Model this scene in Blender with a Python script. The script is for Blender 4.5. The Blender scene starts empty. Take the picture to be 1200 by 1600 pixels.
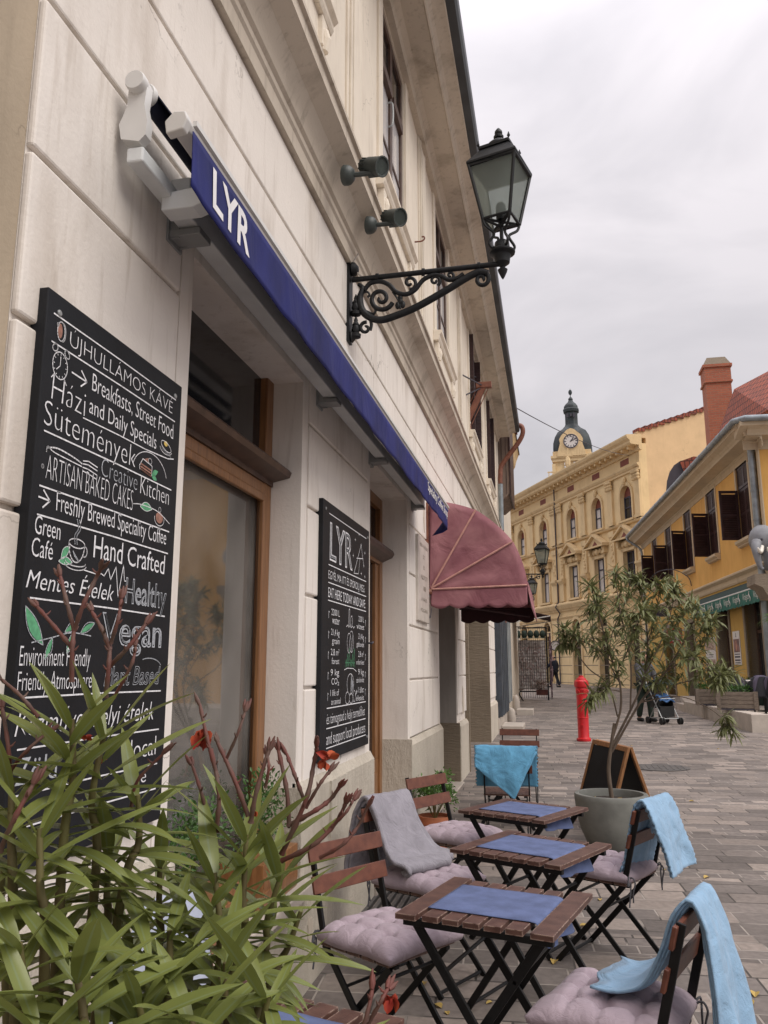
import bpy, bmesh, math, random
from mathutils import Vector, Matrix, noise
import numpy as np
R = math.radians
PI = math.pi
random.seed(7)
SC = bpy.context.scene
COL = SC.collection

# ------------------------------------------------------------------ camera, sky, sun, exposure
CAM = Vector((1.235, 0.0, 1.5))
F_PX = 1250.0
PITCH = math.atan(244 / F_PX)
YAW = math.atan(266 / math.hypot(F_PX, 244))
cd = bpy.data.cameras.new('camera')
cam = bpy.data.objects.new('camera', cd)
COL.objects.link(cam)
cam.location = CAM
cam.rotation_euler = (PI / 2 + PITCH, 0, YAW)
cd.sensor_fit = 'VERTICAL'
cd.sensor_height = 36.0
cd.lens = 36.0 * F_PX / 1600
cd.clip_start = 0.05
cd.clip_end = 3000
SC.camera = cam

SUN_EL, SUN_AZ = R(48), R(118)          # azimuth measured clockwise from +y (north)
w = bpy.data.worlds.new('World')
SC.world = w
w.use_nodes = True
nt = w.node_tree
nt.nodes.clear()
N = nt.nodes.new
L = nt.links.new
out = N('ShaderNodeOutputWorld')
bg = N('ShaderNodeBackground')
bg.inputs['Strength'].default_value = 0.1
sky = N('ShaderNodeTexSky')
sky.sky_type = 'NISHITA'
sky.sun_disc = False
sky.sun_elevation = SUN_EL
sky.sun_rotation = SUN_AZ
sky.air_density = 1.5
sky.dust_density = 3.0
tc = N('ShaderNodeTexCoord')
mp = N('ShaderNodeMapping')
mp.inputs['Scale'].default_value = (1.0, 1.0, 2.6)
mp.inputs['Location'].default_value = (0.35, 0.2, 0.1)
L(tc.outputs['Generated'], mp.inputs['Vector'])
n1 = N('ShaderNodeTexNoise')
n1.inputs['Scale'].default_value = 2.3
n1.inputs['Detail'].default_value = 5
n1.inputs['Roughness'].default_value = 0.52
n1.inputs['Distortion'].default_value = 0.5
L(mp.outputs[0], n1.inputs['Vector'])
cr = N('ShaderNodeValToRGB')
cr.color_ramp.elements[0].position = 0.33
cr.color_ramp.elements[0].color = (5.9, 5.65, 5.95, 1)
cr.color_ramp.elements[1].position = 0.66
cr.color_ramp.elements[1].color = (8.6, 8.1, 8.35, 1)
L(n1.outputs['Fac'], cr.inputs['Fac'])
sx = N('ShaderNodeSeparateXYZ')
L(tc.outputs['Generated'], sx.inputs[0])
mr = N('ShaderNodeMapRange')             # an overcast sky is brighter towards the zenith
mr.inputs['From Min'].default_value = 0.0
mr.inputs['From Max'].default_value = 1.0
mr.inputs['To Min'].default_value = 0.765
mr.inputs['To Max'].default_value = 3.6
pw = N('ShaderNodeMath')
pw.operation = 'POWER'
pw.use_clamp = True
pw.inputs[1].default_value = 4.5
L(sx.outputs['Z'], pw.inputs[0])
L(pw.outputs[0], mr.inputs['Value'])
vm = N('ShaderNodeVectorMath')
vm.operation = 'SCALE'
L(cr.outputs['Color'], vm.inputs[0])
L(mr.outputs[0], vm.inputs['Scale'])
mx = N('ShaderNodeMix')
mx.data_type = 'RGBA'
mx.inputs['Factor'].default_value = 0.9
L(sky.outputs['Color'], mx.inputs['A'])
L(vm.outputs[0], mx.inputs['B'])
L(mx.outputs['Result'], bg.inputs['Color'])
L(bg.outputs[0], out.inputs['Surface'])

sd = bpy.data.lights.new('sun', 'SUN')
sd.energy = 1.5
sd.angle = R(40)
sd.color = (1.0, 0.94, 0.86)
so = bpy.data.objects.new('sun', sd)
COL.objects.link(so)
sdir = Vector((math.sin(SUN_AZ) * math.cos(SUN_EL), math.cos(SUN_AZ) * math.cos(SUN_EL), math.sin(SUN_EL)))
so.rotation_euler = sdir.to_track_quat('Z', 'Y').to_euler()
so.location = (20, -20, 30)

SC.view_settings.view_transform = 'Standard'
SC.view_settings.look = 'None'
SC.view_settings.gamma = 1
SC.view_settings.exposure = 0.33
SC.render.engine = 'CYCLES'
SC.cycles.max_bounces = 6
SC.cycles.transparent_max_bounces = 12

# ------------------------------------------------------------------ helpers
def gz(y):
    """height of the paving, which climbs gently away from the camera"""
    return 0.011 * (y - 5)

def ray(px, py):
    r, u, f = (px - 600) / F_PX, -(py - 800) / F_PX, 1.0
    fw = f * math.cos(PITCH) - u * math.sin(PITCH)
    up = f * math.sin(PITCH) + u * math.cos(PITCH)
    return Vector((r * math.cos(YAW) - fw * math.sin(YAW), r * math.sin(YAW) + fw * math.cos(YAW), up))

def at(px, py, y):
    """point of the place at distance y along the street, measured off the photograph"""
    d = ray(px, py)
    return CAM + d * (y / d.y)

def onx(px, py, x):
    d = ray(px, py)
    return CAM + d * ((x - CAM.x) / d.x)

def tag(o, label=None, cat=None, group=None, kind=None):
    if label: o['label'] = label
    if cat: o['category'] = cat
    if group: o['group'] = group
    if kind: o['kind'] = kind
    return o

def thing(name, label, cat, loc=(0, 0, 0), rz=0.0, group=None):
    o = bpy.data.objects.new(name, None)
    COL.objects.link(o)
    o.empty_display_size = 0.1
    o.location = loc
    o.rotation_euler = (0, 0, rz)
    return tag(o, label, cat, group)

def rootmat(o):
    while o.parent is not None:
        o = o.parent
    return Matrix.Translation(o.location) @ Matrix.Rotation(o.rotation_euler.z, 4, 'Z')

def copy_tree(o, parent=None):
    c = o.copy()
    COL.objects.link(c)
    if parent is not None:
        c.parent = parent
    for ch in list(o.children):
        copy_tree(ch, c)
    return c

class MB:
    def __init__(s):
        s.v = []; s.f = []; s.uv = {}
    def add(s, vs, fs):
        b = len(s.v)
        s.v += [tuple(p) for p in vs]
        s.f += [tuple(i + b for i in f) for f in fs]
        return s
    def box(s, x0, x1, y0, y1, z0, z1):
        return s.add([(x0, y0, z0), (x1, y0, z0), (x1, y1, z0), (x0, y1, z0), (x0, y0, z1), (x1, y0, z1), (x1, y1, z1), (x0, y1, z1)],
                     [(0, 3, 2, 1), (4, 5, 6, 7), (0, 1, 5, 4), (1, 2, 6, 5), (2, 3, 7, 6), (3, 0, 4, 7)])
    def obox(s, c, a, b, d):
        """box at centre c with half-axis vectors a, b, d"""
        c, a, b, d = Vector(c), Vector(a), Vector(b), Vector(d)
        if a.cross(b).dot(d) < 0: d = -d
        P = [c - a - b - d, c + a - b - d, c + a + b - d, c - a + b - d, c - a - b + d, c + a - b + d, c + a + b + d, c - a + b + d]
        return s.add(P, [(0, 3, 2, 1), (4, 5, 6, 7), (0, 1, 5, 4), (1, 2, 6, 5), (2, 3, 7, 6), (3, 0, 4, 7)])
    def bar(s, p, q, w_, t_, up=(0, 0, 1)):
        """flat bar from p to q, w_ wide along `side`, t_ thick"""
        p, q = Vector(p), Vector(q)
        d = q - p
        side = d.cross(Vector(up))
        if side.length < 1e-6: side = d.cross(Vector((1, 0, 0)))
        side.normalize()
        n = side.cross(d).normalized()
        return s.obox((p + q) / 2, d / 2, side * w_ / 2, n * t_ / 2)
    def prism(s, poly, O, U, V, W):
        """poly of (u,v) in plane O+U*u+V*v, extruded by vector W"""
        O, U, V, W = Vector(O), Vector(U), Vector(V), Vector(W)
        n = len(poly)
        P = [O + U * a + V * b for a, b in poly]
        A = sum(poly[i][0] * poly[(i + 1) % n][1] - poly[(i + 1) % n][0] * poly[i][1] for i in range(n))
        flip = (A > 0) == (U.cross(V).dot(W) > 0)
        f0 = tuple(range(n)); f1 = tuple(range(2 * n - 1, n - 1, -1))
        sides = [(i, i + n, (i + 1) % n + n, (i + 1) % n) for i in range(n)]
        fs = [f0, f1] + sides
        if flip: fs = [tuple(reversed(f)) for f in fs]
        return s.add(P + [p + W for p in P], fs)
    def tube(s, pts, r, n=8, cap=True):
        pts = [Vector(p) for p in pts]
        rs = r if isinstance(r, (list, tuple)) else [r] * len(pts)
        m = len(pts)
        T = []
        for i in range(m):
            a = pts[max(i - 1, 0)]; b = pts[min(i + 1, m - 1)]
            t = (b - a)
            T.append(t.normalized() if t.length > 1e-9 else Vector((0, 0, 1)))
        ref = Vector((0, 0, 1)) if abs(T[0].z) < 0.9 else Vector((1, 0, 0))
        nx = T[0].cross(ref).normalized()
        vs = []
        for i in range(m):
            nx = (nx - T[i] * nx.dot(T[i]))
            if nx.length < 1e-6: nx = T[i].orthogonal()
            nx.normalize()
            ny = T[i].cross(nx)
            for k in range(n):
                a = 2 * PI * k / n
                vs.append(pts[i] + (nx * math.cos(a) + ny * math.sin(a)) * rs[i])
        fs = []
        for i in range(m - 1):
            for k in range(n):
                fs.append((i * n + k, i * n + (k + 1) % n, (i + 1) * n + (k + 1) % n, (i + 1) * n + k))
        if cap:
            fs.append(tuple(range(n - 1, -1, -1)))
            fs.append(tuple((m - 1) * n + k for k in range(n)))
        return s.add(vs, fs)
    def lathe(s, prof, c=(0, 0, 0), n=16, axis='Z', a0=0, sq=False):
        """prof of (radius, height); axis Z, X or Y, or a direction vector"""
        c = Vector(c)
        if axis == 'Z': A, B, D = Vector((1, 0, 0)), Vector((0, 1, 0)), Vector((0, 0, 1))
        elif axis == 'X': A, B, D = Vector((0, 1, 0)), Vector((0, 0, 1)), Vector((1, 0, 0))
        elif axis == 'Y': A, B, D = Vector((0, 0, 1)), Vector((1, 0, 0)), Vector((0, 1, 0))
        else:
            D = Vector(axis).normalized(); A = D.orthogonal().normalized(); B = D.cross(A)
        vs = []; fs = []; m = len(prof)
        for (r, h) in prof:
            for k in range(n):
                a = a0 + 2 * PI * k / n
                vs.append(c + A * (max(r, 1e-4) * math.cos(a)) + B * (max(r, 1e-4) * math.sin(a)) + D * h)
        for i in range(m - 1):
            for k in range(n):
                fs.append((i * n + k, i * n + (k + 1) % n, (i + 1) * n + (k + 1) % n, (i + 1) * n + k))
        fs.append(tuple(range(n - 1, -1, -1)))
        fs.append(tuple((m - 1) * n + k for k in range(n)))
        return s.add(vs, fs)
    def blob(s, c, rx, ry, rz, n=8, m=6):
        vs = []; fs = []
        for i in range(1, m):
            t = PI * i / m
            for k in range(n):
                a = 2 * PI * k / n
                vs.append((c[0] + rx * math.sin(t) * math.cos(a), c[1] + ry * math.sin(t) * math.sin(a), c[2] + rz * math.cos(t)))
        top = len(vs); vs.append((c[0], c[1], c[2] + rz)); vs.append((c[0], c[1], c[2] - rz))
        for i in range(m - 2):
            for k in range(n):
                fs.append((i * n + k, (i + 1) * n + k, (i + 1) * n + (k + 1) % n, i * n + (k + 1) % n))
        for k in range(n):
            fs.append((top, k, (k + 1) % n))
            fs.append((top + 1, (m - 2) * n + (k + 1) % n, (m - 2) * n + k))
        return s.add(vs, fs)
    def sheet(s, fn, nu, nv, th):
        """solid sheet of thickness th over fn(u,v), u,v in 0..1"""
        G = [[Vector(fn(i / nu, j / nv)) for j in range(nv + 1)] for i in range(nu + 1)]
        top = []; bot = []
        for i in range(nu + 1):
            for j in range(nv + 1):
                a = G[min(i + 1, nu)][j] - G[max(i - 1, 0)][j]
                b = G[i][min(j + 1, nv)] - G[i][max(j - 1, 0)]
                n = a.cross(b)
                n = n.normalized() if n.length > 1e-12 else Vector((0, 0, 1))
                top.append(G[i][j] + n * th / 2); bot.append(G[i][j] - n * th / 2)
        K = nv + 1; B = len(top)
        fs = []
        for i in range(nu):
            for j in range(nv):
                q = (i * K + j, (i + 1) * K + j, (i + 1) * K + j + 1, i * K + j + 1)
                fs.append(q); fs.append(tuple(B + k for k in reversed(q)))
        for i in range(nu):
            fs.append((i * K, B + i * K, B + (i + 1) * K, (i + 1) * K))
            fs.append((i * K + nv, (i + 1) * K + nv, B + (i + 1) * K + nv, B + i * K + nv))
        for j in range(nv):
            fs.append((j, j + 1, B + j + 1, B + j))
            fs.append((nu * K + j, B + nu * K + j, B + nu * K + j + 1, nu * K + j + 1))
        return s.add(top + bot, fs)
    def leaf(s, p, d, up, ln, wd, droop=0.3, fold=0.25, n=6, twist=0.0, tone=None):
        """lance-shaped leaf blade from p along d; uv.x runs across the blade"""
        if tone is None: tone = random.random()
        p = Vector(p); d = Vector(d).normalized()
        side = d.cross(Vector(up))
        if side.length < 1e-4: side = d.orthogonal()
        side.normalize()
        b = len(s.v)
        step = ln / n
        q = p.copy()
        for i in range(n + 1):
            t = i / n
            nrm = side.cross(d).normalized()
            wv = wd * 0.5 * (math.sin(PI * min(1, 0.04 + t * 0.96) ** 0.85) ** 0.8 if 0 < t < 1 else 0.03)
            sd_ = (side * math.cos(twist * t) + nrm * math.sin(twist * t))
            s.v.append(tuple(q - sd_ * wv + nrm * wv * fold)); s.uv[len(s.v) - 1] = (0, tone)
            s.v.append(tuple(q)); s.uv[len(s.v) - 1] = (0.5, tone)
            s.v.append(tuple(q + sd_ * wv + nrm * wv * fold)); s.uv[len(s.v) - 1] = (1, tone)
            q = q + d * step
            d = (d + Vector((0, 0, -1)) * droop / n).normalized()
            side = (side - d * side.dot(d)).normalized()
        for i in range(n):
            for k in (0, 1):
                a = b + i * 3 + k
                s.f.append((a, a + 1, a + 4, a + 3))
        return q
    def pieces(s):
        n = len(s.v)
        par = list(range(n))
        def find(a):
            while par[a] != a:
                par[a] = par[par[a]]; a = par[a]
            return a
        for f in s.f:
            r0 = find(f[0])
            for k in f[1:]:
                r1 = find(k)
                if r1 != r0: par[r1] = r0
        root = np.array([find(i) for i in range(n)])
        ids, isl = np.unique(root, return_inverse=True)
        k = len(ids)
        if k < 2 or k > 900: return None
        V = np.array(s.v, dtype=float)
        lo = np.full((k, 3), np.inf); hi = np.full((k, 3), -np.inf)
        np.minimum.at(lo, isl, V); np.maximum.at(hi, isl, V)
        size = (hi - lo).max(axis=1)
        gap = np.maximum(0, np.maximum(lo[:, None] - hi[None], lo[None] - hi[:, None]))
        near = np.sqrt((gap ** 2).sum(axis=2)) <= np.maximum(0.02, 0.5 * np.maximum(size[:, None], size[None]))
        lab = -np.ones(k, int); c = 0
        for i in range(k):
            if lab[i] >= 0: continue
            st = [i]; lab[i] = c
            while st:
                a = st.pop()
                for j in np.nonzero(near[a] & (lab < 0))[0]:
                    lab[j] = c; st.append(j)
            c += 1
        return c, lab[isl]
    def build(s, name, mat, parent=None, smooth=False, bevel=0.0, seg=2, kind=None, whole=False):
        # pieces that stand apart from each other become parts of their own
        if parent is not None and not whole and name not in ('foliage', 'stem', 'trunk'):
            got = s.pieces()
            if got and 1 < got[0] <= 60:
                first = None
                for q in range(got[0]):
                    m2 = MB(); mp_ = {}
                    for i in np.nonzero(got[1] == q)[0]:
                        mp_[int(i)] = len(m2.v); m2.v.append(s.v[i])
                        if int(i) in s.uv: m2.uv[len(m2.v) - 1] = s.uv[int(i)]
                    m2.f = [tuple(mp_[i] for i in f) for f in s.f if f[0] in mp_]
                    o = m2.build(name, mat, parent, smooth, bevel, seg, kind, whole=True)
                    first = first or o
                return first
        me = bpy.data.meshes.new(name)
        me.from_pydata(s.v, [], s.f)
        if s.uv:
            ul = me.uv_layers.new(name='UVMap')
            for lp in me.loops:
                ul.data[lp.index].uv = s.uv.get(lp.vertex_index, (0.5, 0.5))
        if bevel > 0:
            bm = bmesh.new(); bm.from_mesh(me)
            es = [e for e in bm.edges if len(e.link_faces) == 2 and e.calc_face_angle(0) > 0.5]
            bmesh.ops.bevel(bm, geom=es, offset=bevel, segments=seg, affect='EDGES', profile=0.5, clamp_overlap=True)
            bm.to_mesh(me); bm.free()
        if isinstance(mat, (list, tuple)):
            for m_ in mat: me.materials.append(m_)
        else:
            me.materials.append(mat)
        if smooth:
            me.polygons.foreach_set('use_smooth', [True] * len(me.polygons))
            if smooth != True:
                me.set_sharp_from_angle(angle=smooth)
        o = bpy.data.objects.new(name, me)
        COL.objects.link(o)
        if parent is not None:
            me.transform(rootmat(parent).inverted())
            o.parent = parent
        if kind: o['kind'] = kind
        return o

def spiral(c, r0, r1, a0, a1, U, V, n=24):
    c, U, V = Vector(c), Vector(U), Vector(V)
    P = []
    for i in range(n + 1):
        t = i / n
        a = a0 + (a1 - a0) * t
        r = r0 + (r1 - r0) * t
        P.append(c + U * (r * math.cos(a)) + V * (r * math.sin(a)))
    return P

def smoothpath(P, n=6):
    P = [Vector(p) for p in P]
    Q = []
    m = len(P)
    for i in range(m - 1):
        p0, p1, p2, p3 = P[max(i - 1, 0)], P[i], P[i + 1], P[min(i + 2, m - 1)]
        for k in range(n):
            t = k / n
            Q.append(0.5 * ((2 * p1) + (p2 - p0) * t + (2 * p0 - 5 * p1 + 4 * p2 - p3) * t * t + (3 * p1 - p0 - 3 * p2 + p3) * t ** 3))
    Q.append(P[-1])
    return Q

def text_geo(s, offset=0.0, outline=0.0, shear=0.0, res=3):
    """flat letter shapes: verts (2D, left edge at 0, baseline at 0) and faces"""
    cu = bpy.data.curves.new('t', 'FONT')
    cu.body = s
    cu.resolution_u = res
    cu.shear = shear
    cu.offset = offset
    if outline > 0:
        cu.fill_mode = 'NONE'
        cu.bevel_depth = outline
        cu.bevel_resolution = 1
    o = bpy.data.objects.new('t', cu)
    COL.objects.link(o)
    dg = bpy.context.evaluated_depsgraph_get()
    dg.update()
    me = bpy.data.meshes.new_from_object(o.evaluated_get(dg))
    V = [(v.co.x, v.co.y) for v in me.vertices]
    Fs = [tuple(p.vertices) for p in me.polygons if not outline or p.normal.z > 0.15]
    bpy.data.objects.remove(o); bpy.data.curves.remove(cu); bpy.data.meshes.remove(me)
    if not V: return V, Fs, 0, 0
    x0 = min(v[0] for v in V)
    V = [(a - x0, b) for a, b in V]
    return V, Fs, max(v[0] for v in V), max(v[1] for v in V)

def put_text(mb, s, O, U, V, width, height, offset=0.0, outline=0.0, shear=0.0, wob=0.0, slope=0.0, res=3):
    """writes s so that it is `width` long; `height` is the height of its tallest letter"""
    v, f, wd, ht = text_geo(s, offset, outline, shear, res)
    if not v: return
    O, U, V = Vector(O), Vector(U), Vector(V)
    kx, ky = width / wd, height / ht
    P = []
    for a, b in v:
        x, y = a * kx, b * ky
        if wob:
            q = Vector((x * 14 + O.y * 7, y * 14 + O.z * 9, 3.3))
            x += wob * noise.noise(q); y += wob * noise.noise(q + Vector((9, 5, 2)))
        y += slope * x
        P.append(O + U * x + V * y)
    mb.add(P, f)

# ------------------------------------------------------------------ materials
MATS = {}
def nodes(m):
    m.use_nodes = True
    t = m.node_tree
    b = next(n for n in t.nodes if n.type == 'BSDF_PRINCIPLED')
    return t, b
def pm(name, col, rough=0.6, var=0.12, scale=6.0, col2=None, bump=0.0, bscale=40.0, metal=0.0, spec=0.5, stretch=(1, 1, 1), detail=4, contrast=(0.35, 0.65), sheen=0.0, wrinkle=0.0, wscale=20.0):
    if name in MATS: return MATS[name]
    m = bpy.data.materials.new(name)
    t, b = nodes(m)
    N = t.nodes.new; L = t.links.new
    tc = N('ShaderNodeTexCoord'); mp = N('ShaderNodeMapping')
    mp.inputs['Scale'].default_value = stretch
    L(tc.outputs['Object'], mp.inputs['Vector'])
    n = N('ShaderNodeTexNoise'); n.inputs['Scale'].default_value = scale; n.inputs['Detail'].default_value = detail
    L(mp.outputs[0], n.inputs['Vector'])
    r = N('ShaderNodeValToRGB')
    r.color_ramp.elements[0].position, r.color_ramp.elements[1].position = contrast
    c = Vector(col)
    c2 = Vector(col2) if col2 else c * (1 + var)
    c1 = c if col2 else c * (1 - var)
    r.color_ramp.elements[0].color = (*c1, 1); r.color_ramp.elements[1].color = (*c2, 1)
    L(n.outputs['Fac'], r.inputs['Fac'])
    L(r.outputs['Color'], b.inputs['Base Color'])
    b.inputs['Roughness'].default_value = rough
    b.inputs['Metallic'].default_value = metal
    b.inputs['Specular IOR Level'].default_value = spec
    if sheen: b.inputs['Sheen Weight'].default_value = sheen
    if bump > 0:
        n2 = N('ShaderNodeTexNoise'); n2.inputs['Scale'].default_value = bscale; n2.inputs['Detail'].default_value = 5
        L(mp.outputs[0], n2.inputs['Vector'])
        bp = N('ShaderNodeBump'); bp.inputs['Strength'].default_value = 1.0; bp.inputs['Distance'].default_value = bump
        L(n2.outputs['Fac'], bp.inputs['Height'])
        if wrinkle:
            n3 = N('ShaderNodeTexNoise'); n3.inputs['Scale'].default_value = wscale; n3.inputs['Detail'].default_value = 3; n3.inputs['Distortion'].default_value = 1.2
            L(mp.outputs[0], n3.inputs['Vector'])
            b3 = N('ShaderNodeBump'); b3.inputs['Distance'].default_value = wrinkle
            L(n3.outputs['Fac'], b3.inputs['Height']); L(b3.outputs[0], bp.inputs['Normal'])
        L(bp.outputs[0], b.inputs['Normal'])
    MATS[name] = m
    return m

def plaster(name, col, dirt, patch, crack=True, score=0.0, sdir=(1.2, 1.2, 0.42), dirt_amt=0.55, patch_lo=0.70):
    """painted render: soft stains, fine cracks, chipped spots; score adds combed vertical drags"""
    m = bpy.data.materials.new(name)
    t, b = nodes(m)
    N = t.nodes.new; L = t.links.new
    tc = N('ShaderNodeTexCoord')
    def noise_(scale, detail=5, stretch=(1, 1, 1), rough=0.6):
        mp = N('ShaderNodeMapping'); mp.inputs['Scale'].default_value = stretch
        L(tc.outputs['Object'], mp.inputs['Vector'])
        n = N('ShaderNodeTexNoise'); n.inputs['Scale'].default_value = scale; n.inputs['Detail'].default_value = detail
        n.inputs['Roughness'].default_value = rough
        L(mp.outputs[0], n.inputs['Vector'])
        return n.outputs['Fac']
    def ramp(src, lo, hi):
        r = N('ShaderNodeMapRange'); r.inputs['From Min'].default_value = lo; r.inputs['From Max'].default_value = hi
        L(src, r.inputs['Value']); return r.outputs[0]
    def mix(fac, a, c, amount=1.0):
        x = N('ShaderNodeMix'); x.data_type = 'RGBA'
        if amount != 1.0:
            k = N('ShaderNodeMath'); k.operation = 'MULTIPLY'; k.inputs[1].default_value = amount
            L(fac, k.inputs[0]); fac = k.outputs[0]
        L(fac, x.inputs['Factor'])
        for s_, q in (('A', a), ('B', c)):
            if isinstance(q, tuple): x.inputs[s_].default_value = (*q, 1)
            else: L(q, x.inputs[s_])
        return x.outputs['Result']
    c1 = tuple(v * 0.94 for v in col); c2 = tuple(min(1, v * 1.05) for v in col)
    colr = mix(ramp(noise_(1.3, 6), 0.35, 0.65), c1, c2)
    colr = mix(ramp(noise_(2.2, 7, (1.4, 1.4, 0.35)), 0.52, 0.78), colr, dirt, dirt_amt)
    colr = mix(ramp(noise_(9.0, 6, (2.2, 2.2, 0.22)), 0.56, 0.74), colr, dirt, dirt_amt * 0.6)
    colr = mix(ramp(noise_(3.1, 9, (1, 1, 1), 0.7), patch_lo, patch_lo + 0.03), colr, patch, 0.9)
    hgt = noise_(55, 5)
    if crack:
        v = N('ShaderNodeTexVoronoi'); v.feature = 'DISTANCE_TO_EDGE'; v.inputs['Scale'].default_value = 1.1
        wn = N('ShaderNodeTexNoise'); wn.inputs['Scale'].default_value = 4; wn.inputs['Detail'].default_value = 6
        L(tc.outputs['Object'], wn.inputs['Vector'])
        ad = N('ShaderNodeMix'); ad.data_type = 'VECTOR'; ad.inputs['Factor'].default_value = 0.35
        L(tc.outputs['Object'], ad.inputs['A']); L(wn.outputs['Color'], ad.inputs['B'])
        L(ad.outputs['Result'], v.inputs['Vector'])
        k = N('ShaderNodeMapRange'); k.inputs['From Min'].default_value = 0.0; k.inputs['From Max'].default_value = 0.0035
        k.inputs['To Min'].default_value = 1; k.inputs['To Max'].default_value = 0
        L(v.outputs['Distance'], k.inputs['Value'])
        msk = ramp(noise_(0.9, 3), 0.5, 0.6)
        mm = N('ShaderNodeMath'); mm.operation = 'MULTIPLY'; L(k.outputs[0], mm.inputs[0]); L(msk, mm.inputs[1])
        colr = mix(mm.outputs[0], colr, tuple(x * 0.35 for x in dirt), 0.7)
    L(colr, b.inputs['Base Color'])
    b.inputs['Roughness'].default_value = 0.85
    b.inputs['Specular IOR Level'].default_value = 0.25
    bp = N('ShaderNodeBump'); bp.inputs['Strength'].default_value = 1.0; bp.inputs['Distance'].default_value = 0.0016
    L(hgt, bp.inputs['Height'])
    nrm = bp.outputs[0]
    if score:
        bp2 = N('ShaderNodeBump'); bp2.inputs['Distance'].default_value = score
        L(ramp(noise_(24, 6, sdir, 0.75), 0.42, 0.70), bp2.inputs['Height'])
        L(nrm, bp2.inputs['Normal']); nrm = bp2.outputs[0]
    L(nrm, b.inputs['Normal'])
    MATS[name] = m
    return m

def glass(name, tint=(0.9, 0.93, 0.92), refl=0.5):
    m = bpy.data.materials.new(name)
    m.use_nodes = True
    t = m.node_tree; t.nodes.clear()
    N = t.nodes.new; L = t.links.new
    o = N('ShaderNodeOutputMaterial'); tr = N('ShaderNodeBsdfTransparent'); gl = N('ShaderNodeBsdfGlossy'); mx = N('ShaderNodeMixShader')
    tr.inputs['Color'].default_value = (*tint, 1)
    gl.inputs['Roughness'].default_value = 0.03
    fr = N('ShaderNodeFresnel'); fr.inputs['IOR'].default_value = 1.5 + refl
    # pale diffuse veil painted in for the hazy reflection on the pane
    df = N('ShaderNodeBsdfDiffuse'); df.inputs['Color'].default_value = (0.55, 0.52, 0.48, 1)
    tc = N('ShaderNodeTexCoord'); nz = N('ShaderNodeTexNoise'); nz.inputs['Scale'].default_value = 2.2; nz.inputs['Detail'].default_value = 4
    L(tc.outputs['Object'], nz.inputs['Vector'])
    rm = N('ShaderNodeMapRange'); rm.inputs['From Min'].default_value = 0.3; rm.inputs['From Max'].default_value = 0.7; rm.inputs['To Min'].default_value = 0.10; rm.inputs['To Max'].default_value = 0.34
    L(nz.outputs['Fac'], rm.inputs['Value'])
    dm_ = N('ShaderNodeMixShader'); L(rm.outputs[0], dm_.inputs['Fac']); L(tr.outputs[0], dm_.inputs[1]); L(df.outputs[0], dm_.inputs[2])
    L(fr.outputs[0], mx.inputs['Fac']); L(dm_.outputs[0], mx.inputs[1]); L(gl.outputs[0], mx.inputs[2]); L(mx.outputs[0], o.inputs['Surface'])
    MATS[name] = m
    return m

def leafmat(name, col, col2, rib, trans=0.25, rough=0.42):
    m = bpy.data.materials.new(name)
    t, b = nodes(m)
    N = t.nodes.new; L = t.links.new
    tc = N('ShaderNodeTexCoord'); uv = N('ShaderNodeUVMap'); uv.uv_map = 'UVMap'
    n = N('ShaderNodeTexNoise'); n.inputs['Scale'].default_value = 7; n.inputs['Detail'].default_value = 3
    L(tc.outputs['Object'], n.inputs['Vector'])
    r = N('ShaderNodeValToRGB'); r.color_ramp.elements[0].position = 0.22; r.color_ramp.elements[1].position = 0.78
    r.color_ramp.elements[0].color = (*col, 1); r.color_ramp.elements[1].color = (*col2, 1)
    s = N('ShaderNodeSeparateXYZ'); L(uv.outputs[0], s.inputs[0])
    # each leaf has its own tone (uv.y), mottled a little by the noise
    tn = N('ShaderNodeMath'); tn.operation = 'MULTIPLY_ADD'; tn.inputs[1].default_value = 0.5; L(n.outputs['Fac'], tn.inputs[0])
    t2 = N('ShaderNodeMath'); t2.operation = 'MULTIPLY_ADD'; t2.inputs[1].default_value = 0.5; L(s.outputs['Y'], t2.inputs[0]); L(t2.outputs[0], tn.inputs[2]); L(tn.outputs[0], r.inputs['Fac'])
    a = N('ShaderNodeMath'); a.operation = 'SUBTRACT'; a.inputs[1].default_value = 0.5; L(s.outputs['X'], a.inputs[0])
    ab = N('ShaderNodeMath'); ab.operation = 'ABSOLUTE'; L(a.outputs[0], ab.inputs[0])
    mr = N('ShaderNodeMapRange'); mr.inputs['From Min'].default_value = 0.03; mr.inputs['From Max'].default_value = 0.09
    mr.inputs['To Min'].default_value = 0.75; mr.inputs['To Max'].default_value = 0; L(ab.outputs[0], mr.inputs['Value'])
    mx = N('ShaderNodeMix'); mx.data_type = 'RGBA'; L(mr.outputs[0], mx.inputs['Factor']); L(r.outputs[0], mx.inputs['A']); mx.inputs['B'].default_value = (*rib, 1)
    L(mx.outputs['Result'], b.inputs['Base Color'])
    b.inputs['Roughness'].default_value = rough
    b.inputs['Specular IOR Level'].default_value = 0.4
    tl = N('ShaderNodeBsdfTranslucent'); L(mx.outputs['Result'], tl.inputs['Color'])
    ms = N('ShaderNodeMixShader'); ms.inputs['Fac'].default_value = trans
    o = next(x for x in t.nodes if x.type == 'OUTPUT_MATERIAL')
    L(b.outputs[0], ms.inputs[1]); L(tl.outputs[0], ms.inputs[2]); L(ms.outputs[0], o.inputs['Surface'])
    MATS[name] = m
    return m

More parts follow.
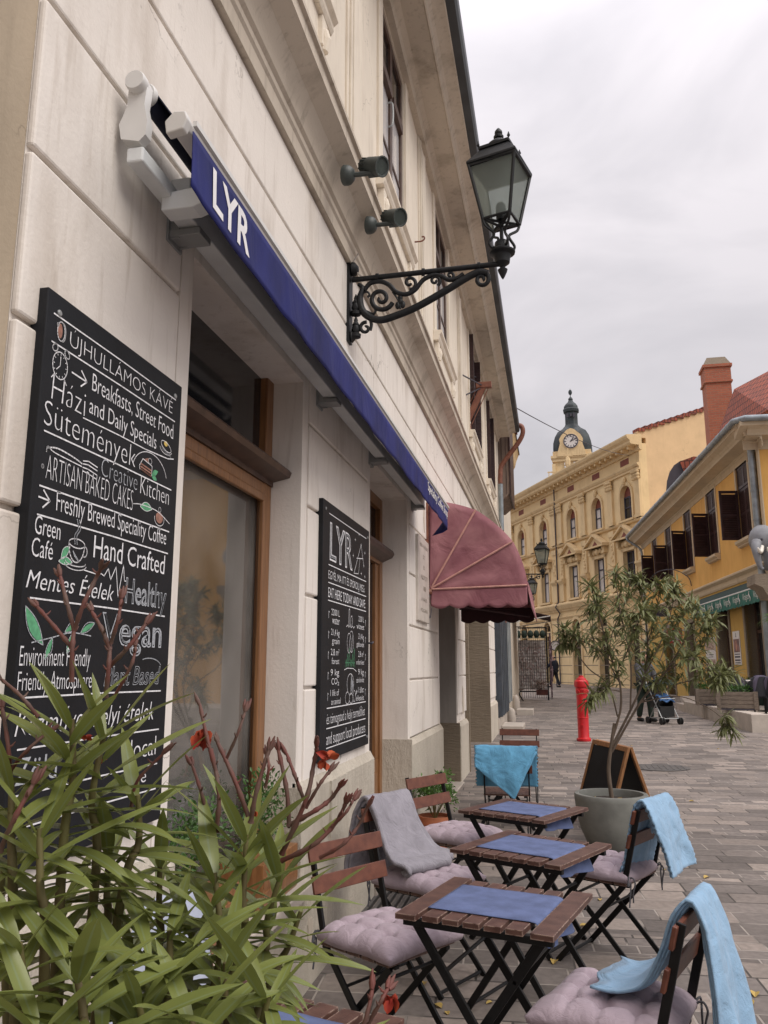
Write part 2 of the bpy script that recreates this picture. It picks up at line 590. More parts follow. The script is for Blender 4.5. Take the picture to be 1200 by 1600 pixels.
def paving():
    m = bpy.data.materials.new('stone_paving')
    t, b = nodes(m)
    N = t.nodes.new; L = t.links.new
    tc = N('ShaderNodeTexCoord')
    wn = N('ShaderNodeTexNoise'); wn.inputs['Scale'].default_value = 0.7; wn.inputs['Detail'].default_value = 2
    L(tc.outputs['Object'], wn.inputs['Vector'])
    dv = N('ShaderNodeVectorMath'); dv.operation = 'MULTIPLY_ADD'
    L(wn.outputs['Color'], dv.inputs[0]); dv.inputs[1].default_value = (0.03, 0.03, 0); L(tc.outputs['Object'], dv.inputs[2])
    def brick(wd, ht, off, rot, loc):
        mp = N('ShaderNodeMapping'); mp.inputs['Rotation'].default_value = (0, 0, R(rot)); mp.inputs['Location'].default_value = loc
        L(dv.outputs[0], mp.inputs['Vector'])
        br = N('ShaderNodeTexBrick'); br.offset = off; br.squash = 0.62; br.squash_frequency = 3
        br.inputs['Scale'].default_value = 1; br.inputs['Brick Width'].default_value = wd; br.inputs['Row Height'].default_value = ht
        br.inputs['Mortar Size'].default_value = 0.0068; br.inputs['Mortar Smooth'].default_value = 0.3; br.inputs['Bias'].default_value = 0
        br.inputs['Color1'].default_value = (0.0, 0.0, 0.0, 1); br.inputs['Color2'].default_value = (1, 1, 1, 1); br.inputs['Mortar'].default_value = (0.5, 0.5, 0.5, 1)
        L(mp.outputs[0], br.inputs['Vector'])
        return br
    A = brick(0.46, 0.215, 0.37, -4, (0.1, 0.05, 0))
    B = brick(0.24, 0.125, 0.5, -4, (0.3, 0.02, 0))
    sx = N('ShaderNodeSeparateXYZ'); L(dv.outputs[0], sx.inputs[0])
    st = N('ShaderNodeMath'); st.operation = 'MULTIPLY'; st.inputs[1].default_value = 0.62; L(sx.outputs['Y'], st.inputs[0])
    fr = N('ShaderNodeMath'); fr.operation = 'FRACT'; L(st.outputs[0], fr.inputs[0])
    lt = N('ShaderNodeMath'); lt.operation = 'LESS_THAN'; lt.inputs[1].default_value = 0.2; L(fr.outputs[0], lt.inputs[0])
    def pick(sa, sb):
        x = N('ShaderNodeMix'); x.data_type = 'RGBA'; L(lt.outputs[0], x.inputs['Factor']); L(sa, x.inputs['A']); L(sb, x.inputs['B']); return x.outputs['Result']
    tone = pick(A.outputs['Color'], B.outputs['Color']); mort = pick(A.outputs['Fac'], B.outputs['Fac'])
    r = N('ShaderNodeValToRGB')
    e = r.color_ramp.elements
    e[0].color = (0.118, 0.102, 0.092, 1); e[1].color = (0.310, 0.262, 0.230, 1)
    e2 = e.new(0.45); e2.color = (0.180, 0.156, 0.142, 1)
    e3 = e.new(0.75); e3.color = (0.225, 0.190, 0.166, 1)
    L(tone, r.inputs['Fac'])
    n2 = N('ShaderNodeTexNoise'); n2.inputs['Scale'].default_value = 26; n2.inputs['Detail'].default_value = 6; L(tc.outputs['Object'], n2.inputs['Vector'])
    n3 = N('ShaderNodeTexNoise'); n3.inputs['Scale'].default_value = 1.1; n3.inputs['Detail'].default_value = 5; L(tc.outputs['Object'], n3.inputs['Vector'])
    def mul(colr, fac, lo, hi, vlo, vhi):
        mr = N('ShaderNodeMapRange'); mr.inputs['From Min'].default_value = lo; mr.inputs['From Max'].default_value = hi
        mr.inputs['To Min'].default_value = vlo; mr.inputs['To Max'].default_value = vhi; L(fac, mr.inputs['Value'])
        v = N('ShaderNodeVectorMath'); v.operation = 'SCALE'; L(colr, v.inputs[0]); L(mr.outputs[0], v.inputs['Scale']); return v.outputs[0]
    c = mul(r.outputs['Color'], n2.outputs['Fac'], 0.3, 0.7, 0.82, 1.15)
    c = mul(c, n3.outputs['Fac'], 0.3, 0.7, 0.80, 1.16)
    # joints: dark sand in most, pale mortar in some
    jn = N('ShaderNodeTexNoise'); jn.inputs['Scale'].default_value = 1.9; L(tc.outputs['Object'], jn.inputs['Vector'])
    jr = N('ShaderNodeValToRGB'); jr.color_ramp.elements[0].position = 0.46; jr.color_ramp.elements[1].position = 0.54
    jr.color_ramp.elements[0].color = (0.065, 0.057, 0.051, 1); jr.color_ramp.elements[1].color = (0.31, 0.275, 0.245, 1)
    L(jn.outputs['Fac'], jr.inputs['Fac'])
    fm = N('ShaderNodeMix'); fm.data_type = 'RGBA'; L(mort, fm.inputs['Factor']); L(c, fm.inputs['A']); L(jr.outputs[0], fm.inputs['B'])
    L(fm.outputs['Result'], b.inputs['Base Color'])
    rr = N('ShaderNodeMapRange'); rr.inputs['To Min'].default_value = 0.5; rr.inputs['To Max'].default_value = 0.8; L(n3.outputs['Fac'], rr.inputs['Value']); L(rr.outputs[0], b.inputs['Roughness'])
    b.inputs['Specular IOR Level'].default_value = 0.35
    inv = N('ShaderNodeMath'); inv.operation = 'SUBTRACT'; inv.inputs[0].default_value = 1; L(mort, inv.inputs[1])
    sm = N('ShaderNodeMath'); sm.operation = 'MULTIPLY_ADD'; sm.inputs[1].default_value = 0.35; L(n2.outputs['Fac'], sm.inputs[0]); L(inv.outputs[0], sm.inputs[2])
    bp = N('ShaderNodeBump'); bp.inputs['Distance'].default_value = 0.006; bp.inputs['Strength'].default_value = 0.8; L(sm.outputs[0], bp.inputs['Height']); L(bp.outputs[0], b.inputs['Normal'])
    return m

def brickmat(name, c1, c2, mort, bw, rh, ms, axis='XZ', rough=0.85):
    m = bpy.data.materials.new(name)
    t, b = nodes(m)
    N = t.nodes.new; L = t.links.new
    tc = N('ShaderNodeTexCoord'); s = N('ShaderNodeSeparateXYZ'); c = N('ShaderNodeCombineXYZ'); L(tc.outputs['Object'], s.inputs[0])
    ad = N('ShaderNodeMath'); ad.operation = 'ADD'; L(s.outputs['X'], ad.inputs[0]); L(s.outputs['Y'], ad.inputs[1])
    L(ad.outputs[0], c.inputs['X']); L(s.outputs['Z'], c.inputs['Y'])
    br = N('ShaderNodeTexBrick'); L(c.outputs[0], br.inputs['Vector'])
    br.inputs['Scale'].default_value = 1; br.inputs['Brick Width'].default_value = bw; br.inputs['Row Height'].default_value = rh; br.inputs['Mortar Size'].default_value = ms
    br.inputs['Color1'].default_value = (*c1, 1); br.inputs['Color2'].default_value = (*c2, 1); br.inputs['Mortar'].default_value = (*mort, 1)
    L(br.outputs['Color'], b.inputs['Base Color']); b.inputs['Roughness'].default_value = rough
    iv = N('ShaderNodeMath'); iv.operation = 'SUBTRACT'; iv.inputs[0].default_value = 1; L(br.outputs['Fac'], iv.inputs[1])
    bp = N('ShaderNodeBump'); bp.inputs['Distance'].default_value = 0.02; L(iv.outputs[0], bp.inputs['Height']); L(bp.outputs[0], b.inputs['Normal'])
    MATS[name] = m
    return m

def emis(name, col, s):
    m = bpy.data.materials.new(name)
    t, b = nodes(m)
    b.inputs['Base Color'].default_value = (*col, 1)
    b.inputs['Emission Color'].default_value = (*col, 1); b.inputs['Emission Strength'].default_value = s
    return m

M_PLASTER = plaster('white_render', (0.75, 0.70, 0.645), (0.40, 0.335, 0.27), (0.46, 0.38, 0.29), patch_lo=0.70, dirt_amt=0.72)
M_CREAM = plaster('upper_render', (0.73, 0.66, 0.56), (0.36, 0.295, 0.22), (0.42, 0.35, 0.27), dirt_amt=0.6, patch_lo=0.72)
M_PLINTH = plaster('combed_plinth_render', (0.55, 0.50, 0.42), (0.33, 0.28, 0.22), (0.38, 0.32, 0.25), crack=False, score=0.0055, patch_lo=0.75)
M_BEIGE = plaster('beige_render', (0.42, 0.345, 0.255), (0.27, 0.22, 0.16), (0.50, 0.43, 0.35), patch_lo=0.7)
M_MOULD = plaster('moulding_stone', (0.54, 0.475, 0.395), (0.24, 0.20, 0.155), (0.33, 0.27, 0.2), crack=False, dirt_amt=0.85)
M_BROWNSTONE = plaster('brown_stone', (0.24, 0.195, 0.145), (0.13, 0.105, 0.08), (0.32, 0.27, 0.2), crack=False, score=0.008, sdir=(0.25, 0.25, 1.6))
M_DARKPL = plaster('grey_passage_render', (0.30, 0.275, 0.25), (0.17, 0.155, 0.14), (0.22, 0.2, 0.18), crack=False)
M_WOOD = pm('varnished_wood', (0.175, 0.076, 0.028), 0.34, col2=(0.275, 0.128, 0.050), scale=9, stretch=(6, 6, 0.5), bump=0.0012, bscale=30)
M_WOODD = pm('dark_brown_paint', (0.075, 0.042, 0.030), 0.45, var=0.25, scale=12)
M_BLACK = pm('black_iron', (0.0065, 0.0075, 0.009), 0.52, var=0.35, scale=25, bump=0.0008, bscale=120, spec=0.35)
M_STEEL = pm('black_powder_steel', (0.006, 0.006, 0.0065), 0.5, var=0.25, scale=30, spec=0.3)
M_SLAT = None
M_BOARD = pm('chalkboard_black', (0.0075, 0.0085, 0.011), 0.6, var=0.3, scale=5, bump=0.0005, bscale=80, spec=0.3)
M_CHALK = pm('chalk_white', (0.72, 0.72, 0.74), 0.9, var=0.16, scale=90)
M_CHALKD = pm('chalk_grey', (0.40, 0.42, 0.45), 0.9, var=0.2, scale=90)
M_CHALKG = pm('chalk_green', (0.10, 0.33, 0.17), 0.9, var=0.2, scale=60)
M_CHALKB = pm('chalk_brown', (0.30, 0.15, 0.11), 0.9, var=0.2, scale=60)
M_CHALKY = pm('chalk_yellow', (0.62, 0.45, 0.12), 0.9, var=0.2, scale=60)
M_NAVY = pm('navy_awning_cloth', (0.013, 0.017, 0.112), 0.7, var=0.32, scale=4, bump=0.0008, bscale=260, spec=0.25, wrinkle=0.02, wscale=3, stretch=(1, 1, 0.5), detail=7)
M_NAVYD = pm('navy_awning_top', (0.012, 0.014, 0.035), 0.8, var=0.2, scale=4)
M_WHITEMET = pm('white_coated_metal', (0.62, 0.61, 0.59), 0.4, var=0.05, scale=5)
M_LETTER = pm('white_vinyl', (0.74, 0.73, 0.74), 0.5, var=0.04, scale=20)
M_GREYMET = pm('grey_metal', (0.30, 0.31, 0.31), 0.45, var=0.12, scale=8, metal=0.3)
M_ZINC = pm('zinc', (0.26, 0.29, 0.31), 0.42, var=0.18, scale=5, metal=0.5)
M_RUST = pm('rust_painted_steel', (0.15, 0.050, 0.032), 0.6, col2=(0.22, 0.085, 0.05), scale=14)
M_BURG = pm('burgundy_canvas', (0.24, 0.085, 0.105), 0.75, col2=(0.36, 0.16, 0.175), scale=3.5, bump=0.0012, bscale=180, detail=8, wrinkle=0.02, wscale=3.5)
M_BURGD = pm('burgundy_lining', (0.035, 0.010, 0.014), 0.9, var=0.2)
M_PIPING = pm('pink_piping', (0.50, 0.26, 0.22), 0.7, var=0.12, scale=20)
M_PAPER = pm('cream_marble', (0.55, 0.50, 0.45), 0.45, var=0.1, scale=7)
M_TERRA = pm('terracotta', (0.36, 0.12, 0.055), 0.8, var=0.18, scale=10, bump=0.001)
M_CONC = pm('grey_concrete_pot', (0.200, 0.205, 0.185), 0.75, var=0.14, scale=7, bump=0.0012, bscale=60, detail=7)
M_SOIL = pm('potting_soil', (0.035, 0.026, 0.02), 0.95, var=0.4, scale=30, bump=0.01, bscale=50)
M_RED = pm('red_enamel', (0.52, 0.012, 0.018), 0.35, var=0.1, scale=8)
M_OAK = pm('orange_wood_frame', (0.33, 0.150, 0.055), 0.55, var=0.22, scale=10, stretch=(5, 5, 0.7))
M_BLUE = pm('sky_blue_fleece', (0.225, 0.365, 0.515), 0.95, var=0.10, scale=14, bump=0.0016, bscale=260, sheen=0.15, wrinkle=0.009, wscale=13)
M_BLUEY = pm('turquoise_blue_fleece', (0.105, 0.310, 0.490), 0.95, var=0.12, scale=12, bump=0.0016, bscale=260, sheen=0.15, wrinkle=0.010, wscale=11)
M_GREYBL = pm('grey_fleece', (0.245, 0.232, 0.262), 0.95, var=0.10, scale=14, bump=0.0018, bscale=240, sheen=0.15, wrinkle=0.014, wscale=14)
M_LILAC = pm('lilac_cotton', (0.365, 0.295, 0.335), 0.9, var=0.09, scale=16, bump=0.0008, bscale=420, sheen=0.1, wrinkle=0.006, wscale=22)
M_RUNNER = pm('blue_runner_cloth', (0.098, 0.130, 0.255), 0.9, var=0.16, scale=14, bump=0.0009, bscale=420, wrinkle=0.003, wscale=9)
M_YELLOW = plaster('pale_yellow_render', (0.72, 0.545, 0.305), (0.47, 0.33, 0.17), (0.5, 0.4, 0.27), crack=False, dirt_amt=0.5, patch_lo=0.76)
M_YELTRIM = plaster('pale_yellow_trim', (0.66, 0.495, 0.28), (0.36, 0.25, 0.14), (0.5, 0.38, 0.22), crack=False, dirt_amt=0.7, patch_lo=0.76)
M_PARTY = plaster('peeling_yellow_render', (0.66, 0.47, 0.27), (0.52, 0.36, 0.21), (0.20, 0.17, 0.15), crack=True, dirt_amt=0.4, patch_lo=0.715)
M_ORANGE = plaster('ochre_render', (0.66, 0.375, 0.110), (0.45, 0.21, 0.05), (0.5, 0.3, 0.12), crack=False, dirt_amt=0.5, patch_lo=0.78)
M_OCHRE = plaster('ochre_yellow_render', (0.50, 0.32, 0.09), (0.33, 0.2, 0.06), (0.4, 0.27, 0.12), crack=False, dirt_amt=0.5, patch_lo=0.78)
M_TRIM = plaster('cream_trim', (0.52, 0.42, 0.29), (0.36, 0.28, 0.19), (0.45, 0.36, 0.25), crack=False, dirt_amt=0.6, patch_lo=0.77)
M_SHUT = pm('dark_maroon_shutter', (0.035, 0.014, 0.014), 0.5, var=0.25, scale=6)
M_TILE = brickmat('red_roof_tiles', (0.30, 0.075, 0.04), (0.20, 0.055, 0.035), (0.06, 0.02, 0.015), 0.2, 0.33, 0.02)
M_BRICK = brickmat('orange_brick', (0.40, 0.125, 0.065), (0.33, 0.10, 0.055), (0.34, 0.17, 0.11), 0.30, 0.1, 0.012)
M_COPPER = pm('dark_patinated_copper', (0.010, 0.013, 0.015), 0.5, col2=(0.030, 0.042, 0.044), scale=1.2, metal=0.2)
M_SLATE = pm('dark_slate', (0.045, 0.05, 0.056), 0.55, var=0.25, scale=2.5)
M_GLASS = glass('window_glass')
M_DARKGL = pm('dark_window_glass', (0.020, 0.022, 0.025), 0.07, var=0.3, scale=0.8, spec=0.9)
M_BLUEGL = pm('painted_sky_glass', (0.62, 0.61, 0.62), 0.05, var=0.15, scale=0.7, spec=1.0)  # pale base colour stands in for sky mirrored in the panes
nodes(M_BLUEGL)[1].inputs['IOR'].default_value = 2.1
M_MAROON = pm('maroon_panel', (0.20, 0.055, 0.035), 0.7, var=0.15)
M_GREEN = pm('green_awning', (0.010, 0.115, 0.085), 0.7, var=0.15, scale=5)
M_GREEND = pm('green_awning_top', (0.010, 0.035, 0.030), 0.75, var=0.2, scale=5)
M_STONEW = pm('pale_concrete', (0.42, 0.37, 0.32), 0.8, var=0.1, scale=5, bump=0.002, bscale=30)
M_PLANK = pm('weathered_planks', (0.17, 0.135, 0.105), 0.8, var=0.25, scale=8, stretch=(1, 1, 6))
M_WICKER = pm('dark_wicker', (0.022, 0.024, 0.030), 0.6, var=0.3, scale=60, bump=0.002, bscale=80)
M_PURPLE = pm('purple_grey_cushion', (0.12, 0.105, 0.155), 0.9, var=0.1)
M_WHITE = pm('white_cloth', (0.62, 0.58, 0.55), 0.85, var=0.06)
M_SHOPGREY = pm('grey_blue_shutter_paint', (0.20, 0.22, 0.225), 0.55, col2=(0.34, 0.36, 0.36), scale=7, stretch=(1, 1, 0.3))
M_STEM = pm('green_brown_stem', (0.10, 0.075, 0.030), 0.7, col2=(0.15, 0.14, 0.045), scale=9)
M_TWIG = pm('reddish_flower_stalk', (0.125, 0.036, 0.028), 0.7, col2=(0.105, 0.062, 0.048), scale=30, detail=2)
M_PETAL = pm('wilted_orange_petals', (0.28, 0.022, 0.012), 0.8, col2=(0.42, 0.085, 0.022), scale=30)
M_BARK = pm('grey_brown_bark', (0.13, 0.098, 0.072), 0.85, var=0.25, scale=20, bump=0.003, bscale=60, stretch=(1, 1, 0.3))
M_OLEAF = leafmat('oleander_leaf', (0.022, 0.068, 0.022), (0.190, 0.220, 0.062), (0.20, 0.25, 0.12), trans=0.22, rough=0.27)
M_TLEAF = leafmat('tree_leaf', (0.040, 0.068, 0.024), (0.175, 0.190, 0.075), (0.19, 0.21, 0.10), trans=0.22, rough=0.45)
M_BOXW = leafmat('boxwood_leaf', (0.025, 0.07, 0.018), (0.06, 0.13, 0.03), (0.08, 0.16, 0.05), trans=0.2)
M_PARS = leafmat('parsley_leaf', (0.05, 0.13, 0.025), (0.11, 0.22, 0.05), (0.13, 0.25, 0.07), trans=0.25)
M_YLEAF = leafmat('yellow_dead_leaf', (0.38, 0.25, 0.05), (0.48, 0.34, 0.10), (0.4, 0.28, 0.1), trans=0.1, rough=0.7)
M_SKIN = pm('skin', (0.42, 0.23, 0.16), 0.6, var=0.08)
M_NAVYC = pm('navy_jacket_cloth', (0.012, 0.016, 0.030), 0.85, var=0.2, scale=9)
M_DENIM = pm('dark_trousers', (0.010, 0.012, 0.018), 0.85, var=0.2, scale=9)
M_GREYC = pm('grey_coat_cloth', (0.075, 0.075, 0.085), 0.85, var=0.2, scale=9)
M_DKGREEN = pm('dark_green_cloth', (0.02, 0.035, 0.026), 0.85, var=0.2, scale=9)
M_BLUEC = pm('blue_stroller_cloth', (0.035, 0.10, 0.24), 0.8, var=0.15, scale=12)
M_RUBBER = pm('black_rubber', (0.012, 0.012, 0.012), 0.7, var=0.2)
M_HAIR = pm('dark_hair', (0.02, 0.015, 0.012), 0.6, var=0.3)
M_INTW = pm('warm_interior_wall', (0.46, 0.41, 0.31), 0.8, var=0.08, scale=1.5)
M_INTD = pm('interior_floor', (0.12, 0.085, 0.06), 0.6, var=0.2, scale=3)
def frost():
    m = bpy.data.materials.new('frosted_lamp_glass')
    t, b = nodes(m)
    N = t.nodes.new; L = t.links.new
    b.inputs['Base Color'].default_value = (0.34, 0.37, 0.36, 1); b.inputs['Roughness'].default_value = 0.22
    tl = N('ShaderNodeBsdfTranslucent'); tl.inputs['Color'].default_value = (0.62, 0.66, 0.63, 1)
    tp = N('ShaderNodeBsdfTransparent'); tp.inputs['Color'].default_value = (0.93, 0.95, 0.94, 1)
    m3 = N('ShaderNodeMixShader'); m3.inputs['Fac'].default_value = 0.6
    ms = N('ShaderNodeMixShader'); ms.inputs['Fac'].default_value = 0.8
    o = next(x for x in t.nodes if x.type == 'OUTPUT_MATERIAL')
    L(b.outputs[0], ms.inputs[1]); L(tl.outputs[0], ms.inputs[2]); L(ms.outputs[0], m3.inputs[1]); L(tp.outputs[0], m3.inputs[2]); L(m3.outputs[0], o.inputs['Surface'])
    return m
M_FROST = frost()
M_ELEPH = pm('grey_elephant', (0.20, 0.205, 0.22), 0.6, var=0.12, scale=5)
M_IVORY = pm('ivory', (0.66, 0.62, 0.55), 0.5, var=0.05)
M_COVER = pm('cast_iron_cover', (0.075, 0.07, 0.066), 0.6, var=0.25, scale=12, bump=0.004, bscale=30)
M_POST = pm('poster_paper', (0.62, 0.6, 0.58), 0.6, var=0.06, scale=6)
M_POSTD = pm('poster_photo_print', (0.10, 0.055, 0.05), 0.6, col2=(0.28, 0.13, 0.10), scale=4)
M_POSTR = pm('poster_collage_print', (0.22, 0.12, 0.09), 0.6, col2=(0.55, 0.42, 0.33), scale=9, detail=6)
M_INK = pm('dark_ink', (0.05, 0.045, 0.06), 0.7, var=0.1)
M_GOODS = pm('postcards_and_magnets', (0.50, 0.42, 0.40), 0.6, col2=(0.85, 0.80, 0.77), scale=11, detail=2, contrast=(0.35, 0.62))
M_PINK = pm('pink_red_sign', (0.50, 0.03, 0.05), 0.6, var=0.1)
def slatmat():
    """brown stained acacia, worn pale along the edges"""
    m = pm('worn_brown_slat', (0.066, 0.029, 0.022), 0.45, col2=(0.115, 0.056, 0.042), scale=7, stretch=(3, 3, 3), bump=0.0008, bscale=80)
    t, b = nodes(m)
    N = t.nodes.new; L = t.links.new
    src = b.inputs['Base Color'].links[0].from_socket
    g = N('ShaderNodeNewGeometry'); bv = N('ShaderNodeBevel'); bv.samples = 4; bv.inputs['Radius'].default_value = 0.006
    dt = N('ShaderNodeVectorMath'); dt.operation = 'DOT_PRODUCT'; L(bv.outputs[0], dt.inputs[0]); L(g.outputs['True Normal'], dt.inputs[1])
    pr = N('ShaderNodeMapRange'); pr.inputs['From Min'].default_value = 0.985; pr.inputs['From Max'].default_value = 0.93
    L(dt.outputs['Value'], pr.inputs['Value'])
    tc = N('ShaderNodeTexCoord'); n = N('ShaderNodeTexNoise'); n.inputs['Scale'].default_value = 45; n.inputs['Detail'].default_value = 5
    L(tc.outputs['Object'], n.inputs['Vector'])
    k = N('ShaderNodeMapRange'); k.inputs['From Min'].default_value = 0.42; k.inputs['From Max'].default_value = 0.53; L(n.outputs['Fac'], k.inputs['Value'])
    mu = N('ShaderNodeMath'); mu.operation = 'MULTIPLY'; L(pr.outputs[0], mu.inputs[0]); L(k.outputs[0], mu.inputs[1])
    n2 = N('ShaderNodeTexNoise'); n2.inputs['Scale'].default_value = 70; n2.inputs['Detail'].default_value = 6; L(tc.outputs['Object'], n2.inputs['Vector'])
    k2 = N('ShaderNodeMapRange'); k2.inputs['From Min'].default_value = 0.76; k2.inputs['From Max'].default_value = 0.79; L(n2.outputs['Fac'], k2.inputs['Value'])
    mxx = N('ShaderNodeMath'); mxx.operation = 'MAXIMUM'; L(mu.outputs[0], mxx.inputs[0]); L(k2.outputs[0], mxx.inputs[1])
    x = N('ShaderNodeMix'); x.data_type = 'RGBA'; L(mxx.outputs[0], x.inputs['Factor']); L(src, x.inputs['A']); x.inputs['B'].default_value = (0.40, 0.29, 0.235, 1)
    L(x.outputs['Result'], b.inputs['Base Color'])
    return m
M_SLAT = slatmat()
M_SLATR = pm('reddish_chair_slat', (0.095, 0.030, 0.018), 0.42, col2=(0.150, 0.052, 0.030), scale=7, stretch=(3, 3, 3), bump=0.0008, bscale=80)

# ------------------------------------------------------------------ ground
g = MB()
ys = [-40, -10, 0, 5, 10, 15, 20, 30, 40, 60, 100, 200, 400]
xs = [-300, -60, -20, -5, 0, 5, 10, 20, 60, 300]
g.add([(x, y, gz(y)) for y in ys for x in xs], [(j * 10 + i, j * 10 + i + 1, (j + 1) * 10 + i + 1, (j + 1) * 10 + i) for j in range(len(ys) - 1) for i in range(9)])
gr = g.build('ground', paving())
tag(gr, kind='structure')

def walls(mb, x0, x1, ya, yb, za, zb, ops):
    """wall slab x0..x1 with rectangular openings (y0,y1,z0,z1)"""
    cuts = sorted({ya, yb} | {o[0] for o in ops if ya < o[0] < yb} | {o[1] for o in ops if ya < o[1] < yb})
    for a, b in zip(cuts[:-1], cuts[1:]):
        holes = sorted([(o[2], o[3]) for o in ops if o[0] <= a + 1e-6 and o[1] >= b - 1e-6])
        z = za
        for h0, h1 in holes:
            if h0 > z: mb.box(x0, x1, a, b, z, h0)
            z = max(z, h1)
        if z < zb: mb.box(x0, x1, a, b, z, zb)

# ------------------------------------------------------------------ the white cafe house on the left
house = thing('white_townhouse', 'long white cafe townhouse with grooved render, cornice and tall brown framed windows', 'building', (0, 10, 0))
OPS = [(2.54, 3.89, 0.50, 3.0), (5.50, 7.0, -0.1, 3.0), (9.0, 10.7, -0.1, 3.1), (11.8, 15.8, -0.1, 3.0)]
b = MB()
walls(b, -0.46, -0.052, 1.597, 20.8, -0.2, 4.2, [(OPS[0][0], OPS[0][1], .5, 3.0)] + OPS[1:])
core = b.build('wall', M_PLASTER, house)
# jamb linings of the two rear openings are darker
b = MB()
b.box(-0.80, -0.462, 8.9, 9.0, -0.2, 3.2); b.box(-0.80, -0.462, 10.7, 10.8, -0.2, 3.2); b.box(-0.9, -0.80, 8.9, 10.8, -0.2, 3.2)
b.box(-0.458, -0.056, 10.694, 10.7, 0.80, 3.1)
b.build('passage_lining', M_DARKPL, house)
b = MB()
b.box(-0.459, -0.012, 10.686, 10.7, -0.2, 0.80)
b.build('passage_plinth', M_BROWNSTONE, house)
b = MB()
b.box(-0.62, -0.003, 15.78, 15.8, -0.2, 3.0); b.box(-0.66, -0.62, 11.7, 15.9, -0.2, 3.1)
b.box(-0.05, 0.012, 11.70, 11.797, -0.2, 3.0)
b.build('stone_reveal', M_BROWNSTONE, house)
# rusticated courses
ZC = [0.90, 1.40, 1.875, 2.345, 2.80, 3.25, 3.71, 4.15]
SEG = [(1.597, 2.43), (4.0, 5.40), (7.10, 8.9), (10.80, 11.7), (15.9, 17.75)]
b = MB()
for za, zb in zip(ZC[:-1], ZC[1:]):
    if za >= 3.24:
        b.box(-0.055, -0.030, 1.597, 20.8, za + 0.008, zb - 0.008)
    else:
        for ya, yb in SEG:
            b.box(-0.055, -0.030, ya, yb, za + 0.008, zb - 0.008)
b.build('rusticated_course', M_PLASTER, house, bevel=0.008)
# flat bands round the openings
b = MB()
for (ya, yb, za, zb) in OPS:
    b.box(-0.055, -0.036, ya - 0.095, ya, max(za, 0.9) - (0.4 if za > 0.2 else 0), 3.245)
    b.box(-0.055, -0.036, yb, yb + 0.095, max(za, 0.9) - (0.4 if za > 0.2 else 0), 3.245)
    b.box(-0.055, -0.036, ya, yb, zb, 3.245)
b.build('opening_surround', M_PLASTER, house, bevel=0.003)
# plinth
b = MB()
def plinth(ya, yb, zt, zb=-0.3):
    b.prism([(-0.052, zb), (0.0, zb), (0.0, zt - 0.05), (-0.03, zt), (-0.052, zt)], (0, ya, 0), (1, 0, 0), (0, 0, 1), (0, yb - ya, 0))
plinth(1.597, 2.54, 0.93); plinth(2.54, 3.89, 0.46); plinth(3.89, 5.50, 0.95)
plinth(7.0, 9.0, 0.90); plinth(10.70, 11.8, 0.80); plinth(15.8, 17.8, 0.82)
b.box(-0.002, 0.012, 4.38, 4.72, 0.55, 0.90)
b.build('plinth', M_PLINTH, house)
# jamb faces of the plinth, standing 5 mm proud of the reveals
b = MB()
b.box(-0.30, -0.0, 6.985, 6.999, -0.2, 0.90); b.box(-0.24, -0.0, 3.878, 3.889, 0.5, 0.93)
b.build('reveal_plinth', M_PLINTH, house)
# chipped spots where the stone shows
b = MB()
def chip(ox, oy, oz, U, V, r, n=11, asp=2.2, W=(0.004, 0, 0)):
    P = []
    for i in range(n):
        a = 2 * PI * i / n
        k = r * random.uniform(0.55, 1.1)
        P.append((k * math.cos(a), k * asp * math.sin(a)))
    b.prism(P, (ox, oy, oz), U, V, W)
chip(-0.030, 11.25, 1.05, (0, 1, 0), (0, 0, 1), 0.13, 14, 2.0)
chip(-0.030, 11.45, 2.5, (0, 1, 0), (0, 0, 1), 0.06, 12, 3.0)
chip(-0.030, 7.95, 3.0, (0, 1, 0), (0, 0, 1), 0.06, 12, 3.0)
chip(0.0, 4.05, 0.25, (0, 1, 0), (0, 0, 1), 0.05, 12, 1.4)
b.build('chipped_render', M_MOULD, house)
b = MB()
b.tube([onx(737, 590, -.024), onx(738, 728, -.024)], .004, 5); b.tube([onx(736, 588, -.024), onx(745, 590, -.02)], .012, 5)
b.build('wall_cable', M_INK, house)
b = MB(); p = onx(566, 1006, -.03); b.tube([p, p + Vector((.05, 0, .008))], .006, 5); b.tube([p + Vector((.05, -.02, .0)), p + Vector((.05, .02, .012))], .007, 5); b.build('wall_nail', M_INK, house)
# string cornice
b = MB()
b.prism([(-0.052, 4.15), (0.0, 4.15), (0.0, 4.235), (0.012, 4.25), (0.012, 4.285), (0.03, 4.30), (0.045, 4.36), (0.085, 4.42), (0.14, 4.455), (0.17, 4.47), (0.17, 4.545), (0.19, 4.55), (0.19, 4.575), (-0.052, 4.66)],
        (0, 1.55, 0), (1, 0, 0), (0, 0, 1), (0, 19.2, 0))
b.build('string_cornice', M_MOULD, house, smooth=R(20))
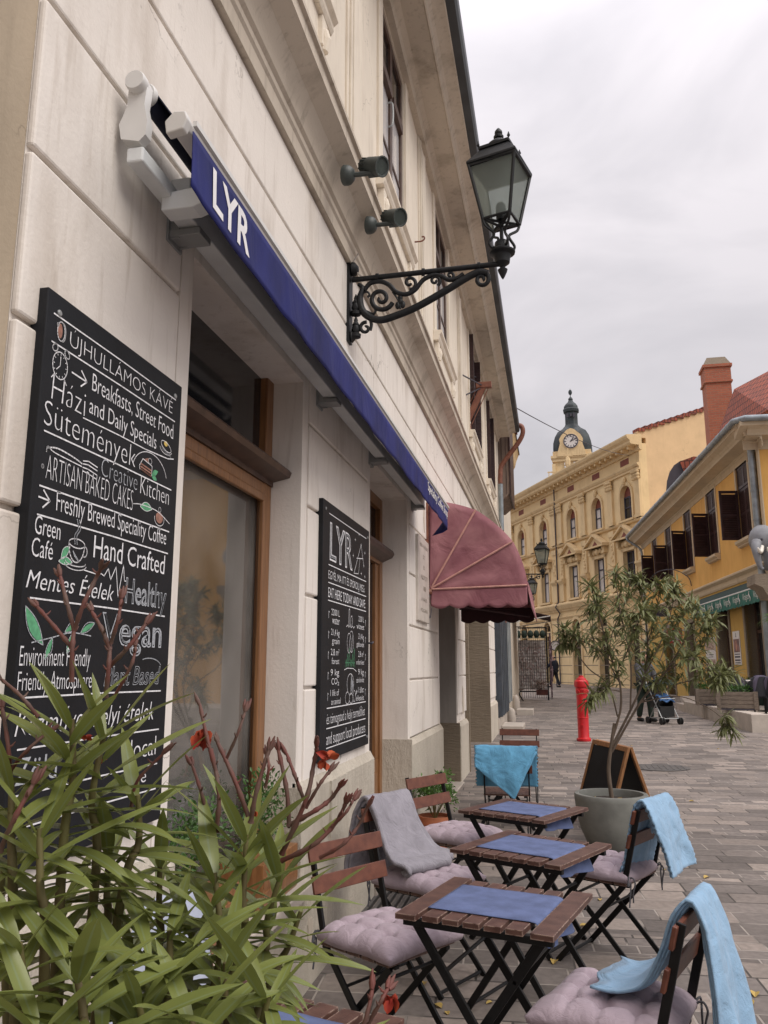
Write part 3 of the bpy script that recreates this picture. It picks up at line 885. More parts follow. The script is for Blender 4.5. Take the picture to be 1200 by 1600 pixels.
# upper storey
UW = [(2.75, 3.90), (5.84, 6.90), (9.0, 10.2), (13.1, 14.45), (16.7, 18.0)]
b = MB()
walls(b, -0.46, -0.03, 1.597, 20.8, 4.60, 7.60, [(a, c, 5.42, 7.22) for a, c in UW])
b.box(-8, -0.46, 1.597, 1.9, -0.2, 7.6); b.box(-8, -0.46, 20.5, 20.8, -0.2, 7.6); b.box(-8, -7.7, 1.9, 20.5, -0.2, 7.6)
b.box(-7.7, -0.46, 1.9, 20.5, 4.3, 4.4)
b.build('upper_wall', M_CREAM, house)
b = MB()
for a, c in UW:
    for s, e in ((a - 0.17, a - 0.02), (c + 0.02, c + 0.17)):
        b.box(-0.03, -0.008, s, e, 5.42, 7.25)
    b.prism([(-0.03, 5.30), (0.03, 5.30), (0.045, 5.33), (0.045, 5.36), (0.075, 5.385), (0.075, 5.42), (-0.03, 5.43)], (0, a - 0.2, 0), (1, 0, 0), (0, 0, 1), (0, c - a + 0.4, 0))
    b.box(-0.03, 0.0, a - 0.12, c + 0.12, 4.98, 5.298)
    for yy in (a - 0.14, c + 0.02):
        b.box(-0.03, 0.028, yy, yy + 0.10, 5.1, 5.298)
        b.tube([(0.02, yy + 0.05, 5.08), (0.035, yy + 0.05, 5.16), (0.02, yy + 0.05, 5.22)], 0.03, 8)
for yc in (4.86, 7.95, 11.6, 15.6, 19.3):
    b.box(-0.03, -0.012, yc - 0.20, yc + 0.20, 4.66, 7.3)
    b.box(-0.012, 0.004, yc - 0.16, yc - 0.12, 4.75, 7.22); b.box(-0.012, 0.004, yc + 0.12, yc + 0.16, 4.75, 7.22)
    b.box(-0.012, 0.008, yc - 0.1, yc + 0.1, 4.85, 7.15)
b.build('window_moulding', M_CREAM, house, bevel=0.004)
for i, (a, c) in enumerate(UW):
    fr = MB()
    m_ = (a + c) / 2
    x0, x1 = -0.095, -0.045
    for (y0, y1, z0, z1) in ((a, a + 0.06, 5.42, 7.22), (c - 0.06, c, 5.42, 7.22), (a + .06, c - .06, 7.15, 7.22), (a + .06, c - .06, 5.42, 5.50), (m_ - 0.045, m_ + 0.045, 5.5, 7.15)):
        fr.box(x0, x1, y0, y1, z0, z1)
    fr.box(x0, x1 + 0.02, a + .06, m_ - .045, 6.60, 6.69); fr.box(x0, x1 + 0.02, m_ + .045, c - .06, 6.60, 6.69)
    fr.box(x0 + .01, x1 - 0.01, a + .06, m_ - .045, 6.02, 6.055); fr.box(x0 + .01, x1 - 0.01, m_ + .045, c - .06, 6.02, 6.055)
    f = fr.build('window', M_WOODD if i < 3 else M_SHUT, house, bevel=0.004)
    p = MB()
    for (s, e) in ((a + .06, m_ - .045), (m_ + .045, c - .06)):
        p.box(-0.072, -0.068, s, e, 5.5, 6.02); p.box(-0.072, -0.068, s, e, 6.055, 6.60)
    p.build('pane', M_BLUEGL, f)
    p = MB()
    for (s, e) in ((a + .06, m_ - .045), (m_ + .045, c - .06)):
        p.box(-0.072, -0.068, s, e, 6.69, 7.15)
    p.build('upper_pane', M_DARKGL, f)  # dark glass colour stands in for the eaves soffit mirrored up here
    if i >= 3:
        sh = MB()
        for s in (a - 0.01, c - 0.03):
            sh.box(-0.10, 0.06, s, s + 0.04, 5.44, 7.2)
            for k in range(24):
                sh.box(-0.09, 0.05, s - 0.006, s + 0.046, 5.5 + k * 0.07, 5.53 + k * 0.07)
        sh.build('shutter', M_SHUT, f)
    if i == 1:
        h = MB(); h.tube(smoothpath([(-0.06, m_ - .10, 6.28), (-0.015, m_ - .10, 6.30), (-0.015, m_ - .10, 6.5), (-0.06, m_ - .10, 6.52)]), 0.008, 6)
        h.build('handle', M_GREYMET, f)
# eaves
b = MB()
b.prism([(-0.03, 7.24), (0.035, 7.24), (0.05, 7.27), (0.05, 7.30), (0.10, 7.35), (0.30, 7.35), (0.31, 7.335), (0.325, 7.345), (0.335, 7.38), (0.36, 7.41), (0.40, 7.43), (0.44, 7.445), (0.47, 7.45), (0.48, 7.46), (0.48, 7.56), (-0.03, 7.70)],
        (0, 1.5, 0), (1, 0, 0), (0, 0, 1), (0, 18.6, 0))
b.build('eaves_cornice', M_MOULD, house, smooth=R(15))
b = MB()
b.prism([(0.475, 7.47), (0.56, 7.49), (0.58, 7.53), (0.585, 7.64), (0.565, 7.64), (0.56, 7.55), (0.475, 7.57)], (0, 1.5, 0), (1, 0, 0), (0, 0, 1), (0, 18.7, 0))
b.build('gutter', M_SLATE, house)
b = MB()
b.prism([(0.50, 7.60), (0.50, 7.68), (-4.0, 10.9), (-8.2, 7.9), (-8.2, 7.6), (-4, 10.7)], (0, 1.45, 0), (1, 0, 0), (0, 0, 1), (0, 19.4, 0))
b.build('roof', M_TILE, house)
b = MB()
pth = smoothpath([(0.53, 19.95, 7.60), (0.64, 19.95, 7.56), (0.66, 19.97, 7.38), (0.52, 20.0, 7.12), (0.12, 20.05, 6.62), (0.06, 20.05, 6.35), (0.055, 20.05, 6.1)], 5)
b.tube(pth, 0.062, 10)
b.build('downpipe_elbow', M_RUST, house, smooth=True)
b = MB(); b.tube([(0.055, 20.05, 6.1), (0.055, 20.05, 4.9)], 0.066, 10); b.build('downpipe', M_ZINC, house, smooth=R(40))
b = MB(); b.tube([(0.055, 20.05, 4.9), (0.055, 20.05, 2.6)], 0.060, 10); b.build('lower_downpipe', M_RUST, house, smooth=R(40))
# cafe window
f = MB()
for (y0, y1, z0, z1) in ((2.54, 2.64, .52, 3.2), (3.79, 3.888, .52, 3.2), (2.64, 3.79, .52, .64)):
    f.box(-0.27, -0.20, y0, y1, z0, z1)
f.box(-0.27, -0.20, 2.64, 3.79, 2.37, 2.43)
f.box(-0.215, -0.19, 2.66, 3.77, 2.33, 2.37); f.box(-0.215, -0.19, 3.755, 3.79, .64, 2.37)
f.box(-0.27, -0.19, 2.64, 3.79, 2.52, 2.58)
cw = f.build('shop_window', M_WOOD, house, bevel=0.006)
f = MB(); f.prism([(-0.27, 2.43), (-0.19, 2.43), (-0.19, 2.455), (-0.10, 2.475), (-0.09, 2.50), (-0.10, 2.515), (-0.27, 2.52)], (0, 2.545, 0), (1, 0, 0), (0, 0, 1), (0, 1.34, 0))
f.build('transom_ledge', M_WOODD, cw)
f = MB(); f.box(-0.245, -0.239, 2.64, 3.79, 0.64, 2.37); f.build('pane', M_GLASS, cw)
f = MB(); f.box(-0.245, -0.239, 2.64, 3.79, 2.58, 3.18); f.build('fanlight_pane', M_DARKGL, cw)
f = MB(); f.box(-0.30, 0.07, 2.50, 3.93, 0.462, 0.515); f.build('stone_sill', M_STONEW, house, bevel=0.006)
# cavity above the lintel and the room behind the glass
f = MB()
f.box(-0.5, -0.464, 2.3, 4.2, 3.19, 3.4); f.box(-0.459, -0.27, 2.54, 3.89, 3.0, 3.004)
f.build('window_head', M_WOODD, house)
f = MB()
f.box(-4.6, -0.47, 1.7, 1.75, 0.3, 3.4); f.box(-4.6, -0.47, 5.3, 5.35, 0.3, 3.4); f.box(-4.65, -4.6, 1.7, 5.35, 0.3, 3.4); f.box(-4.6, -0.47, 1.75, 5.3, 3.4, 3.45)
f.build('cafe_room_wall', M_INTW, house)
f = MB(); f.box(-4.6, -0.47, 1.75, 5.3, 0.24, 0.3); f.build('cafe_room_floor', M_INTD, house)
f = MB(); f.box(-4.59, -4.55, 3.0, 3.7, 1.5, 2.3); f.box(-2.4, -2.0, 3.4, 4.4, 0.3, 1.1); f.box(-1.6, -1.1, 3.0, 3.6, 0.98, 1.02); f.box(-1.37, -1.33, 3.28, 3.32, 0.3, 0.98)
f.build('cafe_room_fitting', M_WOODD, house)
# doorway beside the menu board
f = MB()
for (y0, y1, z0, z1) in ((5.50, 5.60, 0.02, 3.0), (6.90, 7.0, 0.02, 3.0), (5.60, 6.90, 2.90, 3.0), (5.6, 6.9, 2.40, 2.52)):
    f.box(-0.34, -0.26, y0, y1, z0, z1)
for s in (5.60, 6.26):
    f.box(-0.33, -0.275, s, s + 0.64, 0.02, 0.75); f.box(-0.33, -0.275, s, s + 0.12, 0.75, 2.40); f.box(-0.33, -0.275, s + .52, s + 0.64, 0.75, 2.40)
    f.box(-0.275, -0.262, s + .1, s + .54, 0.15, 0.65)
door = f.build('door', M_WOOD, house, bevel=0.006)
f = MB(); f.prism([(-0.34, 2.43), (-0.26, 2.43), (-0.17, 2.47), (-0.15, 2.50), (-0.16, 2.53), (-0.34, 2.53)], (0, 5.505, 0), (1, 0, 0), (0, 0, 1), (0, 1.49, 0)); f.build('transom_ledge', M_WOODD, door)
f = MB(); f.box(-0.31, -0.304, 5.72, 6.12, .75, 2.4); f.box(-0.31, -0.304, 6.38, 6.78, .75, 2.4); f.box(-0.31, -0.304, 5.6, 6.9, 2.53, 2.9); f.build('pane', M_DARKGL, door)
f = MB(); f.box(-0.5, -0.45, 5.4, 7.1, -0.1, 3.1); f.build('door_backing', M_WOODD, house)
f = MB(); f.box(-0.34, 0.02, 5.5, 7.0, -0.1, 0.12); f.build('doorstep', M_STONEW, house, bevel=0.01)
f = MB(); f.box(-0.45, 0.03, 8.98, 10.72, 0.0, 0.075); f.build('doorstep', M_STONEW, house, bevel=0.01)
# folding shutters of the far shop
M_SHOPDARK = pm('dark_blue_grey_shutter_paint', (0.030, 0.038, 0.050), 0.5, var=0.25, scale=6)
zz = 17.82
k = 0
while zz < 20.6:
    f = MB()
    xa, xb = (-0.04, 0.075) if k % 2 == 0 else (0.075, -0.04)
    a_, b_ = Vector((xa, zz, 0)), Vector((xb, zz + 0.30, 0))
    d = (b_ - a_)
    c = (a_ + b_) / 2
    nrm = Vector((d.y, -d.x, 0)).normalized()
    f.obox(c + Vector((0, 0, 1.78)), d / 2 * 0.96, Vector((0, 0, 1.32)), nrm * 0.016)
    for zc, hh in ((0.9, 0.30), (1.75, 0.38), (2.65, 0.34)):
        f.obox(c + Vector((0, 0, zc)) + nrm * 0.014, d / 2 * 0.62, Vector((0, 0, hh)), nrm * 0.008)
    f.build('shop_shutter', M_SHOPGREY if k % 2 else M_SHOPDARK, house, bevel=0.005)
    zz += 0.31; k += 1
f = MB(); f.box(-0.3, 0.02, 17.8, 20.8, -0.1, 0.44); f.build('shop_base', M_STONEW, house, bevel=0.01)
f = MB(); f.box(0.02, 0.50, 18.3, 19.6, 0.05, gz(19) + 0.10); f.build('doorstep', M_STONEW, house, bevel=0.015)
f = MB(); f.box(-0.3, -0.06, 17.75, 20.7, 0.44, 3.3); f.build('shop_backing', M_INK, house)

house.location.x += 0.02
# the beige house before it, set back a little
nb = thing('beige_neighbour_house', 'plain beige rendered house set back at the left edge before the white townhouse', 'building', (-0.15, 0, 0))
b = MB(); b.box(-8, -0.03, -8, 1.592, -0.3, 7.4); b.build('wall', M_BEIGE, nb)
b = MB(); b.box(-0.03, -0.004, -8, 1.60, -0.3, 0.85); b.build('plinth', M_PLINTH, nb)
b = MB(); b.prism([(0.2, 7.4), (0.2, 7.55), (-4, 10.6), (-8.2, 7.6), (-8.2, 7.4)], (0, -8, 0), (1, 0, 0), (0, 0, 1), (0, 9.45, 0)); b.build('roof', M_TILE, nb)

# the taller house beyond the downpipe
h2 = thing('tall_house_behind_the_downpipe', 'tall narrow house with brown boarded bay just beyond the white townhouse', 'building', (-0.2, 26, 0.2))
b = MB(); b.box(-8, -0.34, 20.95, 34, 0, 10.2); b.box(-0.34, -0.10, 21.0, 34, 0, 5.6); b.build('wall', M_CREAM, h2)
b = MB()
b.prism([(-0.34, 9.55), (-0.22, 9.6), (-0.20, 9.8), (-0.08, 10.0), (-0.02, 10.25), (0.10, 10.55), (-0.34, 10.75)], (0, 20.95, 0), (1, 0, 0), (0, 0, 1), (0, 13, 0))
b.build('eaves_cornice', M_YELTRIM, h2)
b = MB(); b.prism([(0.13, 10.53), (0.13, 10.62), (-4, 13), (-8, 10.6), (-8, 10.3), (-0.3, 10.75)], (0, 20.9, 0), (1, 0, 0), (0, 0, 1), (0, 13.1, 0)); b.build('roof', M_SLATE, h2)
b = MB()
b.prism([(-0.34, 5.85), (0.02, 5.85), (0.26, 6.05), (0.26, 8.65), (-0.34, 9.0)], (0, 21.0, 0), (1, 0, 0), (0, 0, 1), (0, 2.0, 0))
bay = b.build('boarded_bay', pm('brown_grey_boards', (0.20, 0.145, 0.115), 0.8, var=0.2, scale=5, stretch=(6, 1, 0.4)), h2)
b = MB()
for k in range(5): b.box(-0.26 + k * 0.11, -0.252 + k * 0.11, 20.99, 21.0, 6.05, 8.65)
b.box(0.26, 0.30, 20.98, 23.02, 6.0, 8.75)
b.build('batten', M_SHUT, bay)
b = MB()
for k in range(8):
    y0 = 21.2 + k * 0.45
    b.box(-0.10, -0.06 + 0.05 * (k % 2), y0, y0 + 0.30, 0.55, 3.2)
b.build('shop_shutter', M_SHOPGREY, h2, bevel=0.006)
b = MB(); b.box(-0.11, -0.08, 21.1, 24.8, 0.5, 3.25); b.build('shop_dark_backing', M_INK, h2)
b = MB(); b.box(0.15, 0.62, 23.4, 24.1, 0.1, gz(24) + 0.16); b.build('doorstep', M_STONEW, h2, bevel=0.02)
b = MB()
b.lathe([(0.11, 0), (0.12, 0.1), (0.10, 0.24), (0.08, 0.3), (0.03, 0.34)], (0.12, 21.1, gz(21)), 12)
tag(b.build('guard_stone', M_STONEW, None, smooth=R(40)), 'short rounded pale guard stone at the foot of the grey shutters', 'guard stone')
b = MB()
b.lathe([(0.11, 0), (0.12, 0.16), (0.10, 0.36), (0.07, 0.44), (0.03, 0.48)], (0.06, 25.3, gz(25)), 12)
tag(b.build('guard_stone', M_STONEW, None, smooth=R(40)), 'taller rounded guard stone beyond the shutters beside the far doorstep', 'guard stone')

# ------------------------------------------------------------------ ochre house on the right
OA = R(3.3)
och = thing('ochre_shuttered_house', 'two storey ochre house with dark maroon shutters and a deep cream cornice', 'building', (6.7577, 27, 0), PI / 2 + OA)
OM = rootmat(och)
def lb(mb, name, mat, root, parent=None, **k):
    """build a mesh given in the local frame of root (x along the front, y outwards)"""
    M = rootmat(root)
    mb.v = [tuple(M @ Vector(p)) for p in mb.v]
    return mb.build(name, mat, parent or root, **k)
WC = [-2.32, 1.38, 5.0, 8.72, 12.0]
b = MB()
def lwalls(mb, ua, ub, za, zb, y0, y1, ops):
    cuts = sorted({ua, ub} | {o[0] for o in ops if ua < o[0] < ub} | {o[1] for o in ops if ua < o[1] < ub})
    for a, c in zip(cuts[:-1], cuts[1:]):
        z = za
        for h0, h1 in sorted([(o[2], o[3]) for o in ops if o[0] <= a + 1e-6 and o[1] >= c - 1e-6]):
            if h0 > z: mb.box(a, c, y0, y1, z, h0)
            z = max(z, h1)
        if z < zb: mb.box(a, c, y0, y1, z, zb)
lwalls(b, -4.0, 15, 4.2, 7.9, -0.4, 0, [(c - .6, c + .6, 5.22, 7.42) for c in WC])
b.box(-4.0, -3.6, -8, -0.4, 0, 7.9); b.box(14.6, 15, -8, -0.4, 0, 7.9); b.box(-3.6, 14.6, -8, -7.6, 0, 7.9); b.box(-3.6, 14.6, -7.6, -0.4, 7.6, 7.9)
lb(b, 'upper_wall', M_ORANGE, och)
b = MB()
GO = [(-3.0, -1.45, 0, 3.35), (0.35, 1.75, 0, 3.35), (5.2, 6.6, 0, 3.2), (9.2, 10.8, 0, 3.2)]
lwalls(b, -4.0, 15, 0, 4.2, -0.4, 0, GO)
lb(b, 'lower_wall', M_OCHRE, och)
b = MB()
b.box(-3.6, 14.6, -0.8, -0.7, 0, 3.6)
lb(b, 'shop_dark_backing', M_INK, och)
for (ua, ub, za, zb) in GO:
    b = MB()
    b.box(ua - 0.16, ua, -0.35, 0.04, 0.2, zb + 0.15); b.box(ub, ub + 0.16, -0.35, 0.04, 0.2, zb + 0.15); b.box(ua, ub, -0.35, 0.04, zb, zb + 0.15)
    lb(b, 'stone_door_frame', M_BROWNSTONE, och, bevel=0.01)
    b = MB(); b.box(ua, ua + 0.1, -0.34, -0.26, 0.3, zb); b.box(ub - .1, ub, -0.34, -0.26, 0.3, zb); b.box((ua + ub) / 2 - .05, (ua + ub) / 2 + .05, -0.34, -0.26, 0.3, zb); b.box(ua + .1, ub - .1, -0.335, -0.27, 2.5, 2.6)
    dr = lb(b, 'door', M_WOODD, och)
    b = MB(); b.box(ua, ub, -0.31, -0.30, 0.3, zb); lb(b, 'pane', M_DARKGL, och, dr)
b = MB(); b.prism([(0, 4.02), (0.03, 4.02), (0.05, 4.08), (0.05, 4.2), (0.14, 4.28), (0.14, 4.33), (0, 4.40)], (-4.02, 0, 0), (0, 1, 0), (0, 0, 1), (19.02, 0, 0)); lb(b, 'string_course', M_TRIM, och)
b = MB()
b.prism([(0, 7.42), (0.02, 7.42), (0.02, 7.60), (0.06, 7.64), (0.06, 7.68), (0.42, 7.74), (0.44, 7.72), (0.46, 7.78), (0.52, 7.86), (0.62, 7.92), (0.66, 7.94), (0.66, 8.06), (0, 8.1)], (-4.4, 0, 0), (0, 1, 0), (0, 0, 1), (19.9, 0, 0))
# return of the cornice round the near corner
b.prism([(0, 7.42), (0.02, 7.42), (0.02, 7.60), (0.06, 7.64), (0.06, 7.68), (0.42, 7.74), (0.44, 7.72), (0.46, 7.78), (0.52, 7.86), (0.62, 7.92), (0.66, 7.94), (0.66, 8.06), (0, 8.1)], (-4.0, -8, 0), (-1, 0, 0), (0, 0, 1), (0, 8.4, 0))
b.prism([(0.06, 7.70), (0.66, 7.94), (0.66, 8.06), (0.06, 8.1)], (-4.0, 0.4, 0), (-1, 0, 0), (0, 0, 1), (0, 0.22, 0))
lb(b, 'eaves_cornice', M_TRIM, och)
b = MB()
b.tube([(15.4, 0.72, 8.12), (-4.45, 0.72, 8.12), (-4.72, 0.5, 8.12), (-4.72, -8, 8.12)], 0.085, 10)
for k in range(18): b.tube([(14.8 - k * 1.1, 0.72, 8.12), (14.74 - k * 1.1, 0.72, 8.12)], 0.094, 10)
lb(b, 'gutter', M_ZINC, och, smooth=R(40))
b = MB()
b.tube(smoothpath([(15.2, 0.72, 8.05), (15.2, 0.7, 7.9), (15.05, 0.2, 7.5), (15.05, 0.08, 7.2), (15.05, 0.08, 6.9)], 4) + [Vector((15.05, 0.08, 0.3))], 0.06, 8)
lb(b, 'far_downpipe', M_ZINC, och, smooth=R(50))
b = MB(); b.tube([(-3.68, 0.10, 7.74), (-3.68, 0.10, 0.3)], 0.10, 12)
for zc in (7.1, 6.3, 5.5, 4.6): b.tube([(-3.68, 0.10, zc), (-3.68, 0.10, zc + 0.05)], 0.115, 12)
lb(b, 'downpipe', M_ZINC, och, smooth=R(40))
b = MB(); b.box(-4.05, -3.85, 0.0, 0.03, 0.3, 7.45); lb(b, 'corner_strip', M_TRIM, och)
b = MB(); b.box(-4.3, 15.2, -8, 0.4, 8.12, 8.2); lb(b, 'flat_roof', M_TRIM, och)
for i, c in enumerate(WC):
    f = MB()
    f.box(c - .72, c - .6, -0.06, 0.03, 5.22, 7.42); f.box(c + .6, c + .72, -0.06, 0.03, 5.22, 7.42); f.box(c - .72, c + .72, -0.06, 0.03, 7.42, 7.55)
    wn = lb(f, 'window', M_TRIM, och)
    f = MB(); f.box(c - .6, c + .6, -0.24, -0.22, 5.22, 7.42); lb(f, 'pane', M_DARKGL, och, wn)
    f = MB(); f.prism([(0, 5.0), (0.10, 5.02), (0.10, 5.06), (0.18, 5.12), (0.18, 5.2), (0, 5.22)], (c - .68, 0, 0), (0, 1, 0), (0, 0, 1), (1.36, 0, 0)); lb(f, 'sill', M_TRIM, och, wn)
    def louvre(mb, o, u_, z0, z1, w_):
        """louvred leaf from o along u_, between heights"""
        o, u_ = Vector(o), Vector(u_).normalized()
        n_ = Vector((-u_.y, u_.x, 0))
        up = Vector((0, 0, 1))
        mid = (z0 + z1) / 2
        for a_, b_ in ((0, 0.07), (w_ - 0.07, w_)):
            mb.obox(o + u_ * (a_ + b_) / 2 + up * mid, u_ * (b_ - a_) / 2, n_ * 0.02, up * (z1 - z0) / 2)
        for zc in (z0 + .04, z1 - .04) + ((mid,) if z1 - z0 > 1.2 else ()):
            mb.obox(o + u_ * w_ / 2 + up * zc, u_ * (w_ / 2 - .07), n_ * 0.019, up * 0.04)
        k = int((z1 - z0 - .16) / 0.055)
        for q in range(k):
            zc = z0 + .1 + q * 0.055
            mb.obox(o + u_ * w_ / 2 + up * zc, u_ * (w_ / 2 - .07), n_ * 0.014 + up * 0.031, up * 0.004 - n_ * 0.004)
    f = MB()
    louvre(f, (c - .6, -0.04, 0), (1, 0, 0), 6.76, 7.42, 0.6); louvre(f, (c, -0.04, 0), (1, 0, 0), 6.76, 7.42, 0.6)
    lb(f, 'upper_shutter', M_SHUT, och, wn)
    f = MB(); louvre(f, (c - .6, -0.05, 0), (1, 0, 0), 5.25, 6.74, 0.6); louvre(f, (c, -0.05, 0), (1, 0, 0), 5.25, 6.74, 0.6); lb(f, 'closed_shutter', M_SHUT, och, wn)
    for s, ang in ((c + .6, 96 + 5 * (i % 3)),):
        f = MB(); louvre(f, (s, 0.0, 0), (math.cos(R(ang)), math.sin(R(ang)), 0), 5.25, 6.76, 0.56)
        lb(f, 'shutter', M_SHUT, och, wn)
# the red hipped roof, the chimney and the dormer above the gutter
hip = MB()
A_ = [at(1118, 690, 31), at(1147, 608, 31.5), at(1200, 580, 31), at(1300, 560, 31), at(1330, 640, 26), at(1200, 640, 27)]
hip.add(A_ + [p + Vector((6, 5, -1.5)) for p in A_], [tuple(range(6)), tuple(range(11, 5, -1))] + [(i, i + 6, (i + 1) % 6 + 6, (i + 1) % 6) for i in range(6)])
rf = hip.build('hipped_roof', M_TILE, och)
def chimney(c, w_, d_, z0, z1, root):
    b = MB(); x, y = c
    b.box(x - w_, x + w_, y - d_, y + d_, z0, z1 - 1.15)
    b.box(x - w_ - .06, x + w_ + .06, y - d_ - .06, y + d_ + .06, z1 - 1.15, z1 - 1.07)
    b.box(x - w_ - .02, x + w_ + .02, y - d_ - .02, y + d_ + .02, z1 - 1.07, z1 - .48)
    b.box(x - w_ - .08, x + w_ + .08, y - d_ - .08, y + d_ + .08, z1 - .48, z1 - .36)
    ch = b.build('chimney', M_BRICK, root)
    b = MB()
    P = [(x - w_ - .04, y - d_ - .04, z1 - .36), (x + w_ + .04, y - d_ - .04, z1 - .36), (x + w_ + .04, y + d_ + .04, z1 - .36), (x - w_ - .04, y + d_ + .04, z1 - .36)]
    Q = [(x - w_ * .72, y - d_ * .72, z1), (x + w_ * .72, y - d_ * .72, z1), (x + w_ * .72, y + d_ * .72, z1), (x - w_ * .72, y + d_ * .72, z1)]
    b.add(P + Q, [(3, 2, 1, 0), (4, 5, 6, 7), (0, 1, 5, 4), (1, 2, 6, 5), (2, 3, 7, 6), (3, 0, 4, 7)])
    b.build('chimney_cap', M_BROWNSTONE, ch)
chimney((8.40, 34.3), 0.50, 0.42, 8.15, 14.35, och)
b = MB()
DP = [at(1040, 775, 34), at(1042, 752, 34), at(1046, 738, 34), at(1053, 727, 34), at(1063, 720, 34), at(1070, 719, 34), at(1080, 775, 34)]
b.add(DP + [p + Vector((0.25, 1.2, 0)) for p in DP], [tuple(range(7)), tuple(range(13, 6, -1))] + [(i, i + 7, (i + 1) % 7 + 7, (i + 1) % 7) for i in range(7)])
dm = b.build('dormer', M_INK, och)
b = MB()
RP = [at(1062, 721, 33.9), at(1084, 713, 33.9), at(1105, 716, 33.9), at(1105, 745, 33.9), at(1072, 745, 33.9)]
b.add(RP + [p + Vector((0.25, 1.2, 0)) for p in RP], [tuple(range(5)), tuple(range(9, 4, -1))] + [(i, i + 5, (i + 1) % 5 + 5, (i + 1) % 5) for i in range(5)])
b.build('dormer_roof', M_TILE, dm)

# ------------------------------------------------------------------ pale yellow palace with pediments
KA = R(24.6)
pal = thing('yellow_pedimented_building', 'pale yellow three storey building with pediments, pilasters and arched maroon topped windows', 'building', (5.6747, 44, 0), PI / 2 + KA)
KC = [0.52, 3.85, 7.18, 11.4, 15.25, 18.9, 22.5]
KU0, KU1 = -1.0, 26.0
ops = [(c - .6, c + .6, 9.47, 11.05) for c in KC] + [(c - .6, c + .6, 5.75, 7.72) for c in KC]
ops = [(c - .6, c + .6, 9.47, 11.30) for c in KC] + [(c - .6, c + .6, 5.75, 7.72) for c in KC] + [(c - .55, c + .55, 0, 4.45) for c in KC]
b = MB()
lwalls(b, KU0, KU1, -0.2, 13.3, -0.45, 0, ops)
b.box(KU1 - .4, KU1, -9, -.45, -0.2, 13.3)
lb(b, 'wall', M_YELLOW, pal)
b = MB()
b.box(KU0, KU0 + .4, -10, -.45, -0.2, 13.6)
b.prism([(-0.0, 13.6), (-10.0, 13.6), (-10, 16.0), (-5.6, 16.0), (-0.0, 13.95)], (KU0, 0, 0), (0, 1, 0), (0, 0, 1), (0.4, 0, 0))
lb(b, 'party_wall', M_PARTY, pal)
b = MB()
n_ = 14
for k in range(n_):
    t0, t1 = k / n_, (k + 1) / n_
    y0, y1 = -5.6 * t0, -5.6 * t1
    b.box(KU0 - .10, KU0 + .5, y1, y0, 13.95 + 2.05 * t0, 13.95 + 2.05 * t0 + 0.17)
b.prism([(-0.1, 13.7), (-5.6, 15.9), (-10, 13.7)], (KU0 + .5, 0, 0), (0, 1, 0), (0, 0, 1), (KU1 - KU0 - .5, 0, 0))
lb(b, 'roof', M_TILE, pal)
b = MB(); b.prism([(0.6, 13.62), (0.6, 13.68), (-2.6, 14.6), (-2.6, 13.62)], (KU0 + .15, 0, 0), (0, 1, 0), (0, 0, 1), (1.2, 0, 0)); lb(b, 'slate_flashing', M_SLATE, pal)
b = MB()
b.prism([(0, 11.9), (0.10, 11.9), (0.10, 12.0), (0.16, 12.05), (0.22, 12.15), (0.22, 12.2), (0, 12.24)], (KU0 - .1, 0, 0), (0, 1, 0), (0, 0, 1), (KU1 - KU0 + .1, 0, 0))
b.prism([(0, 12.85), (0.12, 12.85), (0.18, 12.95), (0.18, 13.1), (0.62, 13.12), (0.70, 13.2), (0.70, 13.32), (0.82, 13.42), (0.88, 13.55), (0.88, 13.62), (0, 13.7)], (KU0 - .35, 0, 0), (0, 1, 0), (0, 0, 1), (KU1 - KU0 + .35, 0, 0))
k = KU0 + 0.1
while k < KU1:
    b.box(k, k + 0.16, 0.18, 0.55, 12.96, 13.11); k += 0.62
b.prism([(0, 5.02), (0.10, 5.02), (0.12, 5.10), (0.20, 5.16), (0.32, 5.38), (0.32, 5.46), (0, 5.62)], (KU0 - .1, 0, 0), (0, 1, 0), (0, 0, 1), (KU1 - KU0 + .1, 0, 0))
b.prism([(0, 4.58), (0.06, 4.58), (0.10, 4.66), (0, 4.72)], (KU0 - .05, 0, 0), (0, 1, 0), (0, 0, 1), (KU1 - KU0 + .05, 0, 0))
b.prism([(0, 9.12), (0.14, 9.14), (0.2, 9.24), (0, 9.32)], (KU0 - .05, 0, 0), (0, 1, 0), (0, 0, 1), (KU1 - KU0 + .05, 0, 0))
lb(b, 'cornice', M_YELTRIM, pal)
b = MB()
zq = 0.6
while zq < 4.5:
    b.box(KU0, KU1, -0.001, 0.003, zq, zq + 0.04); zq += 0.52
lb(b, 'rustication_joint', M_BROWNSTONE, pal)
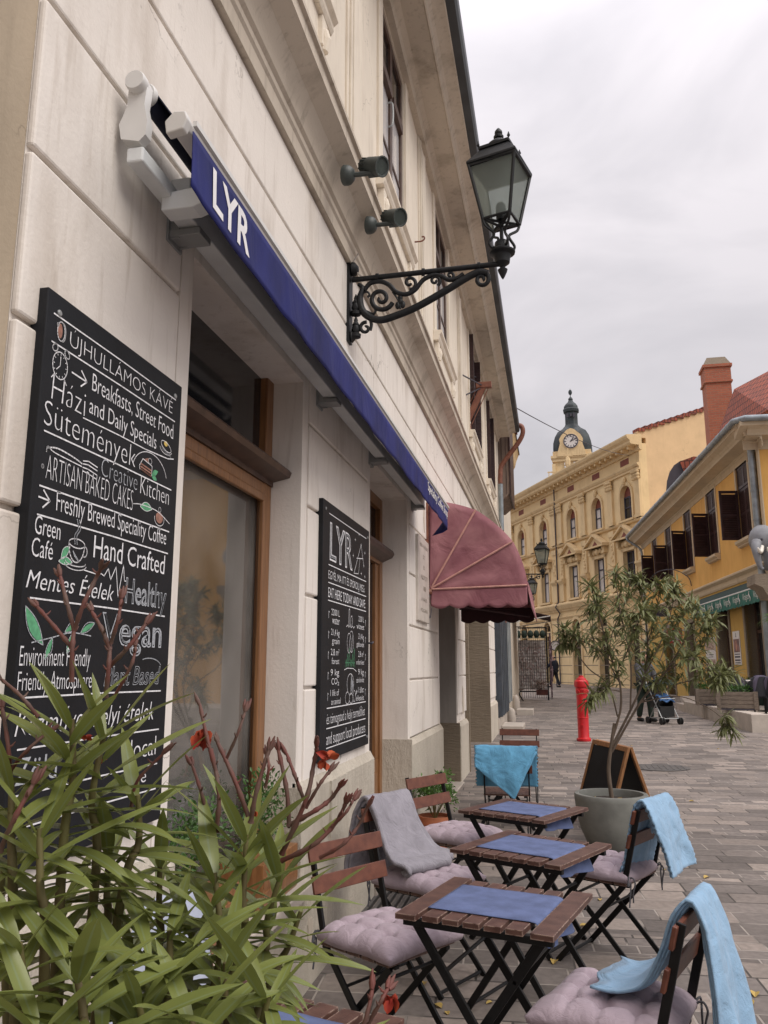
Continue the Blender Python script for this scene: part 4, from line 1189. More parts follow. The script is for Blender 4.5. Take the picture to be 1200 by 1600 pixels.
# pilasters
for pc in (-0.75, 2.18, 5.52, 8.75, 9.75, 13.3, 17.05, 20.7):
    f = MB()
    f.box(pc - .26, pc + .26, 0, 0.13, 9.32, 11.35); f.box(pc - .32, pc + .32, 0, 0.17, 9.32, 9.5)
    f.box(pc - .28, pc + .28, 0, 0.16, 5.62, 6.7); f.prism([(0, 6.7), (0.16, 6.7), (0.3, 6.9), (0.3, 7.0), (0, 7.06)], (pc - .36, 0, 0), (0, 1, 0), (0, 0, 1), (.72, 0, 0))
    f.box(pc - .24, pc + .24, 0, 0.12, 7.06, 8.9); f.box(pc - .3, pc + .3, 0, 0.17, 8.7, 9.0)
    pl = lb(f, 'pilaster', M_YELTRIM, pal)
    f = MB()
    for q in range(5):
        for z_ in (11.42, 11.58, 11.76):
            f.blob((pc - .28 + q * .14 + random.uniform(-.02, .02), 0.15 + 0.05 * (z_ - 11.4) * 2, z_), .085, .10, .10, 6, 4)
    f.box(pc - .36, pc + .36, 0, 0.24, 11.84, 11.9)
    for q in range(6):
        f.blob((pc + random.uniform(-.12, .12), 0.13, 7.4 + q * .2), .09, .07, .11, 6, 4)
    lb(f, 'capital', M_YELTRIM, pal, pl)
for c in KC:
    # upper arched window
    f = MB()
    Pn = [(-0.74, 9.36), (-0.6, 9.36), (-0.6, 10.72)] + [(-0.6 * math.cos(PI * t / 8), 10.72 + 0.58 * math.sin(PI * t / 8)) for t in range(1, 8)] + [(0.6, 10.72), (0.6, 9.36), (0.74, 9.36), (0.74, 10.74)]
    Pn += [(0.74 * math.cos(PI * t / 8), 10.74 + 0.76 * math.sin(PI * t / 8)) for t in range(1, 8)] + [(-0.74, 10.74)]
    f.prism(Pn, (c, 0, 0), (1, 0, 0), (0, 0, 1), (0, 0.09, 0))
    for s in (-1, 1):       # spandrels of the round head
        Q = [(s * 0.6, 10.72)] + [(s * 0.6 * math.cos(PI * t / 16), 10.72 + 0.58 * math.sin(PI * t / 16)) for t in range(1, 9)] + [(s * 0.6, 11.31)]
        f.prism(Q, (c, -0.3, 0), (1, 0, 0), (0, 0, 1), (0, 0.298, 0))
    f.box(c - .8, c + .8, 0, 0.16, 9.30, 9.40)
    f.blob((c, 0.12, 11.56), .16, .12, .24, 8, 5)
    wn = lb(f, 'arched_window', M_YELTRIM, pal)
    f = MB()
    for (a_, d_, z0, z1) in ((-.6, -.53, 9.47, 10.72), (.53, .6, 9.47, 10.72), (-.04, .04, 9.47, 10.72), (-.53, -.04, 10.66, 10.74), (.04, .53, 10.66, 10.74), (-.53, -.04, 10.1, 10.16), (.04, .53, 10.1, 10.16), (-.53, .53, 9.44, 9.52)):
        f.box(c + a_, c + d_, -0.26, -0.18, z0, z1)
    lb(f, 'frame', M_INK, pal, wn)
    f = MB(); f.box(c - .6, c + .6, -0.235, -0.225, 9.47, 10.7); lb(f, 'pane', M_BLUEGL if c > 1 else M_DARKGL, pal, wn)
    f = MB(); f.box(c - .62, c + .62, -0.25, -0.21, 10.7, 11.32); lb(f, 'tympanum', M_MAROON, pal, wn)
    # middle window with pediment
    f = MB()
    f.box(c - .76, c - .6, -0.05, 0.08, 5.70, 7.85); f.box(c + .6, c + .76, -0.05, 0.08, 5.70, 7.85); f.box(c - .76, c + .76, -0.05, 0.08, 7.72, 7.88)
    f.box(c - .86, c + .86, 0, 0.18, 5.62, 5.74)
    f.prism([(-1.05, 8.32), (1.05, 8.32), (1.05, 8.42), (0, 9.0), (-1.05, 8.42)], (c, 0, 0), (1, 0, 0), (0, 0, 1), (0, 0.28, 0))
    for s in (-1, 1):
        f.prism([(s * 1.16, 8.40), (s * 1.16, 8.50), (0, 9.13), (0, 9.0)], (c, 0, 0), (1, 0, 0), (0, 0, 1), (0, 0.46, 0))
        f.box(c + s * .86 - .12, c + s * .86 + .12, 0, 0.26, 7.95, 8.32)
        f.tube([(c + s * .78, 0.12, 7.9), (c + s * .86, 0.2, 8.1), (c + s * .8, 0.26, 8.3)], .08, 6)
    f.box(c - 1.16, c + 1.16, 0, 0.44, 8.32, 8.40)
    for q in range(9):
        f.blob((c - .5 + q * .125, 0.1 + .05 * (q % 2), 8.08 + random.uniform(-.05, .08)), .11, .09, .13, 6, 4)
    f.blob((c, 0.16, 8.1), .2, .14, .2, 8, 5)
    wn = lb(f, 'pedimented_window', M_YELTRIM, pal)
    f = MB(); f.prism([(-.3, 8.46), (.3, 8.46), (0, 8.72)], (c, 0.28, 0), (1, 0, 0), (0, 0, 1), (0, 0.012, 0)); lb(f, 'pediment_panel', M_MAROON, pal, wn)
    f = MB()
    for (a_, d_, z0, z1) in ((-.6, -.53, 5.75, 7.72), (.53, .6, 5.75, 7.72), (-.04, .04, 5.75, 7.72), (-.53, -.04, 7.05, 7.13), (.04, .53, 7.05, 7.13), (-.53, .53, 5.75, 5.83), (-.53, .53, 7.65, 7.72)):
        f.box(c + a_, c + d_, -0.26, -0.18, z0, z1)
    lb(f, 'frame', M_INK, pal, wn)
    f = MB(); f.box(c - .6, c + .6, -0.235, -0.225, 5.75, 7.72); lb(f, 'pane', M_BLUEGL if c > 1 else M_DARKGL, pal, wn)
    f = MB(); f.box(c - .45, c + .45, 0, 0.01, 12.42, 12.76); f.build
    lb(f, 'attic_panel', M_MAROON, pal)
    # ground floor arched door
    f = MB()
    Pn = [(-0.72, 0.4), (-0.55, 0.4), (-0.55, 3.9)] + [(-0.55 * math.cos(PI * t / 8), 3.9 + 0.55 * math.sin(PI * t / 8)) for t in range(1, 8)] + [(0.55, 3.9), (0.55, 0.4), (0.72, 0.4), (0.72, 3.92)]
    Pn += [(0.72 * math.cos(PI * t / 8), 3.92 + 0.72 * math.sin(PI * t / 8)) for t in range(1, 8)] + [(-0.72, 3.92)]
    f.prism(Pn, (c, 0, 0), (1, 0, 0), (0, 0, 1), (0, 0.07, 0))
    for s in (-1, 1):
        Q = [(s * 0.55, 3.9)] + [(s * 0.55 * math.cos(PI * t / 16), 3.9 + 0.55 * math.sin(PI * t / 16)) for t in range(1, 9)] + [(s * 0.55, 4.46)]
        f.prism(Q, (c, -0.3, 0), (1, 0, 0), (0, 0, 1), (0, 0.298, 0))
    f.box(c - .55, c + .55, -0.3, -0.02, 3.55, 3.85)
    dw = lb(f, 'arched_doorway', M_YELTRIM, pal)
    f = MB(); f.box(c - .55, c + .55, -0.3, -0.24, 0.3, 3.55); f.box(c - .55, c + .55, -0.3, -0.25, 3.85, 4.46); lb(f, 'door', M_DARKGL, pal, dw)
    f = MB(); f.box(c - .04, c + .04, -0.24, -0.2, 0.4, 3.55); f.box(c - .5, c - .04, -0.24, -0.2, 2.7, 2.8); f.box(c + .04, c + .5, -0.24, -0.2, 2.7, 2.8)
    for q in range(-2, 3): f.box(c + q * .18 - .015, c + q * .18 + .015, -0.25, -0.22, 3.85, 4.4)
    lb(f, 'glazing_bar', M_WOODD, pal, dw)
b = MB(); b.tube([(9.25, 0.18, 13.0), (9.25, 0.18, 5.6), (9.25, 0.4, 5.3), (9.25, 0.1, 4.9), (9.6, 0.1, 4.6), (9.6, 0.1, 0.5)], 0.045, 6); lb(b, 'downpipe', M_INK, pal)
# roof cross and weathervane near the far end
b = MB(); p = at(817, 780, 62)
b.box(p.x - .03, p.x + .03, p.y - .03, p.y + .03, p.z - 1.2, p.z + .55); b.box(p.x - .3, p.x + .3, p.y - .03, p.y + .03, p.z + .08, p.z + .15)
b.build('roof_cross', M_INK, pal)

# ------------------------------------------------------------------ clock tower
TY = 110.0
tc_ = at(911, 1044, TY)
tower = thing('clock_tower', 'pale yellow clock tower with dark onion dome and lantern rising behind the roofs', 'tower', (tc_.x, TY, 0), R(-6))
pxm = TY / 1275.0
def tz(py): return at(893, py, TY).z
def tx(px): return (px - 893) * pxm
hw = 2.42
b = MB()
b.box(-hw, hw, -hw, hw, 0, tz(742)); b.box(-hw * .96, hw * .96, -hw * .96, hw * .96, tz(742), tz(722))
for s in (-1, 1):
    for q in (-1, 1): b.box(s * hw - .22, s * hw + .22, q * hw - .22, q * hw + .22, tz(760), tz(730))
lb(b, 'wall', M_YELLOW, tower)
b = MB()
b.box(-hw - .35, hw + .35, -hw - .35, hw + .35, tz(722), tz(718)); b.box(-hw - .2, hw + .2, -hw - .2, hw + .2, tz(727), tz(722)); b.box(-hw - .1, hw + .1, -hw - .1, hw + .1, tz(718), tz(711))
b.prism([(-1.95, tz(720)), (1.95, tz(720)), (1.75, tz(711)), (1.45, tz(700)), (1.55, tz(694)), (1.25, tz(688)), (.85, tz(684)), (.5, tz(680)), (0, tz(678)), (-.5, tz(680)), (-.85, tz(684)), (-1.25, tz(688)), (-1.55, tz(694)), (-1.45, tz(700)), (-1.75, tz(711))], (0, -hw - .45, 0), (1, 0, 0), (0, 0, 1), (0, 2.2, 0))
lb(b, 'clock_gable', M_YELTRIM, tower)
b = MB(); b.lathe([(0.0, 0), (1.02, 0), (1.02, -0.12), (0, -0.12)], (0, -hw - .45, tz(698)), 28, 'Y'); dial = lb(b, 'clock_dial', M_WHITE, tower)
b = MB()
for k in range(12):
    a = k * PI / 6
    b.obox((0.74 * math.sin(a), -hw - .58, tz(698) + 0.74 * math.cos(a)), (0.045 * math.cos(a), 0, -0.045 * math.sin(a)), (0.13 * math.sin(a), 0, 0.13 * math.cos(a)), (0, 0.02, 0))
P_ = [( .93 * math.cos(2 * PI * k / 28), -hw - .58, tz(698) + .93 * math.sin(2 * PI * k / 28)) for k in range(29)]
b.tube(P_, 0.075, 6, cap=False)
lb(b, 'dial_marks', M_INK, tower, dial)
b = MB()
for a, l_, w_ in ((R(40), .5, .06), (R(68), .78, .045)):
    d = Vector((math.sin(a), 0, math.cos(a))); q = Vector((math.cos(a), 0, -math.sin(a)))
    b.obox(Vector((0, -hw - .61, tz(698))) + d * l_ / 2.4, d * l_ / 1.7, q * w_, (0, .015, 0))
lb(b, 'clock_hand', M_INK, tower, dial)
b = MB()
b.lathe([(hw * 1.12, tz(713)), (hw * 1.15, tz(704)), (hw * 1.13, tz(694)), (hw * 1.02, tz(684)), (hw * .84, tz(676)), (hw * .56, tz(671)), (hw * .42, tz(667)), (.93, tz(665)), (.90, tz(664)), (.90, tz(646)), (1.10, tz(645)), (1.15, tz(641)), (1.02, tz(639)), (1.0, tz(636)), (.75, tz(632)), (.45, tz(629)), (.3, tz(626)), (.34, tz(624)), (.25, tz(622)), (.06, tz(620)), (.05, tz(613))], (0, 0, 0), 8, 'Z', PI / 8)
lb(b, 'dome', M_COPPER, tower, smooth=R(28))
b = MB(); b.blob((0, 0, tz(613)), .26, .1, .42, 8, 6); b.box(-.02, .02, -.02, .02, tz(611), tz(607)); lb(b, 'finial', M_COPPER, tower)
b = MB()
for q in (-0.45, 0.45): b.box(q - .14, q + .14, -1.06, -.9, tz(655), tz(649))
b.box(-.12, .12, -1.08, -.9, tz(654), tz(649))
lb(b, 'lantern_opening', M_INK, tower)
b = MB()
for q in (-.62, .62): b.box(q - .42, q + .42, -hw - .12, -hw, tz(745), tz(734)); b.box(q - .42, q + .42, -hw - .12, -hw, tz(732.5), tz(729))
tw = lb(b, 'window', M_WHITE, tower)
b = MB()
for q in (-.62, .62): b.box(q - .33, q + .33, -hw - .14, -hw - .12, tz(745), tz(735)); b.box(q - .33, q + .33, -hw - .14, -hw - .12, tz(732), tz(729.7))
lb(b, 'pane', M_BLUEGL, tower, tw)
# statue pole on the roof before the tower
b = MB(); p0 = at(886, 752, 85)
b.tube([p0, at(887, 700, 85)], [.09, .05], 6); p = at(887, 711, 85); b.box(p.x - .5, p.x + .5, p.y - .04, p.y + .04, p.z - .12, p.z + .12); b.blob(at(887, 722, 85), .3, .2, .7, 6, 5); b.box(p0.x - 1.9, p0.x + 1, p0.y - .1, p0.y + .5, p0.z - 3, p0.z + .05)
for k in range(6): b.box(p0.x - 1.9 + k * .4, p0.x - 1.8 + k * .4, p0.y - .1, p0.y, p0.z, p0.z + 1)
b.box(p0.x - 2.0, p0.x + .4, p0.y - .12, p0.y + .02, p0.z + 1, p0.z + 1.12); b.box(p0.x - 2, p0.x + 6, p0.y + .6, p0.y + 6, 0, p0.z - .5)
vb = thing('roof_terrace_building', 'distant pale roof terrace with balustrade and weathervane left of the clock tower', 'building', (p0.x, p0.y, 0))
b.build('terrace', M_YELTRIM, vb)

# ------------------------------------------------------------------ blue awning over window and door
aw = thing('blue_shop_awning', 'navy blue retracted awning with white shop lettering on its hanging valance', 'awning', (-0.03, 4.6, 3.0))
AX, AZ, Y0, Y1 = 0.30, 2.965, 1.80, 7.36
M_BARGREY = pm('light_grey_bar', (0.66, 0.68, 0.68), 0.5, var=0.06)
b = MB(); b.tube([(0.06, 1.99, 3.25), (0.06, 7.3, 3.25)], 0.030, 14); b.build('roller', M_NAVYD, aw, smooth=R(40))
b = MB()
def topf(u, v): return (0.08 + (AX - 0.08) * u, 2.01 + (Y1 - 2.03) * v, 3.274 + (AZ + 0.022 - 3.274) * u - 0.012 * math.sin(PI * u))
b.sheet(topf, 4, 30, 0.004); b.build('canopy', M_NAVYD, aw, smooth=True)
b = MB()
def valf(u, v):
    y = Y0 + 0.015 + (Y1 - Y0 - 0.03) * v
    k = u ** 1.3
    hem = 0.185 + 0.0015 * math.sin(v * 2 * PI * 6.5 + 0.6) - 0.02 * math.exp(-((v - 0.0) / 0.01) ** 2)
    wv = 0.002 * math.sin(v * 37 + 1.0) + 0.0015 * math.sin(v * 83) + 0.004 * noise.noise(Vector((v * 30, 1.7, u)))
    if v > 0.985: wv -= 0.10 * ((v - 0.985) / 0.015) ** 2
    return (AX + 0.018 + wv * k * 1.6, y, AZ - 0.012 - hem * u - (0.05 * ((v - 0.985) / 0.015) if v > .985 else 0) * u)
b.sheet(valf, 8, 160, 0.003); val = b.build('valance', M_NAVY, aw, smooth=True)
b = MB()
b.prism([(AX - 0.03, AZ - 0.025), (AX + 0.010, AZ - 0.016), (AX + 0.018, AZ + 0.0), (AX + 0.010, AZ + 0.020), (AX - 0.02, AZ + 0.024), (AX - 0.038, AZ + 0.0)], (0, Y0, 0), (1, 0, 0), (0, 0, 1), (0, Y1 - Y0, 0))
b.build('front_bar', M_WHITEMET, aw, bevel=0.002)
b = MB(); b.box(AX + 0.014, AX + 0.026, Y0 + .02, Y1, AZ + 0.008, AZ + 0.024); b.build('front_rail', M_WHITEMET, aw)
b = MB(); b.prism([(AX - 0.042, AZ - 0.038), (AX + 0.008, AZ - 0.030), (AX + 0.020, AZ), (AX + 0.012, AZ + 0.024), (AX - 0.022, AZ + 0.028), (AX - 0.048, AZ + 0.0)], (0, Y0 - 0.025, 0), (1, 0, 0), (0, 0, 1), (0, 0.03, 0)); b.build('bar_end_cap', M_WHITEMET, aw, bevel=0.004)
b = MB(); b.box(0.03, 0.085, 1.96, 2.25, 2.995, 3.045); b.box(0.025, 0.098, 2.25, 7.34, 2.99, 3.13); b.build('square_bar', M_BARGREY, aw, bevel=0.006)
b = MB()
b.prism([(0.015, 3.07), (0.075, 3.055), (0.095, 3.075), (0.098, 3.12), (0.085, 3.18), (0.092, 3.25), (0.075, 3.282), (0.045, 3.282), (0.03, 3.25), (0.028, 3.18), (0.005, 3.12)], (0, 1.95, 0), (1, 0, 0), (0, 0, 1), (0, 0.035, 0))
b.lathe([(0.0, 0), (0.030, 0), (0.033, 0.006), (0.033, 0.03), (0.0, 0.03)], (0.06, 1.925, 3.25), 20, 'Y')
b.lathe([(0.034, 0), (0.038, 0.006), (0.038, 0.02), (0.034, 0.026)], (0.06, 1.987, 3.25), 20, 'Y')
b.build('end_bracket', M_WHITEMET, aw, smooth=R(35))
b = MB()
b.prism([(0.05, -0.035), (0.16, -0.035), (0.215, -0.015), (0.215, 0.02), (0.17, 0.035), (0.05, 0.025)], (0, 2.15, 2.985), (1, 0, 0), (0, 0, 1), (0, 0.07, 0))
b.tube([(0.21, 2.22, 2.995), (0.17, 4.3, 3.0), (0.22, 4.35, 2.99)], 0.02, 8)
b.tube([(0.20, 7.1, 2.995), (0.16, 4.9, 3.0), (0.22, 4.8, 2.99)], 0.02, 8)
b.build('folding_arm', M_BARGREY, aw, bevel=0.004)
for yb in (2.36, 4.16, 5.50, 7.24):
    b = MB(); b.box(-0.035, -0.002, yb - 0.055, yb + 0.055, 2.94, 3.11); b.box(-0.022, 0.11, yb - 0.045, yb + 0.045, 2.957, 2.983); b.box(-0.022, 0.03, yb - 0.04, yb - 0.03, 2.952, 3.03); b.box(-0.022, 0.03, yb + 0.03, yb + 0.04, 2.952, 3.03)
    b.build('wall_bracket', M_GREYMET, aw, bevel=0.003)
b = MB()
ty = AX + 0.0225
put_text(b, 'LYR', (ty + 0.001, 1.945, 2.806), (0, 1, 0), (0, 0, 1), 0.30, 0.125, offset=0.022)
put_text(b, 'Speciality Coffee Shop', (ty, 6.06, 2.872), (0, 1, 0), (0, 0, 1), 1.20, 0.072, offset=0.012)
# drape the letters onto the valance
b.v = [(valf(min(1, max(0, (AZ - 0.012 - z) / 0.185)), (y - Y0 - 0.015) / (Y1 - Y0 - 0.03))[0] + 0.0035, y, z) for x, y, z in b.v]
b.build('lettering', M_LETTER, val)

# ------------------------------------------------------------------ chalk menu board (large)
def board(name, label, y0, y1, z0, z1):
    r = thing(name, label, 'chalkboard', (-0.03, (y0 + y1) / 2, z0))
    f = MB(); f.box(-0.028, 0.016, y0, y1, z0, z1); f.build('panel', M_BOARD, r, bevel=0.003)
    f = MB()
    for yy in (y0 + 0.05, y1 - 0.05):
        for zz in (z0 + 0.05, z1 - 0.05):
            f.lathe([(0.009, 0), (0.009, 0.003), (0.006, 0.005)], (0.016, yy, zz), 10, 'X')
    f.build('screw', M_GREYMET, r)
    return r
BX = 0.0175
UY, UZ = (0, 1, 0), (0, 0, 1)
def cline(mb, pts, w_=0.0032):
    """chalk stroke along (y,z) points on the board face"""
    P = [Vector((BX, p[0], p[1])) for p in pts]
    for i in range(len(P) - 1):
        a, c = P[i], P[i + 1]
        d = (c - a)
        if d.length < 1e-6: continue
        d.normalize()
        s = Vector((0, -d.z, d.y)) * w_ / 2
        e = d * w_ * 0.3
        mb.add([a - s - e, c - s + e, c + s + e, a + s - e], [(0, 1, 2, 3)])
def arc(cy, cz, ry, rz, a0=0, a1=360, n=18, rot=0):
    P = []
    for i in range(n + 1):
        a = R(a0 + (a1 - a0) * i / n)
        y, z = ry * math.cos(a), rz * math.sin(a)
        P.append((cy + y * math.cos(R(rot)) - z * math.sin(R(rot)), cz + y * math.sin(R(rot)) + z * math.cos(R(rot))))
    return P
def blobpoly(mb, pts, dx=0.0):
    P = [Vector((BX + dx, p[0], p[1])) for p in pts]
    mb.add(P, [tuple(range(len(P)))])
def T(mb, s, y0, z0, y1, h, **k):
    if not k.get('outline'): k['offset'] = k.get('offset', 0) - .009
    put_text(mb, s, (BX, y0, z0), UY, UZ, y1 - y0, h, **k)
def leafshape(y0, z0, y1, z1, w_, n=8):
    d = Vector((y1 - y0, z1 - z0)); q = Vector((-d.y, d.x)).normalized()
    up = [(y0 + d.x * t + q.x * w_ * math.sin(PI * t), z0 + d.y * t + q.y * w_ * math.sin(PI * t)) for t in [i / n for i in range(n + 1)]]
    dn = [(y0 + d.x * t - q.x * w_ * .6 * math.sin(PI * t), z0 + d.y * t - q.y * w_ * .6 * math.sin(PI * t)) for t in [i / n for i in range(n, -1, -1)]]
    return up + dn[1:]
bd = board('chalk_menu_board', 'tall black menu board covered in chalk lettering behind the oleander leaves', 1.672, 2.43, 1.04, 2.452)
c = MB(); g_ = MB(); gn = MB(); br_ = MB(); yl = MB(); ou = MB()
def rule(z, ya=1.70, yb=2.385): cline(c, [(ya, z), ((ya + yb) / 2, z + 0.001), (yb, z - 0.002)], 0.0042)
rule(2.392); rule(2.316)
T(c, 'ÚJHULLÁMOS KÁVÉ', 1.775, 2.334, 2.365, 0.052, offset=-0.012, wob=0.0015)
cline(c, arc(1.735, 2.357, .016, .026), .003); cline(c, arc(1.743, 2.357, .012, .025, -100, 100), .0025); blobpoly(br_, arc(1.731, 2.357, .010, .02), -.0003)
# alarm clock
cline(c, arc(1.742, 2.266, .032, .036), .003); cline(c, [(1.742, 2.290), (1.742, 2.266), (1.728, 2.252)], .0025)
for s in (-1, 1):
    cline(c, arc(1.742 + s * .026, 2.306, .012, .009, 0, 360, 12, s * -35), .0028); cline(c, [(1.742 + s * .022, 2.236), (1.742 + s * .032, 2.224)], .003)
for k in range(12): cline(c, [(1.742 + .024 * math.cos(k * PI / 6), 2.266 + .028 * math.sin(k * PI / 6)), (1.742 + .028 * math.cos(k * PI / 6), 2.266 + .032 * math.sin(k * PI / 6))], .0018)
def arrow(y, z, l_=.07):
    cline(c, [(y, z), (y + l_, z - .002)], .0045); cline(c, [(y + l_ - .028, z + .02), (y + l_, z - .002), (y + l_ - .026, z - .023)], .0045)
arrow(1.795, 2.268)
T(c, 'Breakfasts, Street Food', 1.89, 2.252, 2.378, 0.050, wob=0.003, offset=0.0)
T(c, 'and Daily Specials', 1.885, 2.186, 2.27, 0.046, wob=0.003, offset=0.002)
T(c, 'Házi', 1.718, 2.168, 1.865, 0.066, offset=-0.012, wob=0.003)
T(c, 'Sütemények', 1.695, 2.094, 2.145, 0.066, offset=-0.010, wob=0.003)
cline(c, [(1.86, 2.163), (2.05, 2.168), (2.2, 2.168), (2.35, 2.176), (2.39, 2.185)], .0035)
rule(2.080)
cline(c, arc(2.335, 2.213, .036, .014, 0, 360, 18, -12), .0028); cline(c, arc(2.335, 2.207, .042, .02, 190, 340, 14), .0026); blobpoly(yl, arc(2.332, 2.222, .013, .009, 0, 360, 12), -.0002)
for k in range(7): cline(g_, [(2.305 + k * .01, 2.205 - .002 * k), (2.311 + k * .01, 2.196 - .002 * k)], .002)
# fork
cline(c, smoothpath([Vector((1.715, 2.040, 0)), Vector((1.76, 2.05, 0)), Vector((1.83, 2.045, 0)), Vector((1.87, 2.038, 0))], 5), .004)
cline(c, smoothpath([Vector((1.715, 2.030, 0)), Vector((1.72, 2.045, 0)), Vector((1.75, 2.036, 0)), Vector((1.87, 2.030, 0))], 5), .003)
for dz in (-.018, -.006, .006, .016): cline(c, [(1.875, 2.034 + dz * .8), (1.90, 2.036 + dz), (1.945, 2.030 + dz)], .003)
# cake slice
cline(c, [(2.17, 2.108), (2.19, 2.135), (2.25, 2.125), (2.248, 2.092), (2.175, 2.098), (2.17, 2.108)], .0026)
for dz in (-.006, .003, .012): cline(br_, [(2.178, 2.105 + dz), (2.247, 2.098 + dz)], .005)
cline(c, arc(2.235, 2.138, .011, .009), .0025); blobpoly(br_, [(2.19, 2.133), (2.225, 2.146), (2.228, 2.128)], -.0002)
blobpoly(gn, leafshape(2.25, 2.095, 2.29, 2.118, .012), -.0002); blobpoly(gn, leafshape(2.252, 2.092, 2.285, 2.088, .010), -.0002); cline(c, arc(2.24, 2.09, .11, .075, 15, 165, 20), .0026)
T(g_, 'Creative', 1.965, 2.028, 2.165, 0.052, offset=-0.012); T(c, 'Kitchen', 2.185, 2.024, 2.372, 0.054, offset=-0.008)
T(c, 'ARTISAN BAKED CAKES', 1.72, 1.962, 2.145, 0.062, offset=-0.014, wob=.001)
cline(c, arc(1.705, 1.99, .004, .004, 0, 360, 8), .004); cline(c, arc(1.72, 2.37, .004, .004, 0, 360, 8), .003)
cline(c, smoothpath([Vector((2.15, 1.985, 0)), Vector((2.2, 1.992, 0)), Vector((2.3, 1.99, 0)), Vector((2.385, 1.965, 0))], 5), .0028)
blobpoly(gn, leafshape(2.19, 1.985, 2.265, 1.99, .016), -.0002); cline(c, leafshape(2.19, 1.985, 2.265, 1.99, .017), .002)
blobpoly(br_, arc(2.315, 1.972, .024, .018), -.0002); cline(c, arc(2.315, 1.968, .032, .022, 170, 370, 14), .0025); cline(c, arc(2.315, 1.998, .008, .008), .002)
rule(1.940)
arrow(1.70, 1.912, .045)
T(c, 'Freshly Brewed Speciality Coffee', 1.772, 1.892, 2.368, 0.050, wob=0.003)
rule(1.868)
T(c, 'Green', 1.695, 1.820, 1.80, 0.046, wob=.002, offset=.002); T(c, 'Café', 1.69, 1.765, 1.775, 0.046, wob=.002, offset=.002)
cline(c, arc(1.875, 1.822, .036, .012), .003); cline(c, arc(1.875, 1.822, .036, .05, 180, 360, 14), .0035); cline(c, arc(1.912, 1.805, .012, .014, -100, 110, 10), .003); cline(c, arc(1.875, 1.772, .045, .010, 180, 360), .003); cline(c, arc(1.875, 1.768, .05, .016, 190, 350), .0025)
for dy in (-.004, .006): cline(g_, smoothpath([Vector((1.87 + dy, 1.82, 0)), Vector((1.866 + dy, 1.842, 0)), Vector((1.88 + dy, 1.862, 0)), Vector((1.872 + dy, 1.885, 0))], 5), .0035)
blobpoly(gn, leafshape(1.81, 1.772, 1.845, 1.81, .013), -.0002); blobpoly(gn, leafshape(1.80, 1.766, 1.86, 1.770, .012), -.0002); cline(c, leafshape(1.81, 1.772, 1.845, 1.81, .014), .002); cline(c, leafshape(1.80, 1.766, 1.86, 1.770, .013), .002)
for k in range(5): cline(g_, [(1.86 + k * .005, 1.80 - .004 * k), (1.868 + k * .005, 1.787 - .003 * k)], .003)
T(c, 'Hand', 1.955, 1.797, 2.105, 0.062, wob=.003, offset=.006); T(c, 'Crafted', 2.135, 1.797, 2.368, 0.060, wob=.003, offset=.006)
cline(c, [(1.915, 1.757), (1.99, 1.752), (2.0, 1.757), (2.015, 1.752), (2.035, 1.775), (2.05, 1.745), (2.075, 1.785), (2.095, 1.70), (2.115, 1.795), (2.125, 1.75), (2.135, 1.75)], .003)
T(c, 'Mentes Ételek', 1.68, 1.688, 2.07, 0.056, shear=0.25, wob=.003, offset=.002)
T(g_, 'Healthy', 2.135, 1.688, 2.39, 0.074, outline=0.014); T(g_, 'ealthy', 2.195, 1.688, 2.39, 0.070, offset=-.016)
rule(1.665)
T(g_, 'Vegan', 2.02, 1.565, 2.372, 0.088, outline=0.016); T(g_, 'Vegan', 2.035, 1.568, 2.365, 0.082, offset=-.018)
cline(g_, arc(2.30, 1.50, .08, .03, 20, 120), .003)
blobpoly(gn, leafshape(1.765, 1.555, 1.685, 1.645, .020), -.0002); cline(g_, leafshape(1.765, 1.555, 1.685, 1.645, .024), .0025)
cline(g_, smoothpath([Vector((1.72, 1.56, 0)), Vector((1.80, 1.575, 0)), Vector((1.88, 1.59, 0)), Vector((1.97, 1.585, 0))], 5), .003)
for q in ((1.80, 1.575, 1.775, 1.52), (1.85, 1.59, 1.91, 1.615), (1.92, 1.59, 1.985, 1.62), (1.88, 1.585, 1.865, 1.535)):
    cline(g_, leafshape(*q, .014), .0025); blobpoly(gn, leafshape(*q, .009), -.0002)
T(c, 'Environment Friendly', 1.68, 1.505, 1.975, 0.046, offset=-.002, wob=.001)
T(c, 'Friendly Atmosphere', 1.68, 1.448, 1.99, 0.044, offset=-.002, wob=.002); T(g_, 'Plant Based', 2.05, 1.452, 2.375, 0.054, shear=.2, outline=.010)
rule(1.432)
T(c, 'Kézműves helyi ételek', 1.685, 1.345, 2.35, 0.060, shear=.25, wob=.003)
rule(1.315)
T(g_, 'Zöld', 1.70, 1.235, 1.86, 0.060, offset=.01); T(c, 'local', 2.22, 1.238, 2.372, 0.056, offset=-.004)
rule(1.212); T(c, 'wine', 2.17, 1.165, 2.32, 0.036, wob=.002); rule(1.138)
c.build('chalk_writing', M_CHALK, bd); g_.build('grey_chalk_drawing', M_CHALKD, bd); gn.build('green_chalk_leaf', M_CHALKG, bd); br_.build('brown_chalk_cake', M_CHALKB, bd); yl.build('yellow_chalk_yolk', M_CHALKY, bd)

